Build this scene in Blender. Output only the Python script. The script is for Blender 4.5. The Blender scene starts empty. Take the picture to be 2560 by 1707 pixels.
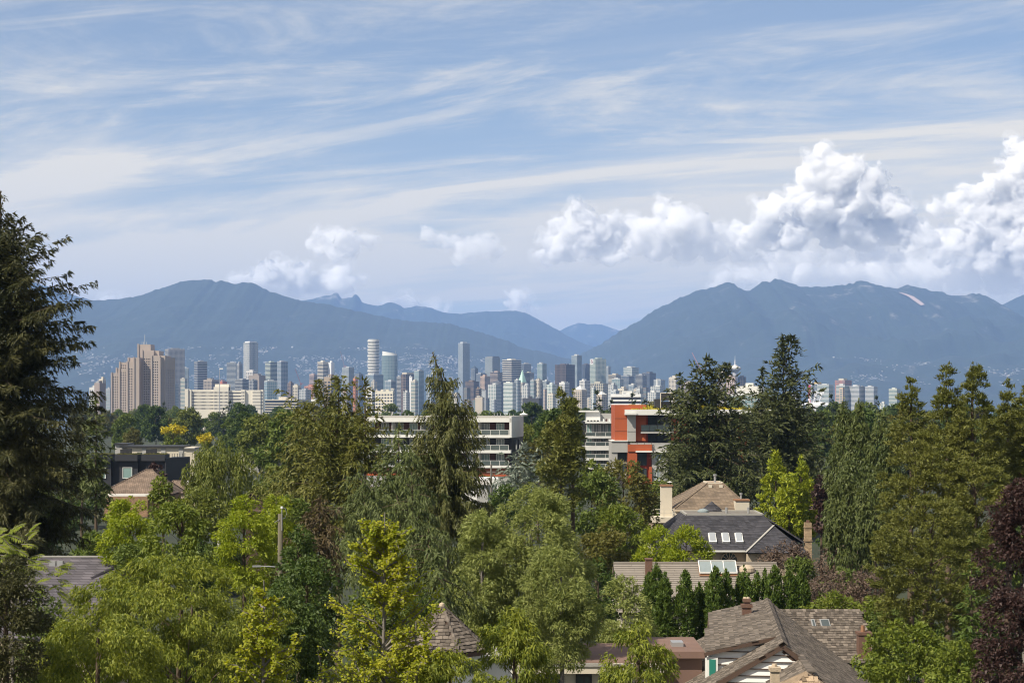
import bpy, bmesh, math, random
import numpy as np
from mathutils import Vector, Matrix

# ------------------------------------------------------------------ camera, sky, sun, exposure
SC = bpy.context.scene
COL = SC.collection
FPX, CX, HY, CAMZ = 4600.0, 1280.0, 1000.0, 20.0     # focal length and horizon of a 2560 x 1707 frame
SUN_AZ, SUN_EL = math.radians(232), math.radians(47)  # compass style: 0 = straight ahead, clockwise
cd = bpy.data.cameras.new('camera')
cd.sensor_width = 36.0
cd.lens = 36.0 * FPX / 2560.0
cd.shift_y = (HY - 853.5) / 2560.0
cd.clip_start, cd.clip_end = 1.0, 90000.0
cam = bpy.data.objects.new('camera', cd)
cam.location = (0, 0, CAMZ)
cam.rotation_euler = (math.pi / 2, 0, 0)
COL.objects.link(cam)
SC.camera = cam

W = bpy.data.worlds.new('World')
SC.world = W
W.use_nodes = True
wn, wl = W.node_tree.nodes, W.node_tree.links
wn.clear()
w_out = wn.new('ShaderNodeOutputWorld')
w_bg = wn.new('ShaderNodeBackground')
w_bg.inputs['Strength'].default_value = 0.068
sky = wn.new('ShaderNodeTexSky')
sky.sky_type = 'NISHITA'
sky.sun_disc = False
sky.sun_elevation = SUN_EL
sky.sun_rotation = SUN_AZ
sky.altitude = 80
sky.air_density, sky.dust_density, sky.ozone_density = 1.0, 0.1, 6.0
wl.new(w_bg.outputs[0], w_out.inputs['Surface'])


def wnode(kind, **kw):
    n = wn.new(kind)
    for k, v in kw.items():
        setattr(n, k, v)
    return n


def wmath(op, a, b=None, c=None):
    n = wn.new('ShaderNodeMath')
    n.operation = op
    for i, v in enumerate((a, b, c)):
        if v is None:
            continue
        if isinstance(v, (int, float)):
            n.inputs[i].default_value = v
        else:
            wl.new(v, n.inputs[i])
    return n.outputs[0]


# thin high cloud: streaks on a flat layer far above, seen in perspective, all around the sky
tc = wn.new('ShaderNodeTexCoord')
sep = wn.new('ShaderNodeSeparateXYZ')
wl.new(tc.outputs['Generated'], sep.inputs[0])
zz = wmath('ADD', wmath('MAXIMUM', sep.outputs[2], 0.0), 0.10)
lx = wmath('DIVIDE', sep.outputs[0], zz)
ly = wmath('DIVIDE', sep.outputs[1], zz)
comb = wn.new('ShaderNodeCombineXYZ')
wl.new(lx, comb.inputs[0])
wl.new(ly, comb.inputs[1])


def streaks(rot, sx, sy, scale, detail, rough, dist, lo, hi, off):
    mp = wn.new('ShaderNodeMapping')
    mp.inputs['Rotation'].default_value = (0, 0, math.radians(rot))
    mp.vector_type = 'TEXTURE'
    mp.inputs['Scale'].default_value = (1 / sx, 1 / sy, 1)
    mp.inputs['Location'].default_value = off
    wl.new(comb.outputs[0], mp.inputs[0])
    nz = wn.new('ShaderNodeTexNoise')
    nz.inputs['Scale'].default_value = scale
    nz.inputs['Detail'].default_value = detail
    nz.inputs['Roughness'].default_value = rough
    nz.inputs['Distortion'].default_value = dist
    wl.new(mp.outputs[0], nz.inputs['Vector'])
    mr = wn.new('ShaderNodeMapRange')
    mr.interpolation_type = 'SMOOTHERSTEP'
    mr.inputs[1].default_value, mr.inputs[2].default_value = lo, hi
    wl.new(nz.outputs[0], mr.inputs[0])
    return mr.outputs[0]


s1 = streaks(-36, 0.34, 0.85, 1.0, 9, 0.56, 0.8, 0.39, 0.65, (4.6, 1.2, 0))       # long rising bands
s2 = streaks(-26, 0.60, 1.4, 1.3, 12, 0.62, 1.6, 0.43, 0.68, (7.4, 2.9, 0))        # torn wisps
s3 = streaks(-44, 0.26, 0.55, 0.9, 5, 0.5, 0.4, 0.36, 0.58, (0.6, 5.3, 0))         # where the sheet is thick
s4 = streaks(-30, 1.6, 3.6, 1.5, 12, 0.66, 1.4, 0.36, 0.74, (2.2, 8.1, 0))         # fine combed texture
body = wmath('ADD', wmath('MULTIPLY', s1, 0.52), wmath('MULTIPLY', s2, 0.34))
body = wmath('MULTIPLY', body, wmath('ADD', wmath('MULTIPLY', s4, 0.36), 0.74))
fac = wmath('MULTIPLY', body, wmath('ADD', wmath('MULTIPLY', s3, 0.62), 0.52))
s5 = streaks(-18, 0.75, 1.5, 1.2, 13, 0.70, 0.8, 0.40, 0.72, (5.3, 3.7, 0))       # mottled veil
s6 = streaks(-24, 2.4, 4.2, 1.5, 10, 0.70, 0.6, 0.36, 0.76, (1.3, 6.7, 0))
fac = wmath('ADD', fac, wmath('MULTIPLY', s5, wmath('ADD', wmath('MULTIPLY', s6, 0.26), 0.22)))
fac = wmath('ADD', fac, 0.14)
low = wn.new('ShaderNodeMapRange')          # the layer closes up with distance
low.interpolation_type = 'SMOOTHSTEP'
low.inputs[1].default_value, low.inputs[2].default_value = 0.17, 0.035
low.inputs[3].default_value, low.inputs[4].default_value = 0.0, 0.74
wl.new(sep.outputs[2], low.inputs[0])
fac = wmath('MINIMUM', wmath('ADD', fac, wmath('MULTIPLY', low.outputs[0], wmath('ADD', wmath('MULTIPLY', s2, 0.35), wmath('ADD', wmath('MULTIPLY', s1, 0.30), 0.45)))), 0.95)
mixc = wn.new('ShaderNodeMix')
mixc.data_type = 'RGBA'
wl.new(fac, mixc.inputs[0])
wl.new(sky.outputs[0], mixc.inputs[6])
mixc.inputs[7].default_value = (10.6, 9.7, 8.0, 1)
wl.new(mixc.outputs[2], w_bg.inputs['Color'])

sl = bpy.data.lights.new('sun', 'SUN')
sl.energy = 5.0
sl.angle = math.radians(0.5)
sl.color = (1.0, 0.905, 0.745)
sun = bpy.data.objects.new('sun', sl)
to_sun = Vector((math.sin(SUN_AZ) * math.cos(SUN_EL), math.cos(SUN_AZ) * math.cos(SUN_EL), math.sin(SUN_EL)))
sun.rotation_euler = to_sun.to_track_quat('Z', 'Y').to_euler()
sun.location = to_sun * 500
COL.objects.link(sun)

SC.render.engine = 'CYCLES'
SC.view_settings.view_transform = 'Standard'
SC.view_settings.look = 'None'
SC.view_settings.gamma = 1.0
SC.view_settings.exposure = 0.55
SC.view_settings.use_curve_mapping = False
SC.cycles.use_denoising = True
SC.cycles.denoiser = 'OPENIMAGEDENOISE'
SC.cycles.denoising_prefilter = 'ACCURATE'
SC.cycles.pixel_filter_type = 'BLACKMAN_HARRIS'
SC.cycles.filter_width = 1.1
SC.cycles.max_bounces = 14
SC.cycles.diffuse_bounces = 3
SC.cycles.glossy_bounces = 2
SC.cycles.transmission_bounces = 3
SC.cycles.volume_bounces = 12
SC.cycles.transparent_max_bounces = 12

# ------------------------------------------------------------------ helpers
GROUND = [(-400, 0), (0, 0), (120, 1), (200, 2), (350, 4), (600, 2), (1000, -1), (1500, -7), (2600, -24), (4500, -52), (6200, -80), (40000, -80)]
GD, GZ = np.array([g[0] for g in GROUND], float), np.array([g[1] for g in GROUND], float)


def ground_z(d):
    return float(np.interp(d, GD, GZ))


def px(d):
    """metres per photo pixel at distance d"""
    return d / FPX


def at(x, y, d):
    return Vector(((x - CX) / FPX * d, d, CAMZ - (y - HY) / FPX * d))


def base_at(x, d):
    return Vector(((x - CX) / FPX * d, d, ground_z(d)))


def tag(o, label=None, cat=None, group=None, kind=None):
    if label:
        o['label'] = label
    if cat:
        o['category'] = cat
    if group:
        o['group'] = group
    if kind:
        o['kind'] = kind
    return o


def empty(name, loc, rz=0.0, scale=1.0):
    o = bpy.data.objects.new(name, None)
    o.location = loc
    o.rotation_euler = (0, 0, rz)
    o.scale = (scale, scale, scale)
    o.empty_display_size = 0.2
    COL.objects.link(o)
    return o


def link_mesh(name, me, parent=None, loc=None, rz=0.0):
    o = bpy.data.objects.new(name, me)
    COL.objects.link(o)
    if parent is not None:
        o.parent = parent
    if loc is not None:
        o.location = loc
    if rz:
        o.rotation_euler = (0, 0, rz)
    return o


def copy_tree(o, parent=None):
    c = o.copy()
    COL.objects.link(c)
    c.parent = parent
    for ch in list(o.children):
        copy_tree(ch, c)
    return c


class MB:
    """collects boxes, quads and tubes; build() links them as one mesh object"""

    def __init__(self):
        self.v, self.f = [], []

    def add(self, verts, faces):
        n = len(self.v)
        self.v += [tuple(v) for v in verts]
        self.f += [tuple(i + n for i in f) for f in faces]
        return self

    def box(self, x0, x1, y0, y1, z0, z1):
        return self.add([(x0, y0, z0), (x1, y0, z0), (x1, y1, z0), (x0, y1, z0), (x0, y0, z1), (x1, y0, z1), (x1, y1, z1), (x0, y1, z1)],
                        [(0, 3, 2, 1), (4, 5, 6, 7), (0, 1, 5, 4), (1, 2, 6, 5), (2, 3, 7, 6), (3, 0, 4, 7)])

    def obox(self, c, ax, ay, az):
        """oriented box: centre and three half-axis vectors"""
        c, ax, ay, az = Vector(c), Vector(ax), Vector(ay), Vector(az)
        vs = [c + sx * ax + sy * ay + sz * az for sz in (-1, 1) for sx, sy in ((-1, -1), (1, -1), (1, 1), (-1, 1))]
        return self.add(vs, [(0, 3, 2, 1), (4, 5, 6, 7), (0, 1, 5, 4), (1, 2, 6, 5), (2, 3, 7, 6), (3, 0, 4, 7)])

    def bar(self, a, b, w, h=None):
        """square bar from a to b"""
        a, b = Vector(a), Vector(b)
        d = (b - a)
        L = d.length
        d.normalize()
        up = Vector((0, 0, 1)) if abs(d.z) < 0.95 else Vector((1, 0, 0))
        s = d.cross(up).normalized()
        u = s.cross(d).normalized()
        return self.obox((a + b) / 2, d * L / 2, s * w / 2, u * (h or w) / 2)

    def quad(self, a, b, c, d):
        return self.add([a, b, c, d], [(0, 1, 2, 3)])

    def poly(self, pts):
        return self.add(pts, [tuple(range(len(pts)))])

    def slab(self, pts, thick):
        """a flat polygon given thickness downwards along its normal"""
        pts = [Vector(p) for p in pts]
        n = (pts[1] - pts[0]).cross(pts[2] - pts[0]).normalized()
        if n.z < 0:
            pts.reverse()
            n = -n
        k = len(pts)
        low_ = [p - n * thick for p in pts]
        fs = [tuple(range(k)), tuple(range(2 * k - 1, k - 1, -1))]
        fs += [(i, k + i, k + (i + 1) % k, (i + 1) % k) for i in range(k)]
        return self.add(pts + low_, fs)

    def prism(self, pts2, z0, z1):
        """a ground-plan polygon (counter-clockwise) pulled up from z0 to z1"""
        k = len(pts2)
        vs = [(p[0], p[1], z0) for p in pts2] + [(p[0], p[1], z1) for p in pts2]
        fs = [tuple(range(k - 1, -1, -1)), tuple(range(k, 2 * k))]
        fs += [(i, (i + 1) % k, k + (i + 1) % k, k + i) for i in range(k)]
        return self.add(vs, fs)

    def tube(self, pts, radii, n=6, cap=True):
        pts = [Vector(p) for p in pts]
        vs, fs = [], []
        for i, p in enumerate(pts):
            d = (pts[min(i + 1, len(pts) - 1)] - pts[max(i - 1, 0)]).normalized()
            up = Vector((0, 0, 1)) if abs(d.z) < 0.9 else Vector((1, 0, 0))
            s = d.cross(up).normalized()
            u = s.cross(d)
            for k in range(n):
                a = 2 * math.pi * k / n
                vs.append(p + (s * math.cos(a) + u * math.sin(a)) * radii[i])
        for i in range(len(pts) - 1):
            for k in range(n):
                fs.append((i * n + k, i * n + (k + 1) % n, (i + 1) * n + (k + 1) % n, (i + 1) * n + k))
        if cap:
            fs.append(tuple(range(n - 1, -1, -1)))
            fs.append(tuple((len(pts) - 1) * n + k for k in range(n)))
        return self.add(vs, fs)

    def lathe(self, prof, n=24, c=(0, 0)):
        vs, fs = [], []
        for r, z in prof:
            for k in range(n):
                a = 2 * math.pi * k / n
                vs.append((c[0] + r * math.cos(a), c[1] + r * math.sin(a), z))
        for i in range(len(prof) - 1):
            for k in range(n):
                fs.append((i * n + k, i * n + (k + 1) % n, (i + 1) * n + (k + 1) % n, (i + 1) * n + k))
        fs.append(tuple(range(n - 1, -1, -1)))
        fs.append(tuple((len(prof) - 1) * n + k for k in range(n)))
        return self.add(vs, fs)

    def mesh(self, name, mat, smooth=False):
        me = bpy.data.meshes.new(name)
        me.from_pydata(self.v, [], self.f)
        if mat:
            me.materials.append(mat)
        if smooth:
            me.polygons.foreach_set('use_smooth', [True] * len(me.polygons))
        me.update()
        return me

    def build(self, name, mat, parent=None, loc=None, rz=0.0, smooth=False):
        return link_mesh(name, self.mesh(name, mat, smooth), parent, loc, rz)


def np_mesh(name, V, F, mat, smooth=False, attrs=None):
    """mesh from an (n,3) vertex array and an (m,k) face array"""
    me = bpy.data.meshes.new(name)
    V = np.ascontiguousarray(V, np.float32)
    F = np.ascontiguousarray(F, np.int32)
    m, k = F.shape
    me.vertices.add(len(V))
    me.vertices.foreach_set('co', V.ravel())
    me.loops.add(m * k)
    me.loops.foreach_set('vertex_index', F.ravel())
    me.polygons.add(m)
    me.polygons.foreach_set('loop_start', np.arange(0, m * k, k, dtype=np.int32))
    me.polygons.foreach_set('loop_total', np.full(m, k, np.int32))
    if smooth:
        me.polygons.foreach_set('use_smooth', np.ones(m, bool))
    for an, av in (attrs or {}).items():
        a = me.attributes.new(an, 'FLOAT', 'POINT')
        a.data.foreach_set('value', np.ascontiguousarray(av, np.float32))
    if mat:
        me.materials.append(mat)
    me.update()
    me.validate()
    return me


def hash3(ix, iy, iz, seed):
    h = (ix.astype(np.int64) * 374761393 + iy.astype(np.int64) * 668265263 + iz.astype(np.int64) * 2147483647 + seed * 1274126177) & 0xFFFFFFFF
    h = ((h ^ (h >> 13)) * 1274126177) & 0xFFFFFFFF
    h = (h ^ (h >> 16)) & 0xFFFF
    return h / 65535.0


def vnoise(x, y, z=None, seed=0):
    """value noise in -1..1"""
    if z is None:
        z = np.zeros_like(x)
    i, j, k = np.floor(x), np.floor(y), np.floor(z)
    u, v, w = x - i, y - j, z - k
    u, v, w = (t * t * t * (t * (t * 6 - 15) + 10) for t in (u, v, w))
    r = 0
    for a in (0, 1):
        for b in (0, 1):
            for c in (0, 1):
                r = r + hash3(i + a, j + b, k + c, seed) * (u if a else 1 - u) * (v if b else 1 - v) * (w if c else 1 - w)
    return r * 2 - 1


def fbm(x, y, z=None, seed=0, octs=4, gain=0.5):
    r, a, s = 0, 1.0, 1.0
    for o in range(octs):
        r = r + a * vnoise(x * s, y * s, None if z is None else z * s, seed + o)
        a *= gain
        s *= 2.03
    return r


# ------------------------------------------------------------------ materials
def new_mat(name):
    m = bpy.data.materials.new(name)
    m.use_nodes = True
    nt = m.node_tree
    b = nt.nodes['Principled BSDF']
    return m, nt.nodes, nt.links, b


def set_in(b, name, v):
    if name in b.inputs:
        b.inputs[name].default_value = v


def rgba(c):
    return (c[0], c[1], c[2], 1.0)


def mat_plain(name, col, rough=0.7, metal=0.0, var=0.12, scale=0.6, spec=0.3, bump=0.0, bscale=20.0, stretch=(1, 1, 1)):
    """paint, plaster, metal: a base colour with soft uneven weathering"""
    m, n, l, b = new_mat(name)
    tcn = n.new('ShaderNodeTexCoord')
    mp = n.new('ShaderNodeMapping')
    mp.inputs['Scale'].default_value = stretch
    l.new(tcn.outputs['Object'], mp.inputs[0])
    nz = n.new('ShaderNodeTexNoise')
    nz.inputs['Scale'].default_value = scale
    nz.inputs['Detail'].default_value = 6
    nz.inputs['Roughness'].default_value = 0.65
    l.new(mp.outputs[0], nz.inputs['Vector'])
    mx = n.new('ShaderNodeMix')
    mx.data_type = 'RGBA'
    l.new(nz.outputs[0], mx.inputs[0])
    mx.inputs[6].default_value = rgba([c * (1 - var) for c in col])
    mx.inputs[7].default_value = rgba([min(1, c * (1 + var)) for c in col])
    l.new(mx.outputs[2], b.inputs['Base Color'])
    b.inputs['Roughness'].default_value = rough
    b.inputs['Metallic'].default_value = metal
    set_in(b, 'Specular IOR Level', spec)
    if bump:
        nb = n.new('ShaderNodeTexNoise')
        nb.inputs['Scale'].default_value = bscale
        nb.inputs['Detail'].default_value = 4
        l.new(mp.outputs[0], nb.inputs['Vector'])
        bp = n.new('ShaderNodeBump')
        bp.inputs['Strength'].default_value = bump
        bp.inputs['Distance'].default_value = 0.05
        l.new(nb.outputs[0], bp.inputs['Height'])
        l.new(bp.outputs[0], b.inputs['Normal'])
    return m


def mat_glass(name, col, rough=0.12, var=0.35, scale=0.35):
    """window glass from outside: dark, glossy, panes of slightly different tone"""
    m, n, l, b = new_mat(name)
    tcn = n.new('ShaderNodeTexCoord')
    nz = n.new('ShaderNodeTexNoise')
    nz.inputs['Scale'].default_value = scale
    nz.inputs['Detail'].default_value = 5
    nz.inputs['Roughness'].default_value = 0.8
    l.new(tcn.outputs['Object'], nz.inputs['Vector'])
    mx = n.new('ShaderNodeMix')
    mx.data_type = 'RGBA'
    l.new(nz.outputs[0], mx.inputs[0])
    mx.inputs[6].default_value = rgba([c * (1 - var) for c in col])
    mx.inputs[7].default_value = rgba([min(1, c * (1 + var)) for c in col])
    l.new(mx.outputs[2], b.inputs['Base Color'])
    b.inputs['Roughness'].default_value = rough
    set_in(b, 'Specular IOR Level', 0.8)
    return m


def mat_leaf(name, col, col2, trans=0.35, hue_noise=0.5, nscale=0.8, rough=0.55, spec=0.25):
    """foliage: colour runs between two leaf colours leaf by leaf and bough by bough; thin enough to glow when lit from behind"""
    m, n, l, b = new_mat(name)
    n.remove(b)
    out = n['Material Output']
    geo = n.new('ShaderNodeNewGeometry')
    tcn = n.new('ShaderNodeTexCoord')
    nz = n.new('ShaderNodeTexNoise')
    nz.inputs['Scale'].default_value = nscale
    nz.inputs['Detail'].default_value = 3
    l.new(tcn.outputs['Object'], nz.inputs['Vector'])
    mr = n.new('ShaderNodeMapRange')
    mr.inputs[1].default_value, mr.inputs[2].default_value = 0.3, 0.7
    l.new(nz.outputs[0], mr.inputs[0])
    ad = n.new('ShaderNodeMix')
    ad.data_type = 'FLOAT'
    ad.inputs[0].default_value = hue_noise
    l.new(geo.outputs['Random Per Island'], ad.inputs[2])
    l.new(mr.outputs[0], ad.inputs[3])
    mx = n.new('ShaderNodeMix')
    mx.data_type = 'RGBA'
    l.new(ad.outputs[0], mx.inputs[0])
    warm = (1.26, 1.17, 1.0)               # brightens and warms leaf colours towards their sunlit look
    mx.inputs[6].default_value = rgba([c * w for c, w in zip(col, warm)])
    mx.inputs[7].default_value = rgba([c * w for c, w in zip(col2, warm)])
    pb = n.new('ShaderNodeBsdfPrincipled')
    l.new(mx.outputs[2], pb.inputs['Base Color'])
    pb.inputs['Roughness'].default_value = rough
    set_in(pb, 'Specular IOR Level', spec)
    tr = n.new('ShaderNodeBsdfTranslucent')
    hs = n.new('ShaderNodeHueSaturation')
    hs.inputs['Saturation'].default_value = 1.1
    hs.inputs['Value'].default_value = 1.15
    l.new(mx.outputs[2], hs.inputs['Color'])
    l.new(hs.outputs[0], tr.inputs['Color'])
    ms = n.new('ShaderNodeMixShader')
    ms.inputs[0].default_value = trans
    l.new(pb.outputs[0], ms.inputs[1])
    l.new(tr.outputs[0], ms.inputs[2])
    l.new(ms.outputs[0], out.inputs['Surface'])
    return m
# ------------------------------------------------------------------ the land
def mat_ground():
    m, n, l, b = new_mat('ground_grass')
    tcn = n.new('ShaderNodeTexCoord')
    nz = n.new('ShaderNodeTexNoise')
    nz.inputs['Scale'].default_value = 0.05
    nz.inputs['Detail'].default_value = 8
    l.new(tcn.outputs['Object'], nz.inputs['Vector'])
    cr = n.new('ShaderNodeValToRGB')
    cr.color_ramp.elements[0].position, cr.color_ramp.elements[0].color = 0.3, (0.012, 0.018, 0.008, 1)
    cr.color_ramp.elements[1].position, cr.color_ramp.elements[1].color = 0.7, (0.028, 0.038, 0.016, 1)
    l.new(nz.outputs[0], cr.inputs[0])
    l.new(cr.outputs[0], b.inputs['Base Color'])
    b.inputs['Roughness'].default_value = 0.95
    return m


ys = np.array([-300, 0, 60, 120, 200, 280, 350, 480, 600, 800, 1000, 1250, 1500, 2000, 2600, 3500, 4500, 5300, 6200, 9000, 14000, 22000, 32500], float)
xs = np.array([-12500, -9000, -5000, -2500, -1200, -600, -300, -150, 0, 150, 300, 600, 1200, 2500, 5000, 9000, 12500], float)
V = np.array([(x, y, np.interp(y, GD, GZ)) for y in ys for x in xs])
F = np.array([(j * len(xs) + i, j * len(xs) + i + 1, (j + 1) * len(xs) + i + 1, (j + 1) * len(xs) + i) for j in range(len(ys) - 1) for i in range(len(xs) - 1)])
tag(link_mesh('ground', np_mesh('ground', V, F, mat_ground(), True)), kind='structure')


def mat_mountain(name, forest, rock, rock_lo, rock_hi, amount):
    """forested slope with bare rock breaking through towards the tops"""
    m, n, l, b = new_mat(name)
    tcn = n.new('ShaderNodeTexCoord')
    nz = n.new('ShaderNodeTexNoise')
    nz.inputs['Scale'].default_value = 0.004
    nz.inputs['Detail'].default_value = 10
    nz.inputs['Roughness'].default_value = 0.7
    mp = n.new('ShaderNodeMapping')
    mp.inputs['Scale'].default_value = (1, 1, 0.45)
    l.new(tcn.outputs['Object'], mp.inputs[0])
    l.new(mp.outputs[0], nz.inputs['Vector'])
    sp = n.new('ShaderNodeSeparateXYZ')
    l.new(tcn.outputs['Object'], sp.inputs[0])
    h = n.new('ShaderNodeMapRange')
    h.inputs[1].default_value, h.inputs[2].default_value = rock_lo, rock_hi
    h.inputs[3].default_value, h.inputs[4].default_value = 0.0, amount
    l.new(sp.outputs[2], h.inputs[0])
    ad = n.new('ShaderNodeMath')
    ad.operation = 'ADD'
    l.new(nz.outputs[0], ad.inputs[0])
    l.new(h.outputs[0], ad.inputs[1])
    cr = n.new('ShaderNodeMapRange')
    cr.interpolation_type = 'SMOOTHSTEP'
    cr.inputs[1].default_value, cr.inputs[2].default_value = 0.62, 0.78
    l.new(ad.outputs[0], cr.inputs[0])
    n2 = n.new('ShaderNodeTexNoise')
    n2.inputs['Scale'].default_value = 0.012
    n2.inputs['Detail'].default_value = 9
    n2.inputs['Roughness'].default_value = 0.75
    l.new(mp.outputs[0], n2.inputs['Vector'])
    fx = n.new('ShaderNodeMix')
    fx.data_type = 'RGBA'
    l.new(n2.outputs[0], fx.inputs[0])
    fx.inputs[6].default_value = rgba([c * 0.35 for c in forest])
    fx.inputs[7].default_value = rgba([c * 1.6 for c in forest])
    mx = n.new('ShaderNodeMix')
    mx.data_type = 'RGBA'
    l.new(cr.outputs[0], mx.inputs[0])
    l.new(fx.outputs[2], mx.inputs[6])
    mx.inputs[7].default_value = rgba(rock)
    l.new(mx.outputs[2], b.inputs['Base Color'])
    b.inputs['Roughness'].default_value = 0.95
    bp = n.new('ShaderNodeBump')
    bp.inputs['Strength'].default_value = 0.5
    bp.inputs['Distance'].default_value = 25
    l.new(n2.outputs[0], bp.inputs['Height'])
    l.new(bp.outputs[0], b.inputs['Normal'])
    return m


class Ridge:
    """a mountain range: a crest line at distance d with slopes falling to the shore in front and to the back"""

    def __init__(self, name, pts, d, depth, foot_z, mat, power=1.25, amp=0.10, seed=1, jag=1.2, step=5, back=2500, spur=900.0):
        pts = np.array(pts, float)
        xs = np.arange(pts[0, 0], pts[-1, 0] + 1, step)
        yc = np.interp(xs, pts[:, 0], pts[:, 1])
        yc = yc + jag * vnoise(xs / 9.0, xs * 0 + seed, seed=seed) + jag * 0.8 * vnoise(xs / 3.7, xs * 0 + seed, seed=seed + 5)
        X = (xs - CX) / FPX * d
        Z = CAMZ + (HY - yc) / FPX * d
        vs = np.concatenate([np.linspace(0, 0.2, 16), np.linspace(0.2, 1, 56)[1:]])
        vv, XX = np.meshgrid(vs, X, indexing='ij')
        ZZ = np.broadcast_to(Z, XX.shape)
        prof = np.clip(1 - vv, 0, 1) ** power
        YY = d - vv * depth
        sp_ = 1 - np.abs(fbm(XX / spur, vv * 6 + seed, seed=seed, octs=4, gain=0.55)) * 1.6
        n2 = fbm(XX / 300.0, YY / 380.0, seed=seed + 9, octs=4, gain=0.55)
        env = np.sin(np.clip(vv, 0, 1) ** 0.8 * math.pi) * np.minimum(1, vv * 8)
        H = foot_z + (ZZ - foot_z) * prof + (ZZ - foot_z) * env * (amp * (sp_ - 0.45) + amp * 0.35 * n2)
        lim = CAMZ + (ZZ - CAMZ) * (YY / d)             # never above the line of sight to the crest
        H = np.where(vv > 0, np.minimum(H, np.where(ZZ > CAMZ, lim - vv * 60, H)), H)
        H = np.maximum(H, foot_z)
        H[-1] = foot_z
        bv = np.linspace(0, 1, 8)[1:]
        bvv, bX = np.meshgrid(bv, X, indexing='ij')
        BY = d + bvv * back
        BH = foot_z + (np.broadcast_to(Z, bX.shape) - foot_z) * (1 - bvv) ** 0.8
        BH[-1] = foot_z
        A = np.stack([XX, YY, H], -1)[::-1]
        B = np.stack([bX, BY, BH], -1)
        G = np.concatenate([A, B], 0)
        r, c, _ = G.shape
        idx = np.arange(r * c).reshape(r, c)
        F = np.stack([idx[:-1, :-1], idx[:-1, 1:], idx[1:, 1:], idx[1:, :-1]], -1).reshape(-1, 4)
        self.G, self.nfront, self.X, self.vs = G, len(vs), X, vs
        self.o = tag(link_mesh(name, np_mesh(name, G.reshape(-1, 3), F, mat, True)), kind='structure')

    def point(self, xpx_col, v):
        """surface point at column (0..1) and slope position v (0 crest, 1 foot)"""
        c = xpx_col * (len(self.X) - 1)
        c0 = min(int(c), len(self.X) - 2)
        fr = c - c0
        row = np.interp(v, self.vs, np.arange(self.nfront))
        r0 = min(int(row), self.nfront - 2)
        rf = row - r0
        A = self.G[:self.nfront][::-1]
        p = (A[r0, c0] * (1 - fr) + A[r0, c0 + 1] * fr) * (1 - rf) + (A[r0 + 1, c0] * (1 - fr) + A[r0 + 1, c0 + 1] * fr) * rf
        return Vector(p)


FOREST = (0.022, 0.036, 0.024)
ROCK = (0.25, 0.235, 0.225)
m_for = mat_mountain('forest_slope', FOREST, ROCK, 500, 1200, 0.0)
m_rock = mat_mountain('forest_and_rock_slope', FOREST, ROCK, 350, 1050, 0.085)
m_crag = mat_mountain('crag_slope', FOREST, ROCK, 700, 1500, 0.14)
west = [(-700, 830), (-400, 800), (-100, 768), (60, 757), (149, 756), (232, 752), (304, 746), (354, 739), (387, 724), (426, 714), (450, 705), (470, 702), (495, 700), (520, 700), (531, 701), (539, 705), (553, 702), (570, 705), (586, 712), (597, 709), (608, 706), (622, 706), (636, 710), (655, 719), (674, 728), (713, 741), (752, 752),
        (829, 763), (884, 776), (951, 791), (1023, 803), (1080, 806), (1122, 809), (1177, 824), (1212, 834), (1265, 850), (1302, 869), (1347, 877), (1377, 885), (1450, 905), (1600, 940), (1700, 958)]
R_west = Ridge('mountains_west', west, 15000, 5200, -80, m_for, power=1.35, amp=0.045, seed=3, spur=1100)
Ridge('mountains_far_west', [(-500, 640), (-300, 660), (-100, 690), (60, 700), (149, 724), (182, 738), (232, 751), (300, 775), (500, 830)], 19000, 4000, -80, m_for, seed=7)
lions = [(560, 790), (640, 775), (700, 760), (752, 752), (774, 749), (795, 743), (810, 739), (822, 739), (829, 738), (833, 733), (838, 731), (844, 732), (849, 739), (854, 746), (862, 745), (873, 744), (880, 745), (884, 738), (888, 735), (893, 736), (899, 745), (906, 757), (920, 760), (934, 762), (945, 764), (956, 763), (965, 758), (973, 756), (987, 757), (1000, 764), (1012, 771), (1026, 768),
         (1039, 765), (1058, 766), (1078, 770), (1092, 775), (1105, 780), (1130, 783), (1155, 785), (1170, 782), (1188, 780), (1227, 778), (1250, 778), (1270, 776), (1295, 777), (1315, 783), (1334, 792), (1372, 812), (1400, 828), (1434, 848), (1462, 859), (1490, 868), (1540, 885), (1600, 905)]
Ridge('mountains_twin_peaks', lions, 22500, 4200, -80, m_crag, power=1.2, amp=0.10, seed=13, jag=0.8)
Ridge('mountains_valley_head', [(1250, 870), (1330, 850), (1400, 826), (1425, 815), (1445, 807), (1456, 808), (1470, 811), (1489, 809), (1510, 813), (1528, 820), (1551, 828), (1620, 850), (1700, 880)], 29000, 3500, -80, m_crag, seed=19, jag=0.7)
north = [(1300, 965), (1400, 915), (1462, 879), (1501, 859), (1551, 828), (1606, 798), (1629, 781), (1645, 772), (1668, 761), (1704, 742), (1740, 728), (1779, 720), (1793, 714), (1807, 708), (1818, 706), (1827, 707), (1835, 711), (1850, 720), (1863, 727), (1872, 726), (1879, 724), (1893, 713), (1907, 703), (1916, 703), (1924, 706), (1930, 702), (1936, 697), (1944, 697), (1952, 700),
         (1960, 700), (1974, 709), (2002, 717), (2035, 716), (2069, 718), (2086, 715), (2102, 713), (2127, 710), (2140, 704), (2152, 700), (2168, 703), (2186, 711), (2208, 718), (2228, 720), (2247, 720), (2258, 715), (2269, 713), (2285, 715), (2308, 722), (2340, 728), (2386, 739), (2405, 738), (2420, 736), (2442, 734), (2464, 739), (2485, 750), (2503, 762), (2540, 790), (2600, 830), (2750, 870), (3000, 930)]
R_north = Ridge('mountains_north', north, 16000, 5600, -80, m_rock, power=1.3, amp=0.08, seed=29, jag=2.0, spur=1000)
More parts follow.
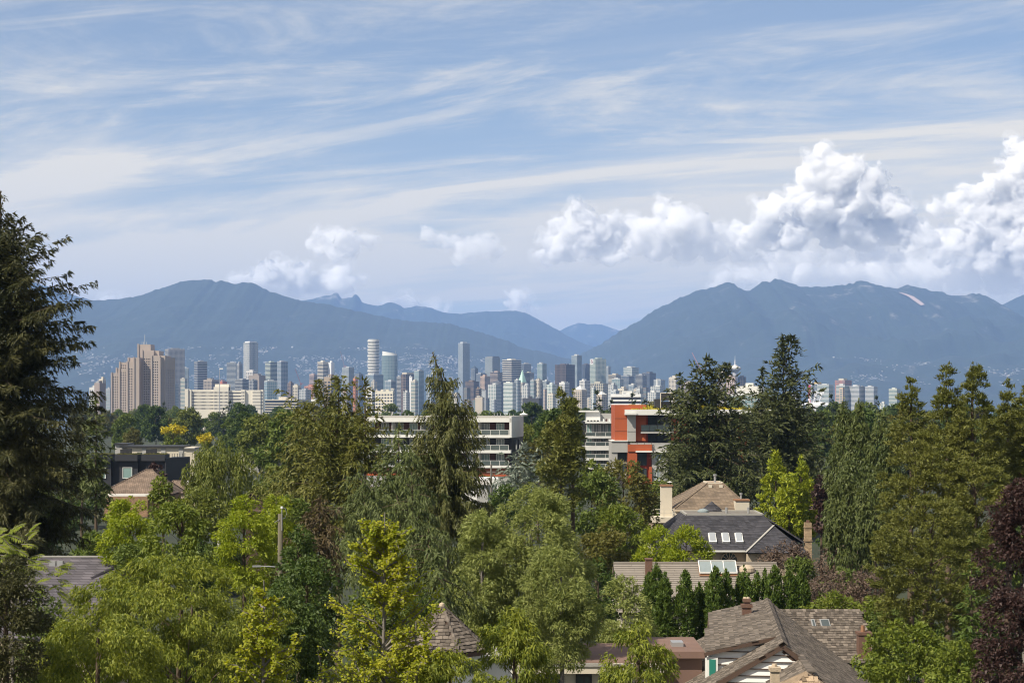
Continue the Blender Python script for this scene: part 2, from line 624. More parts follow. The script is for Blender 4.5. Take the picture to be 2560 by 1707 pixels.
Ridge('mountains_east', [(2330, 880), (2420, 810), (2503, 763), (2531, 749), (2560, 736), (2640, 705), (2760, 690), (2950, 700), (3200, 730), (3500, 780)], 18500, 4500, -80, m_for, seed=37)


def slope_v(R, col, y_px):
    """v at which the slope of R shows at picture height y_px"""
    best = min(np.linspace(0.05, 0.98, 120), key=lambda v: abs((HY - (R.point(col, v).z - CAMZ) / R.point(col, v).y * FPX) - y_px))
    return best


# a ski clearing and a couple of bare scars high on the north range
def patch(name, R, pts, mat):
    mb = MB()
    for (x0, y0, wid), (x1, y1, wid1) in zip(pts[:-1], pts[1:]):
        q = []
        for xx, yy in ((x0 - wid, y0), (x0 + wid, y0 - 1), (x1 + wid1, y1 - 1), (x1 - wid1, y1)):
            col = (xx - 1300) / (3000 - 1300)
            # column -> the crest abscissa is seen at distance d; nearer slope points drift, so solve twice
            for _ in range(6):
                v = slope_v(R, col, yy)
                p = R.point(col, v)
                col += (xx - (CX + p.x / p.y * FPX)) / (3000 - 1300)
            q.append(R.point(col, v) + Vector((0, -14, 14)))
        mb.quad(*q)
    return tag(mb.build(name, mat), kind='structure')


m_scar = mat_plain('bare_earth', (0.40, 0.31, 0.28), 0.9, scale=0.02, var=0.35)
patch('ski_clearing', R_north, [(2247, 735, 2), (2262, 740, 4), (2278, 747, 5), (2290, 755, 7), (2306, 765, 5)], m_scar)
patch('ski_clearing', R_north, [(2262, 716, 7), (2275, 722, 9), (2283, 727, 5)], mat_plain('pale_scree', (0.42, 0.40, 0.38), 0.9, scale=0.02, var=0.3))

# the air: thin blue haze over the whole country up to just above the peaks
mh, nh, lh, bh = new_mat('haze_air')
nh.remove(bh)
pv = nh.new('ShaderNodeVolumePrincipled')
pv.inputs['Color'].default_value = (0.32, 0.525, 1.0, 1)
pv.inputs['Density'].default_value = 4.6e-5
pv.inputs['Anisotropy'].default_value = 0.0
lh.new(pv.outputs[0], nh['Material Output'].inputs['Volume'])
hz = MB()
hz.box(-13500, 13500, -400, 33000, -82, 1460)
tag(hz.build('haze', mh), kind='stuff')
# ------------------------------------------------------------------ cumulus beyond the mountains
def mat_cloud(density):
    """cloud droplets: white scattering air, denser in the heaped clouds than in the ragged ones"""
    m, n, l, b = new_mat('cloud_air')
    n.remove(b)
    out = n['Material Output']
    v = n.new('ShaderNodeVolumePrincipled')
    v.inputs['Color'].default_value = (1.0, 1.0, 1.0, 1)
    v.inputs['Density'].default_value = density
    v.inputs['Anisotropy'].default_value = 0.0
    l.new(v.outputs[0], out.inputs['Volume'])
    return m


M_CLOUD = {}
_ico = {}


def ico(sub):
    if sub not in _ico:
        bm = bmesh.new()
        bmesh.ops.create_icosphere(bm, subdivisions=sub, radius=1.0)
        _ico[sub] = (np.array([v.co[:] for v in bm.verts]), np.array([[v.index for v in f.verts] for f in bm.faces]))
        bm.free()
    return _ico[sub]


def cloud(label, blobs, d, seed, base_y=None, kids=9, thin0=0.0, voxel=None, soft=0.0, dens=0.012, veil=True):
    """a heap of billows: (x, y, r) blobs in picture pixels at distance d, grown with smaller billows, fused and roughened"""
    rng = np.random.default_rng(seed)
    k = px(d)
    sph = []
    for bx_, by_, br in blobs:
        c = np.array(at(bx_, by_, d)) + np.array([0, rng.uniform(-0.5, 0.5) * br * k, 0])
        sph.append((c, br * k))
        for _ in range(kids):
            v = rng.normal(size=3)
            v /= np.linalg.norm(v)
            v[2] = v[2] * 0.9 + 0.25
            r2 = br * k * rng.uniform(0.35, 0.62)
            c2 = c + v * br * k * rng.uniform(0.6, 0.9)
            sph.append((c2, r2))
            for _ in range(2):
                w = rng.normal(size=3)
                w /= np.linalg.norm(w)
                w = w * 0.9 + v * 0.6
                sph.append((c2 + w * r2 * 0.85, r2 * rng.uniform(0.3, 0.55)))
    zb = None if base_y is None else at(0, base_y, d).z
    Vs, Fs, off = [], [], 0
    tv, tf = ico(2)
    for c, r in sph:
        v = tv * r + c
        if zb is not None:
            low_ = v[:, 2] < zb
            v[low_, 2] = zb + (v[low_, 2] - zb) * 0.12
        Vs.append(v)
        Fs.append(tf + off)
        off += len(tv)
    V = np.concatenate(Vs)
    org = np.array(at(blobs[0][0], base_y or blobs[0][1], d))
    tmp = bpy.data.objects.new('cloud_tmp', np_mesh('cloud_tmp', V - org, np.concatenate(Fs), None))
    COL.objects.link(tmp)
    rm = tmp.modifiers.new('r', 'REMESH')
    rm.mode = 'VOXEL'
    rm.voxel_size = voxel or 3.6 * k
    dg = bpy.context.evaluated_depsgraph_get()
    me = bpy.data.meshes.new_from_object(tmp.evaluated_get(dg))
    bpy.data.objects.remove(tmp)
    n = len(me.vertices)
    co = np.empty(n * 3, np.float32)
    no = np.empty(n * 3, np.float32)
    me.vertices.foreach_get('co', co)
    me.vertices.foreach_get('normal', no)
    co, no = co.reshape(-1, 3).astype(float), no.reshape(-1, 3)
    w_ = co / (48 * k)                    # pull the round heaps out of shape first
    warp = np.stack([fbm(w_[:, 0] + 9 * i, w_[:, 1] + 31, w_[:, 2] + 17 * i, seed=seed + 3 * i, octs=3) for i in range(3)], 1)
    lift_ = np.clip(co[:, 2] / (30 * k), 0, 1)[:, None] if base_y else 1.0
    co = co + warp * np.array([24, 24, 15]) * k * lift_
    p = co / (22 * k)
    disp = 0
    for o, a in ((1, 1.0), (2.1, 0.7), (4.3, 0.45), (8.7, 0.28)):
        disp = disp + a * (np.abs(vnoise(p[:, 0] * o + 50, p[:, 1] * o + 50, p[:, 2] * o + 50, seed=seed)) - 0.3)
    hz_ = np.clip((co[:, 2]) / (40 * k), 0, 1) if base_y else 1.0
    co = co + no * (disp * 8 * k * (0.35 + 0.65 * hz_))[:, None]
    me.vertices.foreach_set('co', co.astype(np.float32).ravel())
    me.polygons.foreach_set('use_smooth', np.ones(len(me.polygons), bool))
    me.materials.clear()
    dk = round(dens, 5)
    if dk not in M_CLOUD:
        M_CLOUD[dk] = mat_cloud(dk)
    me.materials.append(M_CLOUD[dk])
    me.update()
    o = link_mesh('cumulus_cloud', me, None, org)
    tag(o, label, 'cloud', 'cumulus clouds above the mountains')
    if veil:                              # the thin torn edge round the heap
        m2 = me.copy()
        no2 = np.empty(n * 3, np.float32)
        m2.vertices.foreach_get('normal', no2)
        q = co / (30 * k)
        f = fbm(q[:, 0] + 3, q[:, 1] + 7, q[:, 2] + 5, seed=seed + 40, octs=4, gain=.6)
        c2 = co + no2.reshape(-1, 3) * ((5 + 13 * f) * k)[:, None]
        m2.vertices.foreach_set('co', c2.astype(np.float32).ravel())
        m2.materials.clear()
        if 'veil' not in M_CLOUD:
            M_CLOUD['veil'] = mat_cloud(0.0016)
        m2.materials.append(M_CLOUD['veil'])
        m2.update()
        link_mesh('cloud_veil', m2, o)
    return o


CD = 36000
cloud('tallest billowing white cloud tower, pointed top, rising over the north mountains',
      [(2066, 388, 28), (2045, 415, 30), (2085, 420, 34), (2030, 455, 34), (2085, 470, 46), (2130, 455, 36), (2170, 470, 34), (2140, 510, 46), (2200, 510, 40), (2245, 535, 34), (2275, 555, 28), (1995, 510, 40), (1950, 535, 36), (2030, 545, 50), (1915, 565, 32), (1880, 580, 26), (2085, 575, 50), (2160, 580, 48), (2225, 580, 40), (1980, 590, 42), (1850, 572, 14), (2270, 600, 26), (1925, 605, 30), (1870, 610, 24)],
      CD, 5, base_y=628)
cloud('white heaped cloud with a thin upright turret, over the valley gap',
      [(1479, 516, 11), (1476, 536, 18), (1445, 560, 34), (1405, 578, 32), (1498, 572, 34), (1530, 600, 28), (1470, 612, 42), (1420, 622, 36), (1378, 635, 26), (1525, 640, 28), (1395, 602, 28), (1358, 650, 14), (1555, 640, 20)],
      CD, 8, base_y=668)
cloud('long flat cloud bank with a smooth cap between the turret cloud and tallest tower',
      [(1680, 538, 20), (1650, 546, 20), (1705, 546, 20), (1600, 580, 26), (1640, 575, 28), (1690, 585, 36), (1740, 588, 32), (1780, 582, 24), (1815, 596, 26), (1840, 580, 18), (1580, 612, 28), (1640, 620, 36), (1710, 622, 36), (1780, 622, 34), (1850, 612, 30)],
      CD + 800, 11, base_y=655, dens=0.007)
cloud('towering white cloud mass cut off by the frame edge above the east ridge',
      [(2556, 370, 28), (2590, 400, 46), (2540, 425, 34), (2580, 470, 52), (2500, 475, 36), (2445, 492, 36), (2395, 512, 30), (2355, 525, 22), (2540, 530, 54), (2470, 548, 48), (2600, 560, 64), (2425, 585, 44), (2500, 610, 54), (2380, 615, 36), (2570, 640, 58), (2460, 640, 48), (2660, 500, 70), (2680, 620, 64), (2350, 645, 26)],
      CD + 1500, 17, base_y=690)
cloud('small round white puff just west of the east cloud mass', [(2302, 580, 18), (2288, 600, 24), (2322, 600, 22), (2275, 615, 18), (2325, 572, 11)], CD - 300, 23, base_y=632)
cloud('low cloud roll resting behind the double north summit', [(1800, 702, 22), (1850, 690, 28), (1900, 688, 30), (1955, 682, 30), (2010, 684, 32), (2060, 686, 30), (2110, 690, 28)], CD + 2500, 29, base_y=735, dens=0.005)
cloud('low cloud roll behind the eastern part of the north ridge', [(2140, 680, 30), (2200, 682, 34), (2260, 680, 34), (2320, 685, 36), (2380, 690, 38), (2440, 690, 40), (2500, 695, 42), (2560, 695, 44)], CD + 2500, 31, base_y=745, dens=0.005)
cloud('grey shaded cloud base hanging below the tallest tower', [(1900, 640, 20), (1960, 638, 24), (2030, 640, 26), (2100, 640, 26), (2170, 642, 26), (2240, 648, 24), (1840, 645, 18)], CD + 1200, 37, base_y=655, dens=0.004)
cloud('ragged pale cloud floating alone above the west mountains', [(812, 596, 24), (850, 598, 30), (888, 602, 26), (922, 606, 16), (800, 622, 20), (840, 628, 24), (880, 628, 16), (798, 578, 12)], CD + 500, 41, base_y=652, dens=0.009)
cloud('cream cloud peeping over the shoulder of the west mountains', [(600, 705, 16), (630, 695, 20), (665, 688, 26), (700, 685, 26), (740, 690, 26), (770, 700, 22), (690, 712, 30), (650, 715, 26), (740, 722, 24)], CD + 500, 43, base_y=760, dens=0.011)
cloud('narrow upright cloud rising behind the twin peaks', [(872, 666, 13), (862, 684, 18), (845, 705, 22), (820, 722, 22), (850, 728, 24), (882, 700, 12), (800, 735, 16)], CD + 500, 47, base_y=765, dens=0.011)
cloud('faint broken cloud patch over the middle of the valley', [(1085, 598, 14), (1120, 610, 20), (1160, 620, 22), (1200, 618, 20), (1230, 628, 14), (1150, 640, 14)], CD + 900, 53, base_y=655, dens=0.004)
cloud('small cream cloud low over the valley ridge', [(1262, 755, 14), (1285, 748, 16), (1305, 752, 16), (1325, 765, 12), (1280, 768, 16)], CD + 900, 59, base_y=800, dens=0.009)
cloud('tiny cream cloud behind the far west ridge', [(268, 742, 10), (285, 738, 12), (300, 745, 9)], CD + 900, 61, base_y=770, dens=0.006)
cloud('low cream cloud line behind the rounded ridge east of the twin peaks', [(960, 765, 16), (1000, 760, 18), (1040, 762, 16), (1080, 770, 14), (1120, 778, 12)], CD + 1500, 67, base_y=800, dens=0.004)
# ------------------------------------------------------------------ the city on the far side of the woods
_mc = {}


def paint(col, rough=0.75, var=0.1):
    key = ('p',) + tuple(round(c, 3) for c in col) + (rough,)
    if key not in _mc:
        _mc[key] = mat_plain('facade_paint', col, rough, var=var, scale=0.05)
    return _mc[key]


def glaze(col):
    key = ('g',) + tuple(round(c, 3) for c in col)
    if key not in _mc:
        _mc[key] = mat_glass('facade_glass', col, rough=0.2, scale=0.12)
    return _mc[key]


WHITE, CREAM, PALE, TAN, BROWN, GREY, DGREY = (0.54, 0.54, 0.52), (0.52, 0.475, 0.39), (0.42, 0.44, 0.445), (0.42, 0.33, 0.26), (0.20, 0.15, 0.12), (0.30, 0.31, 0.32), (0.13, 0.13, 0.14)
GBLUE, GDARK, GTEAL, GGREY, GNAVY = (0.10, 0.15, 0.19), (0.030, 0.036, 0.045), (0.13, 0.20, 0.21), (0.16, 0.19, 0.21), (0.05, 0.075, 0.11)


def face_cells(w, dp, z0, z1, fh, bay, fw, fhh, off=0.12, only_front=False):
    """window rectangles on the four faces of a box centred on the origin"""
    mb = MB()
    nf = max(1, int((z1 - z0) / fh))
    for (ax, half, dist) in (((1, 0), w / 2, dp / 2), ((0, 1), dp / 2, w / 2), ((-1, 0), w / 2, dp / 2), ((0, -1), dp / 2, w / 2)):
        nx, ny = ax[1], -ax[0]
        nb = max(1, int(2 * half / bay))
        bw = 2 * half / nb
        if only_front and (nx, ny) == (0, 1):
            continue
        for i in range(nb):
            c = -half + (i + 0.5) * bw
            for j in range(nf):
                zc = z0 + (j + 0.5) * fh
                a, b = c - bw * fw / 2, c + bw * fw / 2
                lo, hi = zc - fh * fhh / 2, zc + fh * fhh / 2
                o = dist + off
                mb.quad((ax[0] * a + nx * o, ax[1] * a + ny * o, lo), (ax[0] * b + nx * o, ax[1] * b + ny * o, lo), (ax[0] * b + nx * o, ax[1] * b + ny * o, hi), (ax[0] * a + nx * o, ax[1] * a + ny * o, hi))
    return mb


def dress(root, w, dp, z0, z1, style, c1, c2, fh=3.3, bay=4.0):
    """facade of one box: plain wall with windows, glass with floor bands, glass with fins"""
    if style == 'grid':
        MB().box(-w / 2, w / 2, -dp / 2, dp / 2, z0, z1).build('body', paint(c1), root)
        tag(face_cells(w, dp, z0 + 1, z1 - 1.5, fh, bay, 0.62, 0.52).build('window_grid', glaze(c2), root), kind='stuff')
    elif style in ('bands', 'glass'):
        MB().box(-w / 2, w / 2, -dp / 2, dp / 2, z0, z1).build('body', glaze(c2), root)
        mb = MB()
        th, out = (1.35, 0.5) if style == 'bands' else (0.6, 0.12)
        z = z0 + fh
        while z < z1 - 0.5:
            mb.box(-w / 2 - out, w / 2 + out, -dp / 2 - out, dp / 2 + out, z - th, z)
            z += fh
        mb.box(-w / 2 - out, w / 2 + out, -dp / 2 - out, dp / 2 + out, z1 - 0.4, z1 + 0.9)
        tag(mb.build('floor_bands', paint(c1), root), kind='stuff')
        if style == 'glass':
            vb = face_cells(w, dp, z0, z1, z1 - z0 - 0.2, bay, 0.1, 1.0, 0.16)
            tag(vb.build('mullions', paint(c1), root), kind='stuff')
    elif style == 'fins':
        MB().box(-w / 2, w / 2, -dp / 2, dp / 2, z0, z1).build('body', glaze(c2), root)
        vb = face_cells(w, dp, z0, z1, z1 - z0 - 0.2, bay, 0.36, 1.0, 0.5)
        for kf in range(1, int((z1 - z0) / (fh * 2))):
            vb.box(-w / 2 - 0.2, w / 2 + 0.2, -dp / 2 - 0.2, dp / 2 + 0.2, z0 + kf * fh * 2 - 0.8, z0 + kf * fh * 2)
        tag(vb.build('facade_fins', paint(c1), root), kind='stuff')
    elif style == 'frame':
        MB().box(-w / 2, w / 2, -dp / 2, dp / 2, z0, z1).build('body', glaze(c2), root)
        mb = face_cells(w, dp, z0, z1, z1 - z0 - 0.2, bay, 0.3, 1.0, 0.4)
        z = z0 + fh
        while z < z1 + 0.5:
            mb.box(-w / 2 - 0.45, w / 2 + 0.45, -dp / 2 - 0.45, dp / 2 + 0.45, z - 1.0, z)
            z += fh
        tag(mb.build('facade_frame', paint(c1), root), kind='stuff')
    elif style == 'plain':
        MB().box(-w / 2, w / 2, -dp / 2, dp / 2, z0, z1).build('body', paint(c1), root)


USED = set()


def tower(label, x0, xc, x1, ytop, d, style, c1, c2=GDARK, fh=3.3, bay=4.0, plant=0.45, name='tower_block', cat='building', plant_col=None, pyramid=None, group='downtown buildings', extra_z=0):
    a, b = (xc - x0) * px(d), (x1 - xc) * px(d)
    if b < 0.5:
        th, w, dp = 0.0, a, a * 0.8
    elif a < 0.5:
        th, w, dp = 0.0, b, b * 0.8
    else:
        th = max(0.25, min(1.2, math.atan2(b, a)))
        w, dp = a / math.cos(th), b / math.sin(th)
    k = at(xc if a > .5 else x0, HY, d)
    cx_, cy_ = (-w / 2, dp / 2) if a > .5 and b > .5 else ((-w / 2, dp / 2) if a > .5 else (w / 2, dp / 2))
    c, s = math.cos(-th), math.sin(-th)
    gz = ground_z(d)
    root = empty(name, (k.x + c * cx_ - s * cy_, k.y + s * cx_ + c * cy_, gz), -th)
    assert label not in USED, label
    USED.add(label)
    tag(root, label, cat, group)
    z1 = at(0, ytop, d).z - gz
    dress(root, w, dp, 0, z1, style, c1, c2, fh, bay)
    pc = plant_col or c1
    if pyramid:
        h = pyramid
        mb = MB().add([(-w * .52, -dp * .52, z1), (w * .52, -dp * .52, z1), (w * .52, dp * .52, z1), (-w * .52, dp * .52, z1), (0, 0, z1 + h)], [(0, 1, 4), (1, 2, 4), (2, 3, 4), (3, 0, 4), (3, 2, 1, 0)])
        mb.build('roof', paint(pc), root)
    elif plant:
        r = random.Random(label)
        ox = r.uniform(-.15, .15) * w
        mb = MB().box(-w * plant / 2 + ox, w * plant / 2 + ox, -dp * plant / 2, dp * plant / 2, z1, z1 + r.uniform(2.5, 5.0))
        mb.build('roof_plant', paint([q * .9 for q in pc]), root)
        mb = MB()
        for _ in range(3):
            qx, qy, qs = r.uniform(-.4, .4) * w, r.uniform(-.4, .4) * dp, r.uniform(.8, 1.8)
            mb.box(qx - qs, qx + qs, qy - qs, qy + qs, z1 - 0.3, z1 + r.uniform(1.4, 2.6))
        tag(mb.build('roof_units', paint(GREY), root), kind='stuff')
    return root


# --- the big stepped hospital tower and its neighbours
def stepped_tower():
    d = 2600
    k = px(d)
    c0 = at(355, HY, d)
    gz = ground_z(d)
    root = empty('stepped_tower', (c0.x, c0.y, gz), 0)
    tag(root, 'huge pinkish tan concrete tower stepping up from both sides, grid of small dark windows', 'building', 'downtown buildings')
    wallm, winm = paint((0.375, 0.315, 0.270), 0.85), glaze((0.02, 0.02, 0.024))

    def block(xl, xr, yt, front, back, th=0.0, win=True, cols=None, ytw=None):
        X0, X1 = (xl - 355) * k, (xr - 355) * k
        z1 = at(0, yt, d).z - gz
        MB().box(X0, X1, front, back, 0, z1).build('block', wallm, root)
        if win:
            n = cols or max(2, int((X1 - X0) / 4.0))
            bw = (X1 - X0) / (n + 1.4)
            mb = MB()
            zt = (at(0, ytw, d).z - gz) if ytw else z1 - 5
            z = zt
            while z > 12:
                for i in range(n):
                    cxx = X0 + (i + 1.2) * bw
                    mb.box(cxx - bw * .29, cxx + bw * .29, front - 0.1, front + 0.4, z - 1.5, z)
                z -= 3.55
            tag(mb.build('window_grid', winm, root), kind='stuff')
        # pilaster at the left edge casts a line of shade
        MB().box(X0 - 0.5, X0 + 1.4, front - 1.3, front + 2, 0, z1 + 0.8).build('pilaster', wallm, root)

    block(276, 297, 932, 6, 40, cols=3)
    block(286, 318, 920, 12, 44, win=False)
    block(297, 318.5, 921, 2, 40, cols=3, ytw=930)
    block(295, 320, 905, 10, 44, cols=4, ytw=912)
    block(318.5, 337, 904, -3, 40, cols=2, ytw=921)
    block(318, 352, 894, 6, 44, win=False)
    block(337, 351, 894, -8, 40, win=False)
    block(339, 371, 860, 16, 46, win=False)
    block(351, 381, 875, 10, 46, cols=4, ytw=896)
    block(359, 393, 876, 14, 48, win=False)
    block(381, 402, 890, -8, 44, cols=3, ytw=904)
    block(381, 413, 889, 0, 46, win=False)
    # the shaded flank going back on the far side
    X0, X1 = (402 - 355) * k, (427 - 355) * k
    z1 = at(0, 890, d).z - gz
    mb = MB()
    mb.prism([(X0, -8), (X0 + 1, -8), (X1, 34), (X1 - 3, 44), (X0, 44)], 0, z1 - 2)
    mb.build('flank', wallm, root)
    mb = MB()
    for i in range(6):
        f0 = (i + .5) / 6.5
        xx, yy = X0 + 1 + (X1 - X0 - 1) * f0, -8 + 42 * f0
        z = z1 - 20
        while z > 12:
            mb.obox((xx, yy, z), (0.35, 1.0, 0), (.28, -0.12, 0), (0, 0, .75))
            z -= 3.55
    tag(mb.build('window_grid', winm, root), kind='stuff')
    mb = MB()
    for xx in (345, 349, 352, 356):
        mb.bar(((xx - 355) * k, 28, at(0, 860, d).z - gz), ((xx - 355) * k, 28, at(0, 853 if xx != 352 else 834, d).z - gz), 0.5)
    mb.build('antenna', paint(PALE), root)


stepped_tower()


def white_hospital():
    d = 2750
    k = px(d)
    c0 = at(560, HY, d)
    gz = ground_z(d)
    root = empty('hospital_block', (c0.x, c0.y, gz), 0)
    tag(root, 'long cream white hospital block with rows of windows and a taller middle section', 'building', 'downtown buildings')
    wm, gm = paint((0.66, 0.62, 0.53)), glaze((0.03, 0.03, 0.035))

    def blk(xl, xr, yt, front, cols, rows, y0w, name='wing', frac=.5):
        X0, X1, z1 = (xl - 560) * k, (xr - 560) * k, at(0, yt, d).z - gz
        MB().box(X0, X1, front, front + 16, 0, z1).build(name, wm, root)
        if cols:
            bw = (X1 - X0) / cols
            mb = MB()
            for i in range(cols):
                for j in range(rows):
                    zc = at(0, y0w + j * 8.0, d).z - gz
                    mb.box(X0 + (i + .5 - frac / 2) * bw, X0 + (i + .5 + frac / 2) * bw, front - 0.12, front + .4, zc - 1.1, zc + 1.1)
            tag(mb.build('window_grid', gm, root), kind='stuff')

    blk(463, 471, 972, -3, 0, 0, 0)
    blk(471, 478.5, 974, -1, 0, 0, 0)
    blk(478.5, 535, 974, 2, 20, 6, 981)
    blk(535, 572, 967, -4, 12, 6, 981)
    blk(537, 572, 960, 1, 0, 0, 0, 'roof_block')
    blk(572, 603, 976, 1, 18, 6, 982, frac=.72)
    blk(603, 612, 974, -1, 2, 6, 981)
    blk(612, 631, 975, 3, 0, 0, 0)
    blk(631, 651, 975, 1, 8, 6, 981)
    blk(651, 657, 974, 3, 2, 6, 981)


white_hospital()

T = tower
# west of the hospital
T('small cream block half hidden behind the dark cube at the far west end', 246, 257, 262, 947, 3600, 'grid', CREAM)
T('dark brown cube with a pale lit side west of the stepped tan tower', 233, 249, 261, 957, 2800, 'plain', (0.26, 0.22, 0.20))
T('low pale block under the west end of the skyline', 222, 240, 246, 968, 3000, 'grid', WHITE)
T('broad grey tower with a fine concrete window grid just behind the stepped tan tower', 405, 421, 459, 872, 5200, 'grid', (0.27, 0.26, 0.25), GDARK, 3.4, 3.4)
T('small blue glass block beside the broad grey gridded tower', 457, 471, 471, 920, 5300, 'glass', PALE, GBLUE)
T('pale rounded block with cream balconies in front of the grey gridded tower', 451, 462, 466, 947, 4500, 'bands', CREAM, GTEAL)
T('low blue glass block at the foot of the grey gridded tower', 427, 438, 444, 960, 4000, 'frame', PALE, GBLUE)
T('dark slab tower with one blank side and one side of pale bands', 482, 494, 516, 904, 4800, 'bands', GREY, GDARK, 4.5)
T('brown low block behind the white hospital with a flat dark roof', 506, 530, 545, 949, 4300, 'grid', (0.30, 0.26, 0.22))
T('terracotta low roofed block peeping over the white hospital', 545, 556, 566, 953, 4600, 'plain', (0.38, 0.14, 0.10))
T('slim dark teal glass tower with pale balcony edges west of the tall white crowned tower', 567, 589, 589, 907, 5000, 'bands', PALE, GNAVY)
T('grey gridded tower touching the slim dark teal tower', 589, 598, 605, 908, 5100, 'grid', GREY)
T('tall slender white tower with a bright crown, tallest on the west side', 606, 624, 643, 856, 5600, 'fins', WHITE, GGREY, 3.2, 4.0, plant=0.8, plant_col=(0.75, 0.75, 0.75))
T('white low block at the foot of the tall crowned tower', 614, 632, 639, 927, 4700, 'grid', (0.56, 0.54, 0.52))
T('dark glass mid-rise with pale floors behind the hospital', 586, 606, 620, 949, 4300, 'bands', GREY, GDARK)
T('brown flat block behind the east wing of the hospital', 620, 648, 660, 938, 4400, 'plain', (0.27, 0.23, 0.20))
T('grey mid-rise with balcony stacks over the hospital east wing', 621, 634, 642, 950, 4100, 'frame', GREY, GDARK)
T('dark glass tower with green balcony edges, west half of a joined pair', 661, 676, 692, 906, 4700, 'bands', (0.44, 0.48, 0.42), GNAVY)
T('curved dark glass tower, east half of a joined pair', 691, 703, 718, 904, 4600, 'glass', (0.42, 0.42, 0.44), GBLUE)
T('low blue glass podium block in front of the joined pair of towers', 657, 668, 692, 953, 3900, 'glass', PALE, (0.10, 0.19, 0.23))
T('long cream low block in front of the skyline east of the hospital', 660, 742, 764, 1000, 2900, 'bands', CREAM, GDARK, 4.0, plant=0.3)
T('cream cube standing on the long low block', 694, 716, 737, 992, 2980, 'plain', (0.58, 0.52, 0.42), plant=0)
T('pinkish banded mid-rise west of the tower with a white fin', 773, 785, 792, 936, 5200, 'bands', (0.46, 0.36, 0.33), GDARK)
T('tower of thick cream bands with a bright white fin and dark flank', 793, 808, 818, 905, 5000, 'bands', (0.60, 0.56, 0.48), GDARK, 3.8)
T('blank white fin slab joined to the cream banded tower', 818, 828, 835, 906, 5010, 'plain', (0.66, 0.67, 0.68))
T('terracotta tiled low block in the gap west of the white fin', 760, 784, 791, 965, 4200, 'grid', (0.42, 0.20, 0.14))
T('grey glass low block below the terracotta block', 747, 764, 776, 974, 3800, 'frame', PALE, GGREY)
T('pale low block next to the joined glass pair', 731, 744, 751, 963, 4000, 'grid', CREAM)
T('dark brick low block next to the curved glass tower', 718, 727, 733, 957, 4400, 'grid', BROWN)
T('white small houses block below the cream banded tower', 776, 790, 803, 998, 2700, 'grid', WHITE, bay=3)
T('brown concrete office with large dark windows behind the olive conifer top', 808, 827, 841, 942, 3300, 'grid', (0.30, 0.24, 0.18), GDARK, 5.5, 6)
T('glass tower under construction below the crane with a pale lattice boom', 854, 872, 884, 919, 5000, 'glass', PALE, GGREY)
T('dark blue pointed glass block beside the tower under construction', 886, 898, 907, 936, 5200, 'glass', GREY, GNAVY, pyramid=8, plant_col=GNAVY)
T('small orange brick tower between conifer tips', 882, 888, 894, 945, 4200, 'grid', (0.50, 0.20, 0.08))
T('wide dark glass block at the foot of the white ringed cylinder', 912, 934, 957, 937, 4900, 'glass', PALE, GBLUE)
T('cream arched low tower in front of the white ringed cylinder', 928, 936, 942, 953, 4300, 'frame', CREAM, GGREY)
T('glass block under the oval glass tower', 961, 978, 988, 953, 4600, 'glass', PALE, GBLUE)
T('white block of square windows in front of the ringed cylinder', 937, 982, 984, 977, 3000, 'grid', (0.62, 0.58, 0.48), GDARK, 5, 5)
T('white blank ended block behind the conifer tip', 914, 930, 937, 971, 3050, 'grid', (0.62, 0.60, 0.54), GDARK, 5, 6)
T('white banded slice joined to the dark cream-topped tower', 992, 1001, 1001, 942, 4700, 'bands', WHITE, GDARK)
T('dark ribbed tower with a cream top and white stripe', 1001, 1015, 1034, 935, 4600, 'fins', BROWN, GDARK, 3.4, 5, plant_col=CREAM, plant=.9)
T('blank white slab in front of the dark ribbed tower', 1023, 1030, 1031, 942, 4500, 'plain', (0.70, 0.70, 0.70))
T('cream balcony tower between the dark ribbed tower and green glass block', 1027, 1038, 1045, 953, 4300, 'bands', CREAM, GTEAL)
T('pale green glass block east of the dark ribbed tower', 1034, 1047, 1059, 927, 4900, 'glass', PALE, GTEAL)
T('white and grey low tower below the green glass block', 1008, 1016, 1024, 981, 3700, 'frame', WHITE, GGREY)
T('glass block with crossed pale ribs behind the drooping spruce', 1065, 1078, 1100, 935, 4800, 'fins', PALE, GBLUE, 3.4, 7)
T('tallest blue grey glass tower with a chamfered top in the middle of the skyline', 1145, 1157, 1174, 858, 5800, 'glass', (0.40, 0.43, 0.46), (0.15, 0.19, 0.23), plant=.6)
T('slanted dark blue glass tower east of the tallest glass tower', 1177, 1187, 1195, 922, 5500, 'glass', GREY, GNAVY, pyramid=10, plant_col=GNAVY)
T('wide blue glass slab stepping down from the slanted tower', 1190, 1202, 1216, 934, 5450, 'glass', GREY, GNAVY)
T('grey glass box tower with a dark cap', 1212, 1231, 1250, 893, 5600, 'glass', (0.33, 0.36, 0.38), (0.17, 0.20, 0.22), plant=.8, plant_col=DGREY)
T('tan stone block below the grey glass box tower', 1200, 1212, 1225, 940, 5000, 'grid', (0.40, 0.30, 0.24))
T('greyish brown office with fine bands beside the tan stone block', 1225, 1244, 1256, 931, 5100, 'bands', (0.34, 0.28, 0.25), GDARK)
T('broad white tower of bold horizontal bands with a dark banded side', 1256, 1279, 1303, 900, 5200, 'bands', (0.70, 0.66, 0.58), GDARK, 5.2)
T('dark banded glass slab behind the broad white banded tower', 1303, 1310, 1328, 910, 5500, 'bands', GREY, GNAVY, 6)
T('stone hotel with a steep mint green copper roof', 1296, 1306, 1316, 955, 5000, 'grid', CREAM, GDARK, pyramid=34, plant_col=(0.45, 0.66, 0.55))
T('cream tower of closely set bands behind the mint roofed hotel', 1313, 1324, 1335, 932, 5250, 'bands', CREAM, GDARK)
T('green tinted glass tower standing alone east of the mint roofed hotel', 1343, 1356, 1367, 909, 5100, 'glass', PALE, GTEAL)
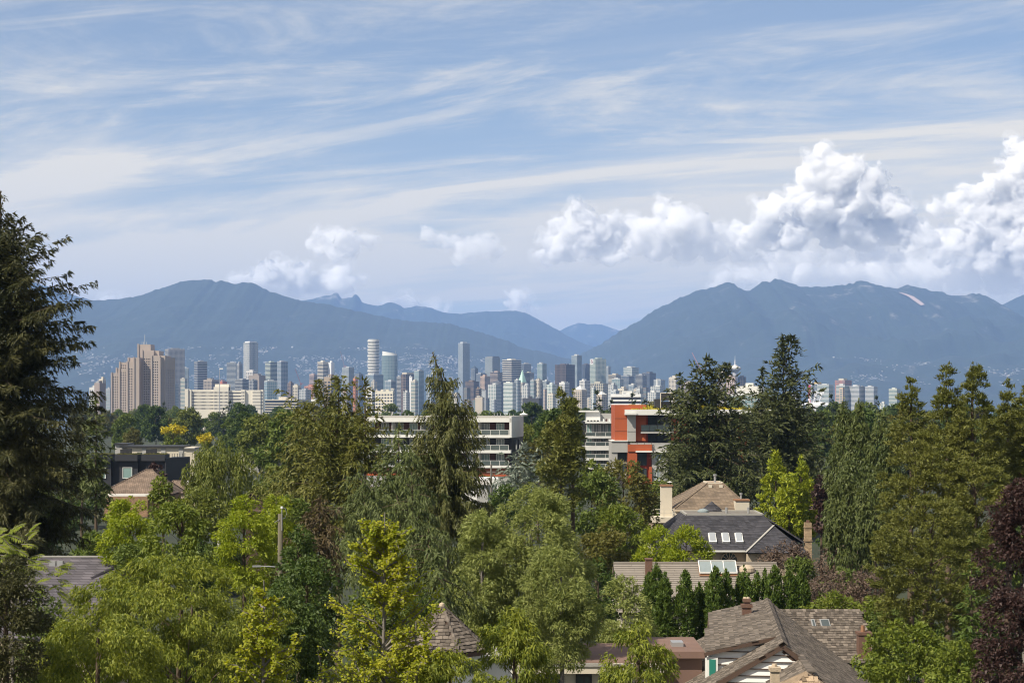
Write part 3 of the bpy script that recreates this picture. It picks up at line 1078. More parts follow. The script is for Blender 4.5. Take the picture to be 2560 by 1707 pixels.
T('massive dark brown office block with fine ribbing', 1388, 1415, 1438, 911, 5000, 'fins', (0.115, 0.09, 0.08), (0.04, 0.035, 0.035), 3.6, 4)
T('tall blue glass tower with a white frame on top behind the dark brown block', 1429, 1443, 1455, 889, 5400, 'glass', PALE, GBLUE, plant_col=WHITE)
T('dark blue glass slab tucked between two taller towers', 1456, 1464, 1478, 911, 5450, 'glass', DGREY, GNAVY)
LOGO = T('pale green banded tower carrying a white sign panel at its top corner', 1476, 1489, 1516, 897, 5200, 'frame', (0.44, 0.48, 0.43), GTEAL, 3.6)
T('curved glass sliver behind the tower with the white sign panel', 1514, 1521, 1527, 917, 5500, 'glass', PALE, GGREY)
# nearer white apartment towers
T('white glass apartment tower beside the grey concrete box', 1220, 1240, 1253, 961, 4300, 'frame', WHITE, GTEAL)
T('white round fronted apartment tower, brightest in the middle of the skyline', 1259, 1281, 1290, 957, 4100, 'bands', (0.66, 0.68, 0.64), GTEAL, 3.0)
T('blue glass side tower attached to the white round fronted tower', 1286, 1294, 1302, 951, 4200, 'glass', WHITE, GBLUE)
T('white slab of flats right below the mint green roof', 1304, 1319, 1326, 963, 4200, 'frame', WHITE, GGREY)
T('slim white tower between the flats and the cream tower', 1326, 1334, 1339, 951, 4500, 'bands', PALE, GTEAL)
T('slim cream tower below the green tinted glass tower', 1339, 1348, 1355, 949, 4500, 'grid', CREAM)
T('grey glass apartment block next to the slim cream tower', 1355, 1366, 1376, 953, 4500, 'glass', PALE, GGREY)
T('white green apartment block below the dark brown office block', 1367, 1381, 1392, 961, 4200, 'frame', (0.58, 0.62, 0.58), GTEAL)
T('white flat topped block in front of the dark brown office block', 1398, 1412, 1424, 956, 4200, 'grid', WHITE)
T('grey concrete box with a blank front behind the drooping spruce', 1191, 1214, 1219, 977, 3800, 'plain', (0.36, 0.38, 0.39))
T('beige low block with a dark medallion window beside the spruce', 1188, 1206, 1211, 993, 3300, 'plain', (0.45, 0.40, 0.33))
T('dark brown low slab behind the white glass apartments', 1163, 1184, 1197, 954, 4900, 'bands', BROWN, GDARK)
T('dark grey slab behind the white round fronted tower', 1233, 1252, 1264, 955, 4800, 'bands', DGREY, GDARK)
T('wide black low hall with a white edge in front of the apartments', 1306, 1348, 1357, 995, 3000, 'plain', (0.05, 0.05, 0.055), plant=.2)
T('cream stone block with a white pyramid roof', 1433, 1454, 1468, 974, 3500, 'grid', (0.46, 0.40, 0.33), GDARK, pyramid=8, plant_col=WHITE)
T('white gridded block behind the pyramid roofed block', 1449, 1462, 1476, 951, 4300, 'grid', WHITE)
T('small twin of the pyramid roofed block half behind a dark spruce', 1492, 1505, 1518, 986, 3300, 'grid', (0.46, 0.40, 0.33), GDARK, pyramid=6, plant_col=WHITE)
T('big olive cream block with a close window grid', 1476, 1508, 1522, 958, 4200, 'frame', (0.46, 0.44, 0.36), GDARK, 3.6)
T('white stepped block east of the big olive cream block', 1521, 1534, 1544, 962, 4100, 'frame', WHITE, GGREY)
T('cream banded office at the centre east of downtown', 1522, 1540, 1553, 937, 5100, 'bands', CREAM, GDARK)
T('teal glass block in front of the cream banded office', 1530, 1550, 1560, 948, 4700, 'glass', PALE, GTEAL)
T('white framed glass tower rising behind the centre east blocks', 1560, 1580, 1598, 918, 5600, 'frame', WHITE, GTEAL, 5)
T('dark glass block beneath the white framed glass tower', 1553, 1572, 1586, 940, 5000, 'glass', GREY, GNAVY)
T('grey stepped office between two dark glass blocks', 1590, 1606, 1618, 938, 5100, 'bands', GREY, GDARK)
T('broad dark glass block with a flat top at the east end of the tight cluster', 1606, 1624, 1641, 933, 5200, 'glass', DGREY, GNAVY)
T('pale blue block at the end of the tight cluster', 1635, 1652, 1664, 950, 5000, 'glass', PALE, GGREY)
T('slim white fin tower before the pale blue block', 1640, 1644, 1646, 948, 4900, 'plain', WHITE)
T('round glass apartment tower in the centre east front row', 1572, 1584, 1594, 962, 4300, 'glass', WHITE, GBLUE)
T('beige low flats between white blocks in the centre east front row', 1545, 1560, 1572, 971, 4200, 'grid', CREAM)
T('white framed apartment block near the tall dark fir', 1627, 1650, 1662, 966, 4200, 'frame', WHITE, GBLUE)
T('lower white block in front of the white framed apartments', 1620, 1640, 1652, 981, 3700, 'frame', WHITE, GGREY)
T('wide low building of black and white stripes behind the orange building', 1529, 1601, 1614, 987, 1900, 'bands', (0.74, 0.74, 0.74), (0.015, 0.015, 0.018), 4.2, plant=.35, plant_col=WHITE)
T('cream gridded tower just west of the tall dark fir', 1673, 1690, 1703, 943, 4700, 'grid', CREAM)
T('brown block filling the gap behind the tall dark fir', 1700, 1725, 1745, 956, 4600, 'grid', (0.32, 0.27, 0.24))
T('tan office beside the saucer topped tower', 1796, 1812, 1823, 931, 5000, 'bands', (0.46, 0.39, 0.31), GDARK)
T('tan block of square windows under the saucer', 1816, 1838, 1847, 942, 4800, 'grid', (0.46, 0.36, 0.30), (0.10, 0.08, 0.08), 4.5, 4.5)
T('dark brown slab east of the saucer topped tower', 1846, 1850, 1866, 942, 5000, 'fins', BROWN, GDARK)
T('large blank white hall below the saucer topped tower', 1843, 1905, 1921, 965, 2600, 'plain', (0.66, 0.64, 0.58), plant=.3)
T('wide teal glass low building in front of the blank white hall', 1820, 1898, 1912, 987, 2300, 'glass', WHITE, (0.16, 0.24, 0.24), 5)
T('white block west of the red mast', 2022, 2030, 2036, 957, 4600, 'bands', WHITE, GBLUE)
T('small tower with an ochre top behind the stadium', 2036, 2044, 2056, 960, 4700, 'glass', PALE, GNAVY, plant_col=(0.55, 0.38, 0.10), plant=.9)
T('white rounded balcony tower behind the slanting white masts', 2046, 2072, 2088, 962, 4300, 'bands', (0.50, 0.51, 0.50), GTEAL, 3.0)
T('red brick gridded tower with a garden on its roof', 2091, 2112, 2133, 950, 5000, 'frame', (0.42, 0.17, 0.13), GGREY, 4, plant=.5, plant_col=CREAM)
T('white apartment tower in front of the red brick tower', 2093, 2112, 2126, 964, 4300, 'bands', (0.46, 0.47, 0.47), GTEAL, 3.0)
T('wide white apartment tower east of the red brick tower', 2126, 2148, 2166, 966, 4300, 'bands', (0.47, 0.48, 0.49), GGREY, 3.0)
T('white apartment tower at the end of the eastern row', 2166, 2184, 2197, 967, 4300, 'bands', (0.45, 0.47, 0.49), GGREY, 3.0)
T('lone pale apartment tower standing apart to the east', 2225, 2242, 2254, 973, 4000, 'bands', (0.46, 0.48, 0.44), GTEAL, 3.0)
T('small low white block west of the lone pale tower', 2200, 2212, 2219, 1010, 3300, 'frame', WHITE, GTEAL)

# --- sign on the tower: white panel with a red S-shaped mark
def sign_panel():
    d = 5188
    p = at(1479.5, 904, d)
    r = empty('sign_panel', (p.x, p.y - 6, p.z), -0.30)
    tag(r, 'white corner sign panel with a dark red letter S on the pale green tower', 'sign')
    w, h = 7.2 * px(d), 13 * px(d)
    MB().box(-w / 2, w / 2, -0.6, 0.6, -h / 2, h / 2).build('panel', paint((0.80, 0.80, 0.80)), r)
    fc = bpy.data.curves.new('letter', 'FONT')
    fc.body = 'S'
    fc.size = 12.5
    fc.extrude = 0.2
    fc.offset = 0.25
    fc.align_x, fc.align_y = 'CENTER', 'CENTER'
    t0 = bpy.data.objects.new('letter_tmp', fc)
    COL.objects.link(t0)
    me = bpy.data.meshes.new_from_object(t0.evaluated_get(bpy.context.evaluated_depsgraph_get()))
    bpy.data.objects.remove(t0)
    me.materials.clear()
    me.materials.append(paint((0.16, 0.02, 0.03)))
    t = bpy.data.objects.new('letter', me)
    t.rotation_euler = (math.pi / 2, 0, 0)
    t.location = (0, -0.9, 0)
    COL.objects.link(t)
    t.parent = r


sign_panel()


# --- round towers
def ringed_cylinder():
    d = 5400
    c0 = at(934, HY, d)
    gz = ground_z(d)
    r = empty('ringed_tower', (c0.x, c0.y, gz))
    tag(r, 'white cylindrical tower wrapped in close rows of rounded balconies', 'building', 'downtown buildings')
    R = 15.0 * px(d)
    z1 = at(0, 851, d).z - gz
    MB().lathe([(R * .9, 0), (R * .9, z1)], 28).build('body', glaze((0.10, 0.11, 0.11)), r, smooth=False)
    mb = MB()
    z, i = 10.0, 0
    while z < z1:
        rr = R * (1.0 + 0.05 * math.sin(i * 1.9))
        mb.lathe([(rr, z - 2.0), (rr, z)], 28)
        z += 4.4
        i += 1
    tag(mb.build('balcony_rings', paint((0.74, 0.73, 0.68)), r), kind='stuff')
    MB().lathe([(R * .95, z1), (R * .95, z1 + 3.2)], 28).build('crown', paint(WHITE), r)


def oval_tower():
    d = 5600
    c0 = at(974, HY, d)
    gz = ground_z(d)
    r = empty('oval_tower', (c0.x, c0.y, gz))
    tag(r, 'blue green oval glass tower with a slanting white crown', 'building', 'downtown buildings')
    a = 19.5 * px(d)
    z1 = at(0, 889, d).z - gz
    n = 32
    ring = [(a * math.cos(2 * math.pi * i / n), a * .62 * math.sin(2 * math.pi * i / n)) for i in range(n)]
    MB().prism(ring, 0, z1).build('body', glaze((0.13, 0.19, 0.20)), r, smooth=False)
    mb = MB()
    for i in range(n):
        x, y = ring[i]
        mb.obox((x * 1.006, y * 1.006, z1 / 2), (.25, 0, 0), (0, .25, 0), (0, 0, z1 / 2))
    for kf in range(1, 24):
        mb.prism([(x * 1.004, y * 1.004) for x, y in ring], z1 * kf / 24 - .5, z1 * kf / 24)
    tag(mb.build('mullions', paint((0.28, 0.33, 0.34)), r), kind='stuff')
    vs = [(x * .93, y * .93, z1) for x, y in ring] + [(x * .93, y * .93, z1 + 9.5 - 4.0 * (x / a)) for x, y in ring]
    mb = MB().add(vs, [(i, (i + 1) % n, n + (i + 1) % n, n + i) for i in range(n)] + [tuple(range(n, 2 * n))])
    mb.build('crown', paint((0.70, 0.70, 0.66)), r)
    mb = MB()
    for x in (-.85, .75):
        mb.bar((x * a, 0, z1), (x * a, 0, z1 + 15), .7)
    mb.build('antenna', paint(GREY), r)


ringed_cylinder()
oval_tower()


def saucer_tower():
    d = 5000
    c0 = at(1837.5, HY, d)
    gz = ground_z(d)
    k = px(d)
    Z = lambda y: at(0, y, d).z - gz
    r = empty('lookout_tower', (c0.x, c0.y, gz))
    tag(r, 'round saucer topped lookout tower with a white striped mast', 'tower', 'downtown buildings')
    MB().lathe([(6.5 * k, 0), (6.5 * k, Z(931)), (8.5 * k, Z(929.5))], 20).build('shaft', paint((0.40, 0.40, 0.42)), r)
    MB().lathe([(7 * k, Z(931)), (12.5 * k, Z(925)), (14.5 * k, Z(923)), (14.5 * k, Z(920.5))], 28).build('saucer_base', paint((0.50, 0.48, 0.46)), r)
    MB().lathe([(13.6 * k, Z(923)), (13.6 * k, Z(920))], 28).build('window_ring', glaze(GDARK), r)
    MB().lathe([(15.2 * k, Z(920.6)), (15.2 * k, Z(919)), (9 * k, Z(916.5)), (8 * k, Z(916.3)), (8 * k, Z(914)), (3 * k, Z(912.5))], 28).build('saucer_top', paint((0.68, 0.65, 0.60)), r)
    MB().lathe([(1.3 * k, Z(913)), (1.0 * k, Z(901)), (.45 * k, Z(899)), (.35 * k, Z(889))], 10).build('mast', paint((0.70, 0.70, 0.72)), r)


saucer_tower()


def stadium():
    d = 4100
    c0 = at(2040, HY, d)
    gz = ground_z(d)
    k = px(d)
    r = empty('stadium', (c0.x, c0.y, gz))
    tag(r, 'stadium with a ring of slanting white steel masts beside the eastern towers', 'stadium')
    Z = lambda y: at(0, y, d).z - gz
    MB().lathe([(36 * k, 0), (40 * k, Z(1012)), (30 * k, Z(1008)), (4 * k, Z(1003))], 32).build('roof', paint((0.68, 0.68, 0.68)), r)
    for i, (x0, x1, yt) in enumerate([(2016, 2024, 979), (2026, 2038, 977), (2031, 2044, 978), (2039, 2053, 978), (2045, 2059, 977)]):
        for o in (-1.2, 1.6):
            MB().bar(((x0 - 2040 + o) * k, -20 * k + i * 5, Z(1016)), ((x1 - 2040 + o) * k, -20 * k + i * 5, Z(yt)), 1.5).build('mast', paint((0.78, 0.78, 0.78)), r)
    MB().bar((-18.5 * k, -10 * k, Z(1010)), (-17.8 * k, -10 * k, Z(962)), 3.0, 4.5).build('banner', paint((0.55, 0.05, 0.10)), r)
    for x0, x1, x2 in ((1826, 1830, 1838), (1832, 1836, 1829)):
        pass


stadium()


# --- tower cranes
def crane(label, x, y0, d, jib, col):
    gz = ground_z(d)
    c0 = at(x, HY, d)
    r = empty('tower_crane', (c0.x, c0.y, gz))
    tag(r, label, 'crane', 'cranes over the city')
    m = paint(col)
    k = px(d)
    zt = at(0, y0, d).z - gz
    mast, boom = MB(), MB()
    s = 0.9
    for sx in (-s, s):
        for sy in (-s, s):
            mast.bar((sx, sy, 0), (sx, sy, zt), .35)
    z = 0
    while z < zt - 4:
        mast.bar((-s, -s, z), (s, -s, z + 4), .25)
        mast.bar((s, -s, z + 4), (-s, -s, z + 8), .25)
        z += 8
    tip = Vector((jib[0] * k, 0, zt + jib[1] * k))
    o = Vector((0, 0, zt))
    d3 = (tip - o)
    perp = Vector((-d3.z, 0, d3.x)).normalized()
    for sp_ in ((0, 1.0), (1.1, 0), (-1.1, 0)):
        q = perp * sp_[1] * (1 if perp.z > 0 else -1) + Vector((0, sp_[0], 0))
        boom.bar(o + q, tip + q * .4, .4)
    for i in range(12):
        f0, f1 = i / 12, (i + 1) / 12
        a, b = o + d3 * f0, o + d3 * f1
        boom.bar(a + perp, b + Vector((0, 1, 0)), .2)
        boom.bar(a + Vector((0, -1, 0)), b + perp, .2)
    mast.build('mast', m, r)
    boom.build('boom', m, r)
    MB().box(-2.2, 2.2, -1.6, 1.6, zt - 2, zt + 1.5).build('cab', m, r)
    back = -d3.normalized() * 8
    back.z = min(back.z, 1)
    MB().obox((back.x, 0, zt + 1.5), (4, 0, 0), (0, 1, 0), (0, 0, 1)).build('counter_jib', m, r)


crane('dark red crane with raised boom in the low gap west of the white fin', 752, 960, 4600, (-14, 38), (0.20, 0.08, 0.09))
crane('crane with a long pale lattice boom above the unfinished glass tower', 861, 916, 5050, (-10, 38), (0.24, 0.18, 0.22))
crane('red and white crane boom poking out above the tall dark fir', 1752, 925, 4900, (-22, 44), (0.50, 0.25, 0.24))

# --- filler: the small blocks that close the gaps low in the skyline
_lm = [(240, 'the dark brown cube at the west end'), (350, 'the stepped tan tower'), (440, 'the broad grey gridded tower'), (500, 'the dark slab tower'), (560, 'the white hospital'), (624, 'the tall crowned tower'), (690, 'the joined pair of glass towers'), (760, 'the terracotta block'), (812, 'the cream banded tower'), (870, 'the tower under construction'), (934, 'the ringed cylinder'), (974, 'the oval glass tower'), (1020, 'the dark ribbed tower'), (1080, 'the ribbed glass block'), (1160, 'the tallest glass tower'), (1230, 'the grey glass box tower'), (1280, 'the broad white banded tower'), (1312, 'the mint roofed hotel'), (1356, 'the green tinted glass tower'), (1412, 'the massive dark brown block'), (1495, 'the tower with the sign panel'), (1545, 'the cream banded office'), (1580, 'the white framed glass tower'), (1630, 'the broad dark glass block'), (1690, 'the cream tower by the fir'), (1837, 'the saucer topped tower'), (1950, 'the blank white hall'), (2040, 'the stadium'), (2110, 'the red brick tower'), (2180, 'the eastern white towers'), (2240, 'the lone pale tower')]
rf = random.Random(11)
_tones = [('white', WHITE), ('cream', CREAM), ('grey', GREY), ('pale', PALE), ('tan', TAN), ('brown', BROWN), ('beige', (0.48, 0.42, 0.34))]
for i in range(62):
    x = rf.choice([rf.uniform(225, 275), rf.uniform(430, 1700), rf.uniform(430, 1700), rf.uniform(660, 1680), rf.uniform(1900, 2260), rf.uniform(1100, 1680)])
    d = rf.uniform(3300, 4700)
    y = rf.uniform(968, 1002)
    wpx = rf.uniform(9, 22)
    tn, tcol = rf.choice(_tones)
    st = rf.choice(['grid', 'frame', 'bands', 'grid', 'glass'])
    lm = min(_lm, key=lambda q: abs(q[0] - x))[1]
    side = 'west of' if x < min(_lm, key=lambda q: abs(q[0] - x))[0] else 'east of'
    what = {'grid': 'low block with small windows', 'frame': 'low framed flats', 'bands': 'low banded block', 'glass': 'low glassy block'}[st]
    lab = f'{tn} {what} {side} {lm}'
    if lab in USED:
        for od in ('second', 'third', 'fourth'):
            if lab.replace('low', od + ' low', 1) not in USED:
                lab = lab.replace('low', od + ' low', 1)
                break
    if lab in USED:
        continue
    T(lab, x - wpx / 2, x + wpx * rf.uniform(-.1, .25), x + wpx / 2, y, d, st, tcol, rf.choice([GDARK, GGREY, GBLUE, GTEAL]), plant=rf.choice([.3, .5, 0]))

# --- houses scattered up the west and north slopes
def hill_house_mesh(i):
    w, dp, h = 13 + 3 * i, 10, 5 + i
    mb = MB().box(-w / 2, w / 2, -dp / 2, dp / 2, -4, h)
    mb.add([(-w / 2, -dp / 2, h), (w / 2, -dp / 2, h), (w / 2, dp / 2, h), (-w / 2, dp / 2, h), (-w / 2, 0, h + 3), (w / 2, 0, h + 3)], [(0, 1, 5, 4), (2, 3, 4, 5), (1, 2, 5), (3, 0, 4)])
    return mb.mesh('hill_house', paint([(0.38, 0.38, 0.37), (0.32, 0.30, 0.28), (0.26, 0.27, 0.28)][i]))


hm = [hill_house_mesh(i) for i in range(3)]
rh = random.Random(5)
def screen(p):
    return CX + p.x / p.y * FPX, HY - (p.z - CAMZ) / p.y * FPX


def hill_spots(R, n, x0, x1, y0, y1, seed, lo, hi):
    out, g = [], 0
    while len(out) < n and g < n * 60:
        g += 1
        p = R.point(rh.random(), rh.uniform(.25, .9))
        x, y = screen(p)
        if not (x0 < x < x1 and y0 < y < y1):
            continue
        cl = vnoise(np.array([x / 70.0]), np.array([y / 16.0]), seed=seed)[0] + .5 * vnoise(np.array([x / 22.0]), np.array([y / 7.0]), seed=seed + 1)[0]
        if cl < rh.uniform(lo, hi):
            continue
        out.append(p)
    return out


spots = hill_spots(R_west, 2600, 190, 1400, 868, 960, 4, -.4, .6)
nw = len(spots)
spots += hill_spots(R_north, 420, 2080, 2700, 893, 965, 8, 0, .9)
order = list(range(len(spots)))
rh.shuffle(order)
big = MB()
for n_, i in enumerate(order):
    p = spots[i]
    if n_ < 280:
        o = link_mesh('hillside_house', hm[rh.randrange(3)], None, p + Vector((0, 0, 1)), rh.uniform(-.6, .6))
        s = rh.uniform(.6, 1.05)
        o.scale = (s, s, s)
        east = i >= nw
        lm_ = min(_lm, key=lambda q: abs(q[0] - screen(p)[0]))[1]
        tag(o, 'tiny pale house on the hazy slope above ' + lm_, 'house', 'houses on the north slope' if east else 'houses on the west slope')
    else:
        w, h = rh.uniform(2.5, 6), rh.uniform(2, 4.5)
        big.box(p.x - w, p.x + w, p.y - 5, p.y + 5, p.z - 3, p.z + h)
tag(big.build('hillside_suburb', paint((0.27, 0.27, 0.265))), 'speckle of small far houses spread over the hazy slopes', 'houses', kind='stuff')
# ------------------------------------------------------------------ trees
def unit(a):
    return a / np.maximum(np.linalg.norm(a, axis=-1, keepdims=True), 1e-9)


def leaf_mesh(name, P, D, N, L, Wd, mat, shape='rhomb'):
    """one small folded blade per leaf: P base points, D blade directions, N face normals"""
    D = unit(D)
    S = unit(np.cross(D, N))
    L, Wd = np.asarray(L)[:, None], np.asarray(Wd)[:, None]
    n = len(P)
    if shape == 'rhomb':
        mid = P + D * L * 0.45
        V = np.stack([P, mid + S * Wd / 2, P + D * L, mid - S * Wd / 2], 1).reshape(-1, 3)
        F = np.arange(n * 4).reshape(n, 4)
    elif shape == 'tri':
        V = np.stack([P + S * Wd * .5, P + D * L, P - S * Wd * .5], 1).reshape(-1, 3)
        F = np.arange(n * 3).reshape(n, 3)
    else:                                   # round leaf, six corners
        U = unit(np.cross(S, D))
        V = np.stack([P, P + D * L * .25 + S * Wd * .45 + U * L * .04, P + D * L * .7 + S * Wd * .42 + U * L * .04, P + D * L, P + D * L * .7 - S * Wd * .42 + U * L * .04, P + D * L * .25 - S * Wd * .45 + U * L * .04], 1).reshape(-1, 3)
        F = np.arange(n * 6).reshape(n, 6)
    return np_mesh(name, V, F, mat)


def tubes_mesh(name, segs, mat, n=4):
    """many tapered limbs as one wood mesh; segs: (points (k,3), radii (k))"""
    Vs, Fs, off = [], [], 0
    ang = np.arange(n) * 2 * math.pi / n
    for pts, rad in segs:
        pts = np.asarray(pts, float)
        k = len(pts)
        d = unit(np.gradient(pts, axis=0))
        up = np.where(np.abs(d[:, 2:3]) < 0.9, np.array([[0, 0, 1.0]]), np.array([[1.0, 0, 0]]))
        s = unit(np.cross(d, up))
        u = np.cross(s, d)
        ring = pts[:, None, :] + (s[:, None, :] * np.cos(ang)[None, :, None] + u[:, None, :] * np.sin(ang)[None, :, None]) * np.asarray(rad)[:, None, None]
        Vs.append(ring.reshape(-1, 3))
        i = np.arange(k - 1)[:, None] * n
        a = np.arange(n)[None, :]
        b = (np.arange(n)[None, :] + 1) % n
        Fs.append(np.stack([i + a, i + b, i + n + b, i + n + a], -1).reshape(-1, 4) + off)
        off += k * n
    return np_mesh(name, np.concatenate(Vs), np.concatenate(Fs), mat, True)


BARK = {}


def bark(kind='brown'):
    if kind not in BARK:
        col = {'brown': (0.09, 0.065, 0.045), 'grey': (0.16, 0.145, 0.13), 'white': (0.42, 0.40, 0.36), 'dead': (0.20, 0.14, 0.10)}[kind]
        BARK[kind] = mat_plain('bark_' + kind, col, 0.9, var=0.35, scale=3.0, bump=0.5, bscale=14, stretch=(1, 1, 0.3))
    return BARK[kind]


class Outline:
    """half width of a crown against height, measured as (picture y, half width in picture pixels) from the top down, at distance d"""

    def __init__(self, pts, d):
        self.ys = np.array([p[0] for p in pts], float)
        self.hw = np.array([p[1] for p in pts], float)
        self.d, self.k = d, px(d)
        self.ztop = CAMZ - (self.ys[0] - HY) * self.k - ground_z(d)
        self.zbot = max(0.3, CAMZ - (self.ys[-1] - HY) * self.k - ground_z(d))
        self.R = self.hw.max() * self.k

    def at(self, z):
        """half width in metres at height z above the ground"""
        y = HY - (np.asarray(z) + ground_z(self.d) - CAMZ) / self.k
        return np.interp(y, self.ys, self.hw) * self.k

    def area_px(self):
        """crown area in render pixels"""
        return float(np.sum((self.hw[1:] + self.hw[:-1]) * np.diff(self.ys))) / 6.25


def conifer(rng, O, mat, boughs=150, per=5, cover=3.0, leaf_px=5.0, lw=.3, slope=.2, droop=.35, lift=.15, hang=.25, tw_len=.28, jitter=.25, spread=.6, rand_br=.2, fluff=.1, lean=0.0, fork=(), tip_bend=None, tw_min=.5, fill=.4, whorl=0.0):
    """trunk, boughs set round it all the way up, twigs along each bough, needle sprays along each twig"""
    H, R, k = O.ztop, O.R, O.d / 1840.0
    leaf = leaf_px * k
    zz = np.linspace(0, 1, 12)
    wob = np.stack([lean * zz ** 2 + rng.normal(0, .012, 12) * R, rng.normal(0, .012, 12) * R, zz * H], 1)
    wob[0, :2] = 0
    if tip_bend is not None:
        wob[-1, 0] += tip_bend * k
        wob[-2, 0] += tip_bend * k * .2
    segs = [(wob, np.linspace(H * .011, H * .0012, 12))]
    for fx, fz in fork:
        f0 = np.array([0, 0, fz * H * .8])
        segs.append((np.stack([f0, f0 + np.array([fx * k * .6, 0, H * .1]), np.array([fx * k, 0, fz * H])]), np.array([.1, .07, .02])))
    zr = np.linspace(O.zbot, H * .995, 400)
    wgt = (O.at(zr) + .12 * R) ** .6
    cdf = np.cumsum(wgt)
    cdf /= cdf[-1]
    nb = boughs
    z = np.interp((np.arange(nb) + rng.uniform(0, 1, nb)) / nb, cdf, zr)
    if whorl:
        z = np.clip(np.round(z / whorl) * whorl + rng.normal(0, .1 * whorl, nb), O.zbot, H * .995)
    az = np.arange(nb) * 2.399963 + rng.normal(0, .35, nb)
    keep = (np.sin(az) < .35) | (rng.uniform(size=nb) < .45)          # fewer boughs on the far side
    z, az = z[keep], az[keep]
    nb = len(z)
    t = (z - O.zbot) / (H - O.zbot)
    Lb = np.maximum(O.at(z) * np.exp(rng.normal(0, rand_br, nb)), .04 * R)
    Lb = np.where(rng.uniform(size=nb) < fill, Lb * rng.uniform(.35, .8, nb), Lb)      # short inner boughs close the crown
    root = np.stack([np.interp(z / H, zz, wob[:, i]) for i in range(3)], 1)
    out = np.stack([np.cos(az), np.sin(az), np.zeros_like(az)], 1)
    sl = slope + (t - .5) * .6 + rng.normal(0, .12, nb)
    s5 = np.linspace(0, 1, 6)
    curve = root[:, None] + out[:, None] * (Lb[:, None] * s5)[..., None]
    curve[:, :, 2] += Lb[:, None] * (sl[:, None] * s5 - (droop * (1 - t * .5))[:, None] * s5 ** 2 * 1.4 + lift * s5 ** 4)
    for i in range(nb):
        if Lb[i] > .25 * R and i % 2 == 0:
            segs.append((curve[i][:5], np.linspace(max(.02, Lb[i] * .013), .008, 5)))
    total = cover * O.area_px() / (leaf_px * leaf_px * lw * .5 * .6)
    ntw = np.maximum(2, (total / per * (Lb ** 1.3) / np.sum(Lb ** 1.3)).astype(int))
    bi = np.repeat(np.arange(nb), ntw)
    m = len(bi)
    su = rng.uniform(.06, 1, m)
    i0 = np.clip((su * 5).astype(int), 0, 4)
    fr = (su * 5 - i0)[:, None]
    tp = curve[bi, i0] * (1 - fr) + curve[bi, i0 + 1] * fr
    td = unit(curve[bi, i0 + 1] - curve[bi, i0])
    side = unit(np.cross(td, np.array([0, 0, 1.0])))
    sgn = rng.choice([-1.0, 1.0], m)[:, None]
    tl = tw_len * Lb[bi] * (1.05 - su) ** .6 * rng.uniform(.6, 1.3, m) + tw_min * leaf
    twd = unit(td * .6 + side * sgn * spread * 1.3 + rng.normal(0, .22 + fluff, (m, 3)) + np.array([0, 0, -hang]))
    q = (np.arange(per)[None, :] + rng.uniform(0, 1, (m, per))) / per
    pp = tp[:, None] + twd[:, None] * (tl[:, None] * q)[..., None]
    pp[..., 2] -= hang * tl[:, None] * q ** 2 * .8
    dd = twd[:, None] + rng.normal(0, jitter, pp.shape) + np.array([0, 0, -hang * .8]) * q[..., None]
    nn = np.array([0, -.25, .9]) + rng.normal(0, .7, pp.shape)
    Ps, Ds, Ns = [pp.reshape(-1, 3)], [dd.reshape(-1, 3)], [nn.reshape(-1, 3)]
    kk = 40
    zt = rng.uniform(.94, 1.0, kk)
    Ps.append(np.stack([np.interp(zt, zz, wob[:, i]) for i in range(3)], 1))
    Ds.append(np.stack([rng.normal(0, .5, kk), rng.normal(0, .5, kk), rng.uniform(.2, 1, kk)], 1))
    Ns.append(rng.normal(size=(kk, 3)))
    for fx, fz in fork:
        n2 = 500
        f = rng.uniform(0, 1, n2)
        c = np.stack([fx * k * (.6 + .4 * f), 0 * f, H * (fz * .8 + .1 + (fz * .2 - .1) * f)], 1)
        a2 = rng.uniform(0, 6.28, n2)
        rr = (1 - f) * 16 * k * rng.uniform(.2, 1, n2) + .1
        o2 = np.stack([np.cos(a2), np.sin(a2), rng.uniform(-.2, .6, n2)], 1)
        Ps.append(c + o2 * rr[:, None])
        Ds.append(o2 + rng.normal(0, .3, (n2, 3)))
        Ns.append(np.array([0, 0, 1.0]) + rng.normal(0, .5, (n2, 3)))
    P, D, N = np.concatenate(Ps), np.concatenate(Ds), np.concatenate(Ns)
    L = leaf * rng.uniform(.55, 1.35, len(P))
    return segs, leaf_mesh('crown', P, D, N, L, L * lw, mat, 'tri')


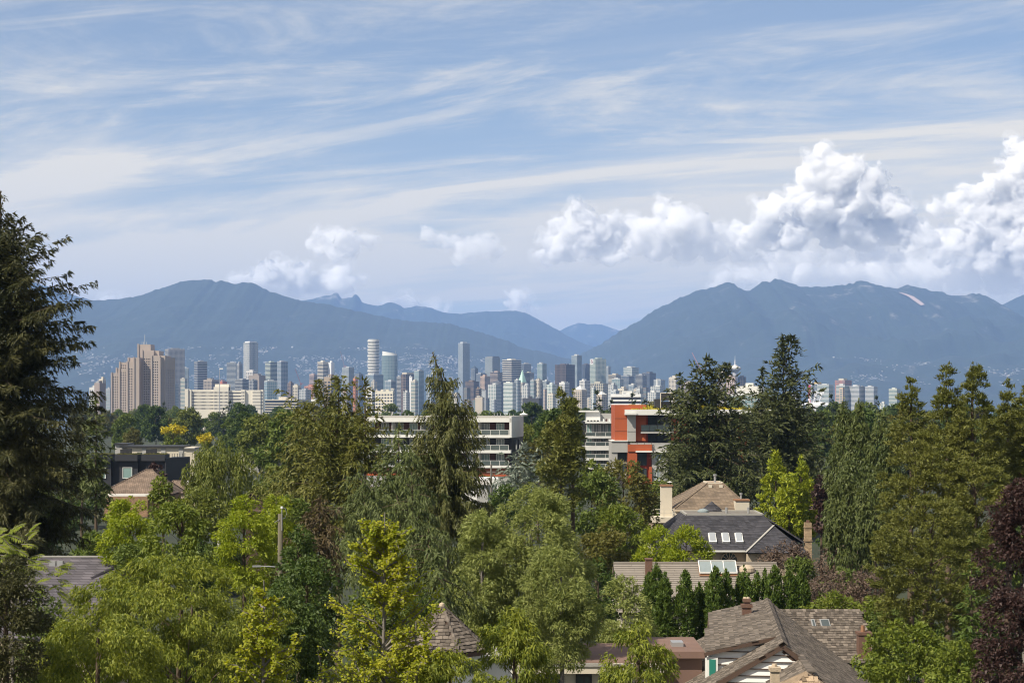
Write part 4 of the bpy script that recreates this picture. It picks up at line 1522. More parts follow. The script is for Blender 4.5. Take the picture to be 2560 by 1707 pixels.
def clumped(rng, O, mat, cpx=26, n_mul=1.0, cover=3.0, leaf_px=4.0, lw=.45, droop=.35, up=.4, aspect=(1, 1, .8), inner=.2, shape=None, limb=36, out_bias=.6, shell=.55, lean=0.0, stray=.1, edge=.65):
    """a crown made of many leaf clumps carried on limbs, filling the measured outline"""
    H, R, k = O.ztop, O.R, O.d / 1840.0
    leaf = leaf_px * k
    c0 = cpx * O.k
    n_cl = max(8, int(n_mul * 3.4 * O.area_px() * 6.25 / (math.pi * cpx * cpx)))
    zr = np.linspace(O.zbot, H, 300)
    cdf = np.cumsum(O.at(zr) + .03 * R)
    cdf /= cdf[-1]
    z = np.interp(rng.uniform(0, 1, n_cl * 3), cdf, zr)
    hw = O.at(z)
    a = rng.uniform(0, 2 * math.pi, len(z))
    rr = np.sqrt(rng.uniform(inner, 1, len(z)))
    keep = (np.sin(a) * rr < .25) | (rng.uniform(size=len(z)) < .3)      # fewer clumps on the far side
    z, hw, a, rr = z[keep][:n_cl], hw[keep][:n_cl], a[keep][:n_cl], rr[keep][:n_cl]
    n = len(z)
    cr = c0 * rng.uniform(.6, 1.3, n) * np.clip(hw / (c0 * 1.6), .35, 1)
    rad = np.maximum(hw - cr * edge, hw * .12) * rr
    C = np.stack([rad * np.cos(a) + lean * z / H, np.minimum(rad, hw) * np.sin(a), np.minimum(z, H - cr * .5)], 1)
    C[:, 2] = np.maximum(C[:, 2], .3)
    zz = np.linspace(0, 1, 8)
    trh = O.zbot + (H - O.zbot) * .75
    tr = np.stack([np.cumsum(rng.normal(0, .012 * R, 8)) + lean * zz, np.cumsum(rng.normal(0, .012 * R, 8)), zz * trh], 1)
    tr[0, :2] = 0
    segs = [(tr, np.linspace(H * .014, H * .003, 8))]
    for i in range(min(n, limb)):
        z0 = min(max(O.zbot * .8, C[i, 2] - .9 * np.linalg.norm(C[i, :2]) - .1), trh * .95)
        z0 = max(z0, .4 * O.zbot)
        p0 = np.array([np.interp(z0, tr[:, 2], tr[:, 0]), np.interp(z0, tr[:, 2], tr[:, 1]), z0])
        p3 = p0 + (C[i] - p0) * .92
        pm = p0 * .5 + p3 * .5 + np.array([0, 0, .05 * R]) + rng.normal(0, .04 * R, 3)
        segs.append((np.stack([p0, (p0 + pm) / 2 + rng.normal(0, .02 * R, 3), pm, (pm + p3) / 2, p3]), np.array([.018, .014, .01, .007, .004]) * R * .6))
    total = cover * O.area_px() / (leaf_px * leaf_px * lw * .5 * .6)
    wt = cr ** 2 / np.sum(cr ** 2)
    idx = np.repeat(np.arange(n), np.maximum(6, (total * wt).astype(int)))
    m = len(idx)
    v = unit(rng.normal(size=(m, 3)))
    rad = rng.uniform(shell ** 3, 1, m) ** (1 / 3)
    rad = np.where(rng.uniform(size=m) < stray, rad * rng.uniform(1.0, 1.45, m), rad)
    P = C[idx] + v * (rad * cr[idx])[:, None] * np.array(aspect)
    outw = unit((P - np.array([0, 0, O.zbot + (H - O.zbot) * .4])) * np.array([1, 1, .6]))
    D = v * out_bias + outw * .4 + rng.normal(0, .5, (m, 3)) + np.array([0, 0, -droop])
    N = v * .5 + np.array([0, -.15, up * .8]) + rng.normal(0, .75, (m, 3))
    L = leaf * rng.uniform(.55, 1.35, m)
    P = P - unit(D) * (L * .4)[:, None]
    P[:, 2] = np.maximum(P[:, 2], .05)
    return segs, leaf_mesh('crown', P, D, N, L, L * lw, mat, shape or 'tri')


def put_tree(name, label, segs, crown, loc, group=None, bk='brown', cat='tree', rz=0.0, scale=1.0):
    r = empty(name, loc, rz, scale)
    tag(r, label, cat, group)
    link_mesh('trunk', tubes_mesh('trunk', segs, bark(bk)), r)
    link_mesh('crown', crown, r)
    return r


def tree_h(ytop, d, d_ground=None):
    return CAMZ - (ytop - HY) / FPX * d - ground_z(d)


LEAF = {
    'dark_conifer': mat_leaf('needles_dark', (0.016, 0.026, 0.012), (0.075, 0.075, 0.028), 0.12, 0.75, 0.35),
    'spruce': mat_leaf('needles_spruce', (0.018, 0.034, 0.018), (0.050, 0.070, 0.032), 0.12, 0.6, 0.4),
    'fir': mat_leaf('needles_fir', (0.026, 0.041, 0.017), (0.072, 0.085, 0.030), 0.12, 0.5, 0.5),
    'hemlock': mat_leaf('needles_hemlock', (0.050, 0.070, 0.016), (0.135, 0.138, 0.032), 0.2, 0.6, 0.5),
    'norway': mat_leaf('needles_norway', (0.036, 0.050, 0.016), (0.105, 0.112, 0.036), 0.18, 0.5, 0.5),
    'deodar': mat_leaf('needles_deodar', (0.040, 0.064, 0.022), (0.105, 0.132, 0.046), 0.18, 0.5, 0.5),
    'blue': mat_leaf('needles_blue', (0.085, 0.120, 0.110), (0.175, 0.215, 0.200), 0.12, 0.5, 0.6),
    'olive': mat_leaf('needles_olive', (0.052, 0.070, 0.015), (0.124, 0.134, 0.034), 0.2, 0.6, 0.35),
    'cypress': mat_leaf('cypress_green', (0.034, 0.056, 0.018), (0.086, 0.108, 0.034), 0.15, 0.6, 0.5),
    'golden': mat_leaf('golden_cypress', (0.060, 0.105, 0.012), (0.320, 0.365, 0.030), 0.25, 0.3, 0.9),
    'thuja': mat_leaf('thuja_green', (0.026, 0.060, 0.012), (0.100, 0.145, 0.028), 0.18, 0.4, 1.2),
    'willow': mat_leaf('willow_leaves', (0.108, 0.148, 0.044), (0.235, 0.272, 0.098), 0.35, 0.32, 0.7),
    'cherry': mat_leaf('cherry_leaves', (0.045, 0.080, 0.012), (0.215, 0.245, 0.034), 0.3, 0.3, 0.9),
    'katsura': mat_leaf('katsura_leaves', (0.140, 0.195, 0.020), (0.335, 0.345, 0.036), 0.45, 0.5, 0.8),
    'lime': mat_leaf('lime_leaves', (0.112, 0.172, 0.018), (0.275, 0.325, 0.036), 0.4, 0.32, 0.9),
    'green': mat_leaf('broad_green', (0.056, 0.094, 0.014), (0.155, 0.192, 0.032), 0.3, 0.32, 0.7),
    'mid': mat_leaf('broad_mid', (0.042, 0.076, 0.016), (0.115, 0.155, 0.034), 0.25, 0.32, 0.4),
    'deep': mat_leaf('broad_deep', (0.022, 0.050, 0.012), (0.075, 0.112, 0.026), 0.25, 0.32, 0.7),
    'birch': mat_leaf('birch_leaves', (0.062, 0.092, 0.018), (0.155, 0.180, 0.045), 0.35, 0.32, 0.6),
    'copper': mat_leaf('copper_leaves', (0.016, 0.009, 0.010), (0.058, 0.034, 0.034), 0.2, 0.4, 0.9),
    'brown': mat_leaf('dry_needles', (0.036, 0.032, 0.016), (0.095, 0.074, 0.042), 0.15, 0.5, 0.9),
    'plum': mat_leaf('plum_twigs', (0.050, 0.036, 0.034), (0.130, 0.100, 0.085), 0.15, 0.5, 0.9),
    'sumac': mat_leaf('sumac_leaves', (0.085, 0.130, 0.016), (0.200, 0.240, 0.036), 0.4, 0.4, 0.9),
    'yellow': mat_leaf('yellow_flowering', (0.260, 0.250, 0.016), (0.470, 0.400, 0.028), 0.3, 0.4, 0.6),
    'rust': mat_leaf('rusty_shrub', (0.058, 0.070, 0.016), (0.125, 0.120, 0.032), 0.3, 0.6, 0.6),
}
# ------------------------------------------------------------------ nearer buildings
M = {
    'white': mat_plain('white_render', (0.62, 0.62, 0.60), 0.6, var=0.12, scale=1.2, stretch=(1, 1, .25)),
    'offwhite': mat_plain('cream_render', (0.52, 0.47, 0.385), 0.8, var=0.10, scale=0.9),
    'maroon': mat_plain('maroon_panel', (0.085, 0.035, 0.032), 0.6, var=0.15),
    'charcoal': mat_plain('charcoal_panel', (0.030, 0.031, 0.036), 0.55, var=0.2),
    'orange': mat_plain('orange_panel', (0.34, 0.080, 0.030), 0.65, var=0.13, scale=0.8, stretch=(1, 1, .3)),
    'redorange': mat_plain('red_orange_panel', (0.28, 0.042, 0.016), 0.65, var=0.08, scale=0.4),
    'concrete': mat_plain('grey_concrete', (0.34, 0.335, 0.325), 0.8, var=0.10, scale=0.5, bump=0.1, bscale=8),
    'glass': mat_glass('window_glass', (0.045, 0.060, 0.065), 0.08, 0.5, 0.7),
    'tealglass': mat_glass('teal_glass', (0.20, 0.30, 0.29), 0.15, 0.2, 0.5),
    'paleglass': mat_glass('pale_glass', (0.21, 0.25, 0.26), 0.12, 0.25, 0.6),
    'railglass': mat_glass('balcony_glass', (0.075, 0.095, 0.095), 0.06, 0.3, 0.6),
    'dark': mat_plain('dark_metal', (0.03, 0.03, 0.032), 0.5),
    'roofgrey': mat_plain('roof_gravel', (0.30, 0.29, 0.27), 0.95, var=0.2, scale=2, bump=0.3),
    'sedum': mat_leaf('sedum', (0.20, 0.21, 0.02), (0.42, 0.36, 0.03), 0.2, 0.5, 0.8),
    'metal': mat_plain('galvanised', (0.42, 0.42, 0.42), 0.4, metal=0.6),
    'redbrick': mat_plain('red_brick', (0.13, 0.075, 0.055), 0.85, var=0.35, scale=9, bump=0.3),
    'rust': mat_plain('rust_flashing', (0.24, 0.125, 0.07), 0.7, var=0.3, scale=5),
    'beigewall': mat_plain('beige_stucco', (0.40, 0.33, 0.25), 0.9, var=0.12, scale=1.2),
    'terra': mat_plain('brick_red_membrane', (0.165, 0.105, 0.085), 0.85, var=0.25, scale=1.0),
}


def mat_courses(name, col, cw, ch, mortar=0.012, var=0.3, rough=0.9, bump=0.35, moss=None):
    """shingle, tile or brick courses: running joints along the slope, every piece its own tone"""
    m, n, l, b = new_mat(name)
    tcn = n.new('ShaderNodeTexCoord')
    sp = n.new('ShaderNodeSeparateXYZ')
    l.new(tcn.outputs['Object'], sp.inputs[0])
    ad = n.new('ShaderNodeMath')
    ad.operation = 'ADD'
    l.new(sp.outputs[0], ad.inputs[0])
    l.new(sp.outputs[1], ad.inputs[1])
    cb = n.new('ShaderNodeCombineXYZ')
    l.new(ad.outputs[0], cb.inputs[0])
    l.new(sp.outputs[2], cb.inputs[1])
    br = n.new('ShaderNodeTexBrick')
    br.inputs['Scale'].default_value = 1.0
    br.inputs['Brick Width'].default_value = cw
    br.inputs['Row Height'].default_value = ch
    br.inputs['Mortar Size'].default_value = mortar
    br.inputs['Mortar Smooth'].default_value = 0.3
    br.inputs['Bias'].default_value = 0.0
    br.inputs['Color1'].default_value = rgba([c * (1 - var) for c in col])
    br.inputs['Color2'].default_value = rgba([c * (1 + var) for c in col])
    br.inputs['Mortar'].default_value = rgba([c * 0.45 for c in col])
    l.new(cb.outputs[0], br.inputs['Vector'])
    nz = n.new('ShaderNodeTexNoise')
    nz.inputs['Scale'].default_value = 0.7
    nz.inputs['Detail'].default_value = 7
    l.new(tcn.outputs['Object'], nz.inputs['Vector'])
    mx = n.new('ShaderNodeMix')
    mx.data_type = 'RGBA'
    mx.blend_type = 'MULTIPLY'
    mx.inputs[0].default_value = 1.0
    cr = n.new('ShaderNodeValToRGB')
    cr.color_ramp.elements[0].position, cr.color_ramp.elements[0].color = 0.3, (0.7, 0.7, 0.7, 1)
    cr.color_ramp.elements[1].position, cr.color_ramp.elements[1].color = 0.7, (1.15, 1.12, 1.08, 1)
    l.new(nz.outputs[0], cr.inputs[0])
    l.new(br.outputs[0], mx.inputs[6])
    l.new(cr.outputs[0], mx.inputs[7])
    l.new(mx.outputs[2], b.inputs['Base Color'])
    b.inputs['Roughness'].default_value = rough
    set_in(b, 'Specular IOR Level', 0.2)
    iv = n.new('ShaderNodeMath')
    iv.operation = 'SUBTRACT'
    iv.inputs[0].default_value = 1.0
    l.new(br.outputs['Fac'], iv.inputs[1])
    bp = n.new('ShaderNodeBump')
    bp.inputs['Strength'].default_value = bump
    bp.inputs['Distance'].default_value = 0.03
    l.new(iv.outputs[0], bp.inputs['Height'])
    l.new(bp.outputs[0], b.inputs['Normal'])
    return m


def mat_shake(name, col):
    """weathered cedar shake: each piece its own grey brown"""
    m, n, l, b = new_mat(name)
    geo = n.new('ShaderNodeNewGeometry')
    oi = n.new('ShaderNodeObjectInfo')
    ad = n.new('ShaderNodeMath')
    ad.operation = 'ADD'
    l.new(geo.outputs['Random Per Island'], ad.inputs[0])
    l.new(oi.outputs['Random'], ad.inputs[1])
    fr = n.new('ShaderNodeMath')
    fr.operation = 'FRACT'
    l.new(ad.outputs[0], fr.inputs[0])
    cr = n.new('ShaderNodeValToRGB')
    e = cr.color_ramp.elements
    e[0].position, e[0].color = 0.0, rgba([c * 0.55 for c in col])
    e[1].position, e[1].color = 1.0, rgba([c * 1.55 for c in col])
    x = e.new(0.55)
    x.color = rgba(col)
    l.new(fr.outputs[0], cr.inputs[0])
    tcn = n.new('ShaderNodeTexCoord')
    nz = n.new('ShaderNodeTexNoise')
    nz.inputs['Scale'].default_value = 5
    nz.inputs['Detail'].default_value = 6
    l.new(tcn.outputs['Object'], nz.inputs['Vector'])
    mx = n.new('ShaderNodeMix')
    mx.data_type = 'RGBA'
    mx.blend_type = 'OVERLAY'
    mx.inputs[0].default_value = 0.6
    l.new(cr.outputs[0], mx.inputs[6])
    l.new(nz.outputs[0], mx.inputs[7])
    l.new(mx.outputs[2], b.inputs['Base Color'])
    b.inputs['Roughness'].default_value = 0.95
    set_in(b, 'Specular IOR Level', 0.15)
    return m


M['shake'] = mat_shake('cedar_shake', (0.125, 0.106, 0.090))
M['shake_tan'] = mat_shake('cedar_shake_pale', (0.26, 0.195, 0.135))
M['slate'] = mat_courses('slate_shingle', (0.050, 0.050, 0.060), 0.38, 0.14, var=0.35)
M['brownshingle'] = mat_courses('brown_shingle', (0.185, 0.145, 0.11), 0.36, 0.14, var=0.22)
M['tile'] = mat_courses('clay_tile', (0.23, 0.175, 0.14), 0.30, 0.17, mortar=0.03, var=0.18, bump=0.8)
M['brick'] = mat_courses('tan_brick', (0.34, 0.22, 0.14), 0.26, 0.085, var=0.25)
M['chimbrick'] = mat_courses('pale_brick', (0.36, 0.27, 0.18), 0.24, 0.09, var=0.4)
M['greyshingle'] = mat_plain('grey_shingle', (0.23, 0.205, 0.18), .95, var=.18, scale=1.5)
M['purpleshingle'] = mat_courses('purple_grey_shingle', (0.105, 0.098, 0.115), 0.5, 0.10, var=0.2)
M['darkbrownroof'] = mat_courses('dark_brown_roof', (0.085, 0.060, 0.050), 0.4, 0.15, var=0.2)


class House:
    """a thing at a base point; px boxes are measured from the photograph at distance d and kept in metres"""

    def __init__(self, name, label, x, d, cat='house', rz=0.0, group=None):
        self.d, self.k, self.x = d, px(d), x
        self.gz = ground_z(d)
        b = base_at(x, d)
        self.org = b
        self.r = empty(name, b, rz)
        tag(self.r, label, cat, group)

    def X(self, x):
        return (x - self.x) * self.k

    def Z(self, y):
        return CAMZ - (y - HY) * self.k - self.gz

    def w(self, x, y, d):
        return at(x, y, d) - self.org

    def b(self, name, x0, x1, y0, y1, f, bk, mat, parent=None):
        return MB().box(self.X(x0), self.X(x1), f, bk, self.Z(y1), self.Z(y0)).build(name, M[mat], parent or self.r)

    def window(self, x0, x1, y0, y1, f, glass='glass', frame='white', mull=1, t=0.10):
        """frame proud of the wall with a set-back pane"""
        X0, X1, Z0, Z1 = self.X(x0), self.X(x1), self.Z(y1), self.Z(y0)
        mb = MB()
        mb.box(X0, X0 + t, f - .06, f + .1, Z0, Z1).box(X1 - t, X1, f - .06, f + .1, Z0, Z1)
        mb.box(X0 + t, X1 - t, f - .06, f + .1, Z1 - t, Z1).box(X0 + t, X1 - t, f - .06, f + .1, Z0, Z0 + t)
        for i in range(1, mull):
            xx = X0 + (X1 - X0) * i / mull
            mb.box(xx - t * .4, xx + t * .4, f - .05, f + .1, Z0 + t, Z1 - t)
        o = mb.build('window', M[frame], self.r)
        MB().box(X0 + t * .5, X1 - t * .5, f + .0, f + .05, Z0 + t * .5, Z1 - t * .5).build('pane', M[glass], o)
        return o

    def rail(self, x0, x1, y0, y1, f, step=1.6, mat='white', glass='railglass'):
        X0, X1, Z0, Z1 = self.X(x0), self.X(x1), self.Z(y1), self.Z(y0)
        n = max(1, round((X1 - X0) / step))
        r = MB().box(X0, X1, f - .04, f + .04, Z1 - .06, Z1).build('railing', M[mat], self.r)
        for i in range(n + 1):
            xx = X0 + (X1 - X0) * i / n
            MB().box(xx - .035, xx + .035, f - .035, f + .035, Z0, Z1 - .06).build('post', M[mat], r)
        if glass:
            for i in range(n):
                a, b = X0 + (X1 - X0) * i / n + .06, X0 + (X1 - X0) * (i + 1) / n - .06
                MB().box(a, b, f - .01, f + .01, Z0 + .1, Z1 - .1).build('glass_panel', M[glass], r)


# --- white four-storey flats behind the drooping spruce
def white_flats():
    h = House('apartment_building', 'white four storey flats with long glass balconies behind the drooping spruce', 1281, 340, 'building', -0.15)
    L = 905
    h.b('roof_deck', L, 1280, 1040.4, 1046, .5, 13.5, 'roofgrey')
    h.b('roof_fascia', L, 1281, 1045, 1055, -1.3, 14, 'white')
    h.b('parapet', L, 1281, 1041, 1045.2, 12.6, 14, 'white')
    h.b('end_wall', 1276, 1281.5, 1041, 1093, -1.3, 14.05, 'white')
    h.b('wall', L, 1276, 1055, 1200, 1.9, 13.5, 'charcoal')
    h.b('end_wall', 1275, 1280.5, 1093, 1200, .2, 13.9, 'charcoal')
    for y0, y1, m in ((1087, 1094, 'white'), (1125, 1132, 'white'), (1163.5, 1169, 'white')):
        h.b('balcony_slab', L, 1281.4 if y0 < 1100 else 1279, y0, y1, -1.25, 13.7, m)
    for fl, (yt, yb) in enumerate(((1055, 1087), (1094, 1125), (1132, 1163.5))):
        x = 1272
        i = 0
        while x > L + 10:
            mat = ('maroon', 'charcoal', 'maroon')[fl]
            h.b('wall_panel', x - 14, x - 1, yt, yb, 1.6, 1.95, mat)
            h.window(x - 36, x - 15, yt + 3, yb, 1.75, 'paleglass' if (i + fl) % 3 else 'tealglass', 'white', 3)
            if i % 2:
                h.b('divider', x - 37.5, x - 36.4, yt, yb, -.9, 1.9, 'white')
            x -= 37
            i += 1
        h.rail(L, 1274, yb - 13, yb, -1.1, 1.7)
    h.b('podium', L, 1279, 1190, 1232, -1.0, 1.0, 'concrete')
    h.b('podium_band', L, 1276, 1186, 1190, -1.05, 1.0, 'orange')
    h.b('planter_screen', L, 1276, 1170, 1186, -.4, -.1, 'rust')
    for x in (1222, 1230, 1238, 1252, 1262, 1272, 1000, 990, 955):
        MB().tube([(h.X(x), 6, h.Z(1041)), (h.X(x), 6, h.Z(1033 if x % 4 else 1036))], [.08, .08], 6).build('vent_pipe', M['metal'], h.r)
    MB().lathe([(.7, h.Z(1041)), (.7, h.Z(1038)), (.9, h.Z(1037.6)), (.45, h.Z(1034.5)), (.12, h.Z(1033)), (.05, h.Z(1028))], 12, (h.X(1286), 12)).build('cupola', M['white'], h.r)
    for x in (1150, 1110, 1060):
        h.b('roof_unit', x, x + 12, 1036, 1041, 5, 7, 'white')
    # flank windows
    for y in (1052, 1100, 1138):
        for yy in (3.5, 8.0):
            MB().box(.02, .10, yy, yy + 1.6, h.Z(y + 26) - .0, h.Z(y)).build('window', M['glass' if y > 1060 else 'white'], h.r)


white_flats()


# --- orange panelled building
def orange_building():
    h = House('apartment_building', 'modern block with bright orange wall panels and yellow plants on its flat roof', 1540, 350, 'building')
    b = h.b
    b('stair_tower', 1538, 1616, 1012, 1102, .6, 14, 'orange')
    b('joint', 1537.9, 1568, 1045.5, 1046.3, .57, .7, 'dark')
    b('joint', 1537.9, 1568, 1077.5, 1078.3, .57, .7, 'dark')
    b('roof_slab', 1562, 1945, 1023.5, 1037, -1.6, 15, 'white')
    b('roof_lip', 1560, 1590, 1031, 1036.4, -1.9, -1.61, 'white')
    b('main_wall', 1600, 1945, 1037, 1200, 3.2, 14, 'charcoal')
    b('pillar', 1568.4, 1589, 1037, 1103, -.4, 1.5, 'concrete')
    b('joint', 1568.3, 1589.1, 1078, 1078.8, -.44, 0, 'dark')
    b('recess_wall', 1589.2, 1621, 1037, 1106, 1.6, 3.6, 'redorange')
    b('recess_wall', 1680, 1700, 1037, 1106, 1.6, 3.6, 'orange')
    for x in (1623, 1644, 1664):
        h.window(x, x + 19.5, 1042, 1077, 2.6, 'glass', 'dark', 2)
        h.window(x, x + 19.5, 1085, 1106, 2.6, 'glass', 'dark', 2)
    b('balcony_slab', 1602, 1684, 1079, 1083, -1.0, 3, 'concrete')
    h.rail(1602, 1684, 1061, 1079, -.9, 1.5, 'dark', 'glass')
    b('terrace', 1568.5, 1629, 1110.5, 1128, -1.2, 3.4, 'orange')
    b('terrace_deck', 1569, 1700, 1107, 1110.4, -.6, 3.6, 'concrete')
    h.rail(1574, 1628, 1103, 1110, -1.0, 1.5, 'dark', None)
    b('lower_block', 1528, 1568.3, 1102, 1130, -.9, 9, 'concrete')
    b('lower_pier', 1528, 1543, 1130.2, 1215, -.7, 9, 'concrete')
    b('lower_infill', 1543.2, 1567.9, 1130.2, 1215, .2, 9, 'concrete')
    h.window(1545, 1566, 1132, 1152, .1, 'glass', 'dark', 2)
    h.window(1545, 1566, 1158, 1180, .1, 'glass', 'dark', 2)
    b('cornice', 1527, 1569, 1100.5, 1102.6, -1.1, 9, 'white')
    b('orange_pier', 1568.2, 1592, 1128, 1215, -1.0, 6, 'orange')
    b('awning', 1588, 1629, 1126, 1129.6, -2.0, -1.01, 'white')
    b('wall', 1592.2, 1629, 1130, 1215, .2, 6, 'redorange')
    h.window(1593.5, 1617, 1131, 1163, .05, 'glass', 'dark', 2)
    h.window(1593.5, 1617, 1170, 1200, .05, 'glass', 'dark', 2)
    b('grey_bay', 1629.2, 1668, 1110.6, 1215, -.6, 5, 'concrete')
    b('canopy', 1634, 1664, 1126.5, 1131, -1.4, -.61, 'white')
    h.window(1636, 1660, 1134, 1152, -.7, 'paleglass', 'white', 2)
    h.window(1632, 1650, 1172, 1200, -.7, 'paleglass', 'white', 2)
    b('orange_strip', 1622, 1629, 1166, 1215, -1.05, 0, 'orange')
    for x0, x1 in ((1706, 1770), (1776, 1840), (1848, 1912)):
        b('wall_panel', x0, x0 + 22, 1040, 1180, 2.2, 3.3, 'orange')
        b('wall_panel', x0 + 24, x1, 1083, 1090, .2, 3.3, 'white')
        b('wall_panel', x0 + 24, x1, 1126, 1132, .2, 3.3, 'white')
        for y in (1045, 1093, 1136):
            h.window(x0 + 26, x1 - 2, y, y + 32, 3.0, 'glass', 'white', 3)
    b('wall_panel', 1890, 1932, 1088, 1125, 1.5, 3.3, 'orange')
    # sedum and grasses on the roof slab
    rng = np.random.default_rng(3)
    n = 5200
    P = np.stack([rng.uniform(h.X(1578), h.X(1942), n), rng.uniform(-1.2, 8, n), np.full(n, h.Z(1023.5))], 1)
    hh = 0.22 + 0.5 * np.clip(vnoise(P[:, 0] / 3, P[:, 1] / 3, seed=5) * 2, 0, 1.3)
    D = np.stack([rng.normal(0, .4, n), rng.normal(0, .4, n), np.ones(n)], 1)
    link_mesh('sedum', leaf_mesh('sedum', P, D, rng.normal(size=(n, 3)), hh * rng.uniform(.6, 1.4, n), hh * .3 + .03, M['sedum']), h.r)['kind'] = 'stuff'
    # dark screens and frames beyond the roof garden
    b('roof_screen', 1663, 1693, 983, 1001, 9, 9.4, 'dark')
    b('screen_frame', 1662, 1694, 981.5, 983, 8.9, 9.5, 'offwhite')
    b('screen_frame', 1660.5, 1662, 981.5, 1023, 8.9, 9.5, 'offwhite')
    b('screen_frame', 1693.2, 1694.6, 981.5, 1023, 8.9, 9.5, 'offwhite')
    b('roof_box', 1646, 1660, 997, 1023.4, 9, 12, 'dark')
    b('roof_box', 1664, 1690, 1004, 1023.4, 9.5, 12, 'dark')


orange_building()


def stacked_flats():
    h = House('apartment_building', 'grey white stacked flats with rooftop terrace, west of the orange panels', 1500, 385, 'building')
    b = h.b
    b('wall', 1458, 1539, 1054, 1210, 1.6, 12, 'charcoal')
    b('penthouse', 1467, 1503, 1030, 1053, 4, 10, 'white')
    b('penthouse_roof', 1451, 1500, 1026.5, 1030, 3.4, 11, 'white')
    b('penthouse_wall', 1503.2, 1536, 1034, 1054, 6, 10, 'concrete')
    for y0, y1, x0 in ((1053.5, 1058, 1464), (1090, 1095, 1464), (1114, 1125, 1456), (1144, 1150, 1464), (1169, 1172.5, 1464)):
        b('floor_slab', x0, 1539, y0, y1, -1, 12, 'white')
    for yt, yb in ((1058, 1090), (1095, 1114), (1125, 1144), (1150, 1169)):
        x = 1467
        while x < 1530:
            h.window(x, x + 14, yt + 1, yb - 1, 1.4, 'tealglass' if int(x) % 2 else 'paleglass', 'white', 2)
            b('pier', x + 14.4, x + 17, yt, yb, .6, 1.8, 'concrete')
            x += 17.5
        h.rail(1464, 1538, yb - 10, yb, -.85, 1.8)
    for x in (1468, 1476, 1484, 1492):
        b('planter', x, x + 5, 1050, 1053.5, -.4, .4, 'dark')
    for x in (1508, 1515, 1522, 1530):
        b('terrace_chair', x, x + 3.5, 1047, 1053.5, .6, 1.4, 'maroon' if x % 2 else 'white')


stacked_flats()


# --- charcoal town houses on the west side
def dark_houses():
    h = House('town_house', 'charcoal flat roofed town houses with boxy parapets, west of the weeping birch', 355, 330, 'house')
    b = h.b
    b('wall', 235, 412, 1150, 1225, 1.6, 9, 'charcoal')
    for x0, x1 in ((228, 277), (288, 344), (354, 412.5)):
        b('parapet_box', x0, x1, 1136, 1152, -.2, 4, 'charcoal')
        b('bay', x0 + 9 if x0 > 230 else x0, x1 - 1, 1152.3, 1225, .6, 2, 'charcoal')
        rng = np.random.default_rng(int(x0))
        n = 900
        P = np.stack([rng.uniform(h.X(x0), h.X(x1), n), rng.uniform(0, 4, n), np.full(n, h.Z(1136))], 1)
        o = link_mesh('sedum', leaf_mesh('sedum', P, np.stack([rng.normal(0, .5, n), rng.normal(0, .5, n), np.ones(n)], 1), rng.normal(size=(n, 3)), rng.uniform(.08, .3, n), np.full(n, .08), LEAF['rust']), h.r)
        o['kind'] = 'stuff'
    MB().prism([(h.X(412), 0), (h.X(412) + .2, 0), (h.X(453), 9), (h.X(452), 9.2), (h.X(412), 9)], 0, h.Z(1145)).build('end_wall', M['charcoal'], h.r)
    h.window(305, 329, 1168, 1196, .5, 'tealglass', 'white', 1)
    h.window(240, 263, 1170, 1196, .5, 'tealglass', 'white', 1)
    for x0, x1 in ((293, 323), (358, 386)):
        for i in range(9):
            xa = x0 + (x1 - x0) * i / 9
            b('screen_board', xa, xa + (x1 - x0) / 10, 1124 - i * .25, 1136, 2.5, 2.6, 'dark')
    for i in range(7):
        xa = 418 + i * 4.2
        b('roof_post', xa, xa + 1, 1135, 1146, 2 + i * .9, 2.2 + i * .9, 'dark')
    h2 = House('flat_roof_building', 'long low cream walled building just behind the charcoal town houses', 410, 372, 'building')
    h2.b('wall', 318, 486, 1118, 1225, 0, 8, 'offwhite')
    h2.b('roof_edge', 300, 460, 1114.5, 1118, -.5, 8.4, 'dark')
    h2.b('roof_edge', 460.2, 488, 1119, 1121.5, -.4, 8.4, 'concrete')
    for x0, x1 in ((356, 367), (403, 414), (447, 458)):
        h2.b('wall_strip', x0, x1, 1119, 1160, -.15, .1, 'concrete')
    h2.b('grey_wing', 285, 317.6, 1111, 1225, 1, 7, 'concrete')
    h2.b('upper_edge', 283, 318, 1108.5, 1111, .6, 7.4, 'dark')
    for x0 in (343, 386):
        h2.b('window_slot', x0, x0 + 12, 1130, 1136, -.1, .1, 'glass')


def hip(r, E, R2, mat, thick=.12, name='roof_plane'):
    """hipped roof: eave corners E (fl, fr, br, bl) and ridge ends R2 (left, right), each plane a part"""
    fl, fr, br_, bl = [Vector(p) for p in E]
    a, b = [Vector(p) for p in R2]
    out = []
    for pts in ((fl, fr, b, a), (br_, bl, a, b), (bl, fl, a), (fr, br_, b)):
        out.append(MB().slab(pts, thick).build(name, M[mat], r))
    for p, q in ((fl, a), (bl, a), (fr, b), (br_, b), (a, b)):
        MB().bar(p + Vector((0, 0, .02)), q + Vector((0, 0, .03)), .22, .07).build('ridge_cap', M[mat], r)
    return out


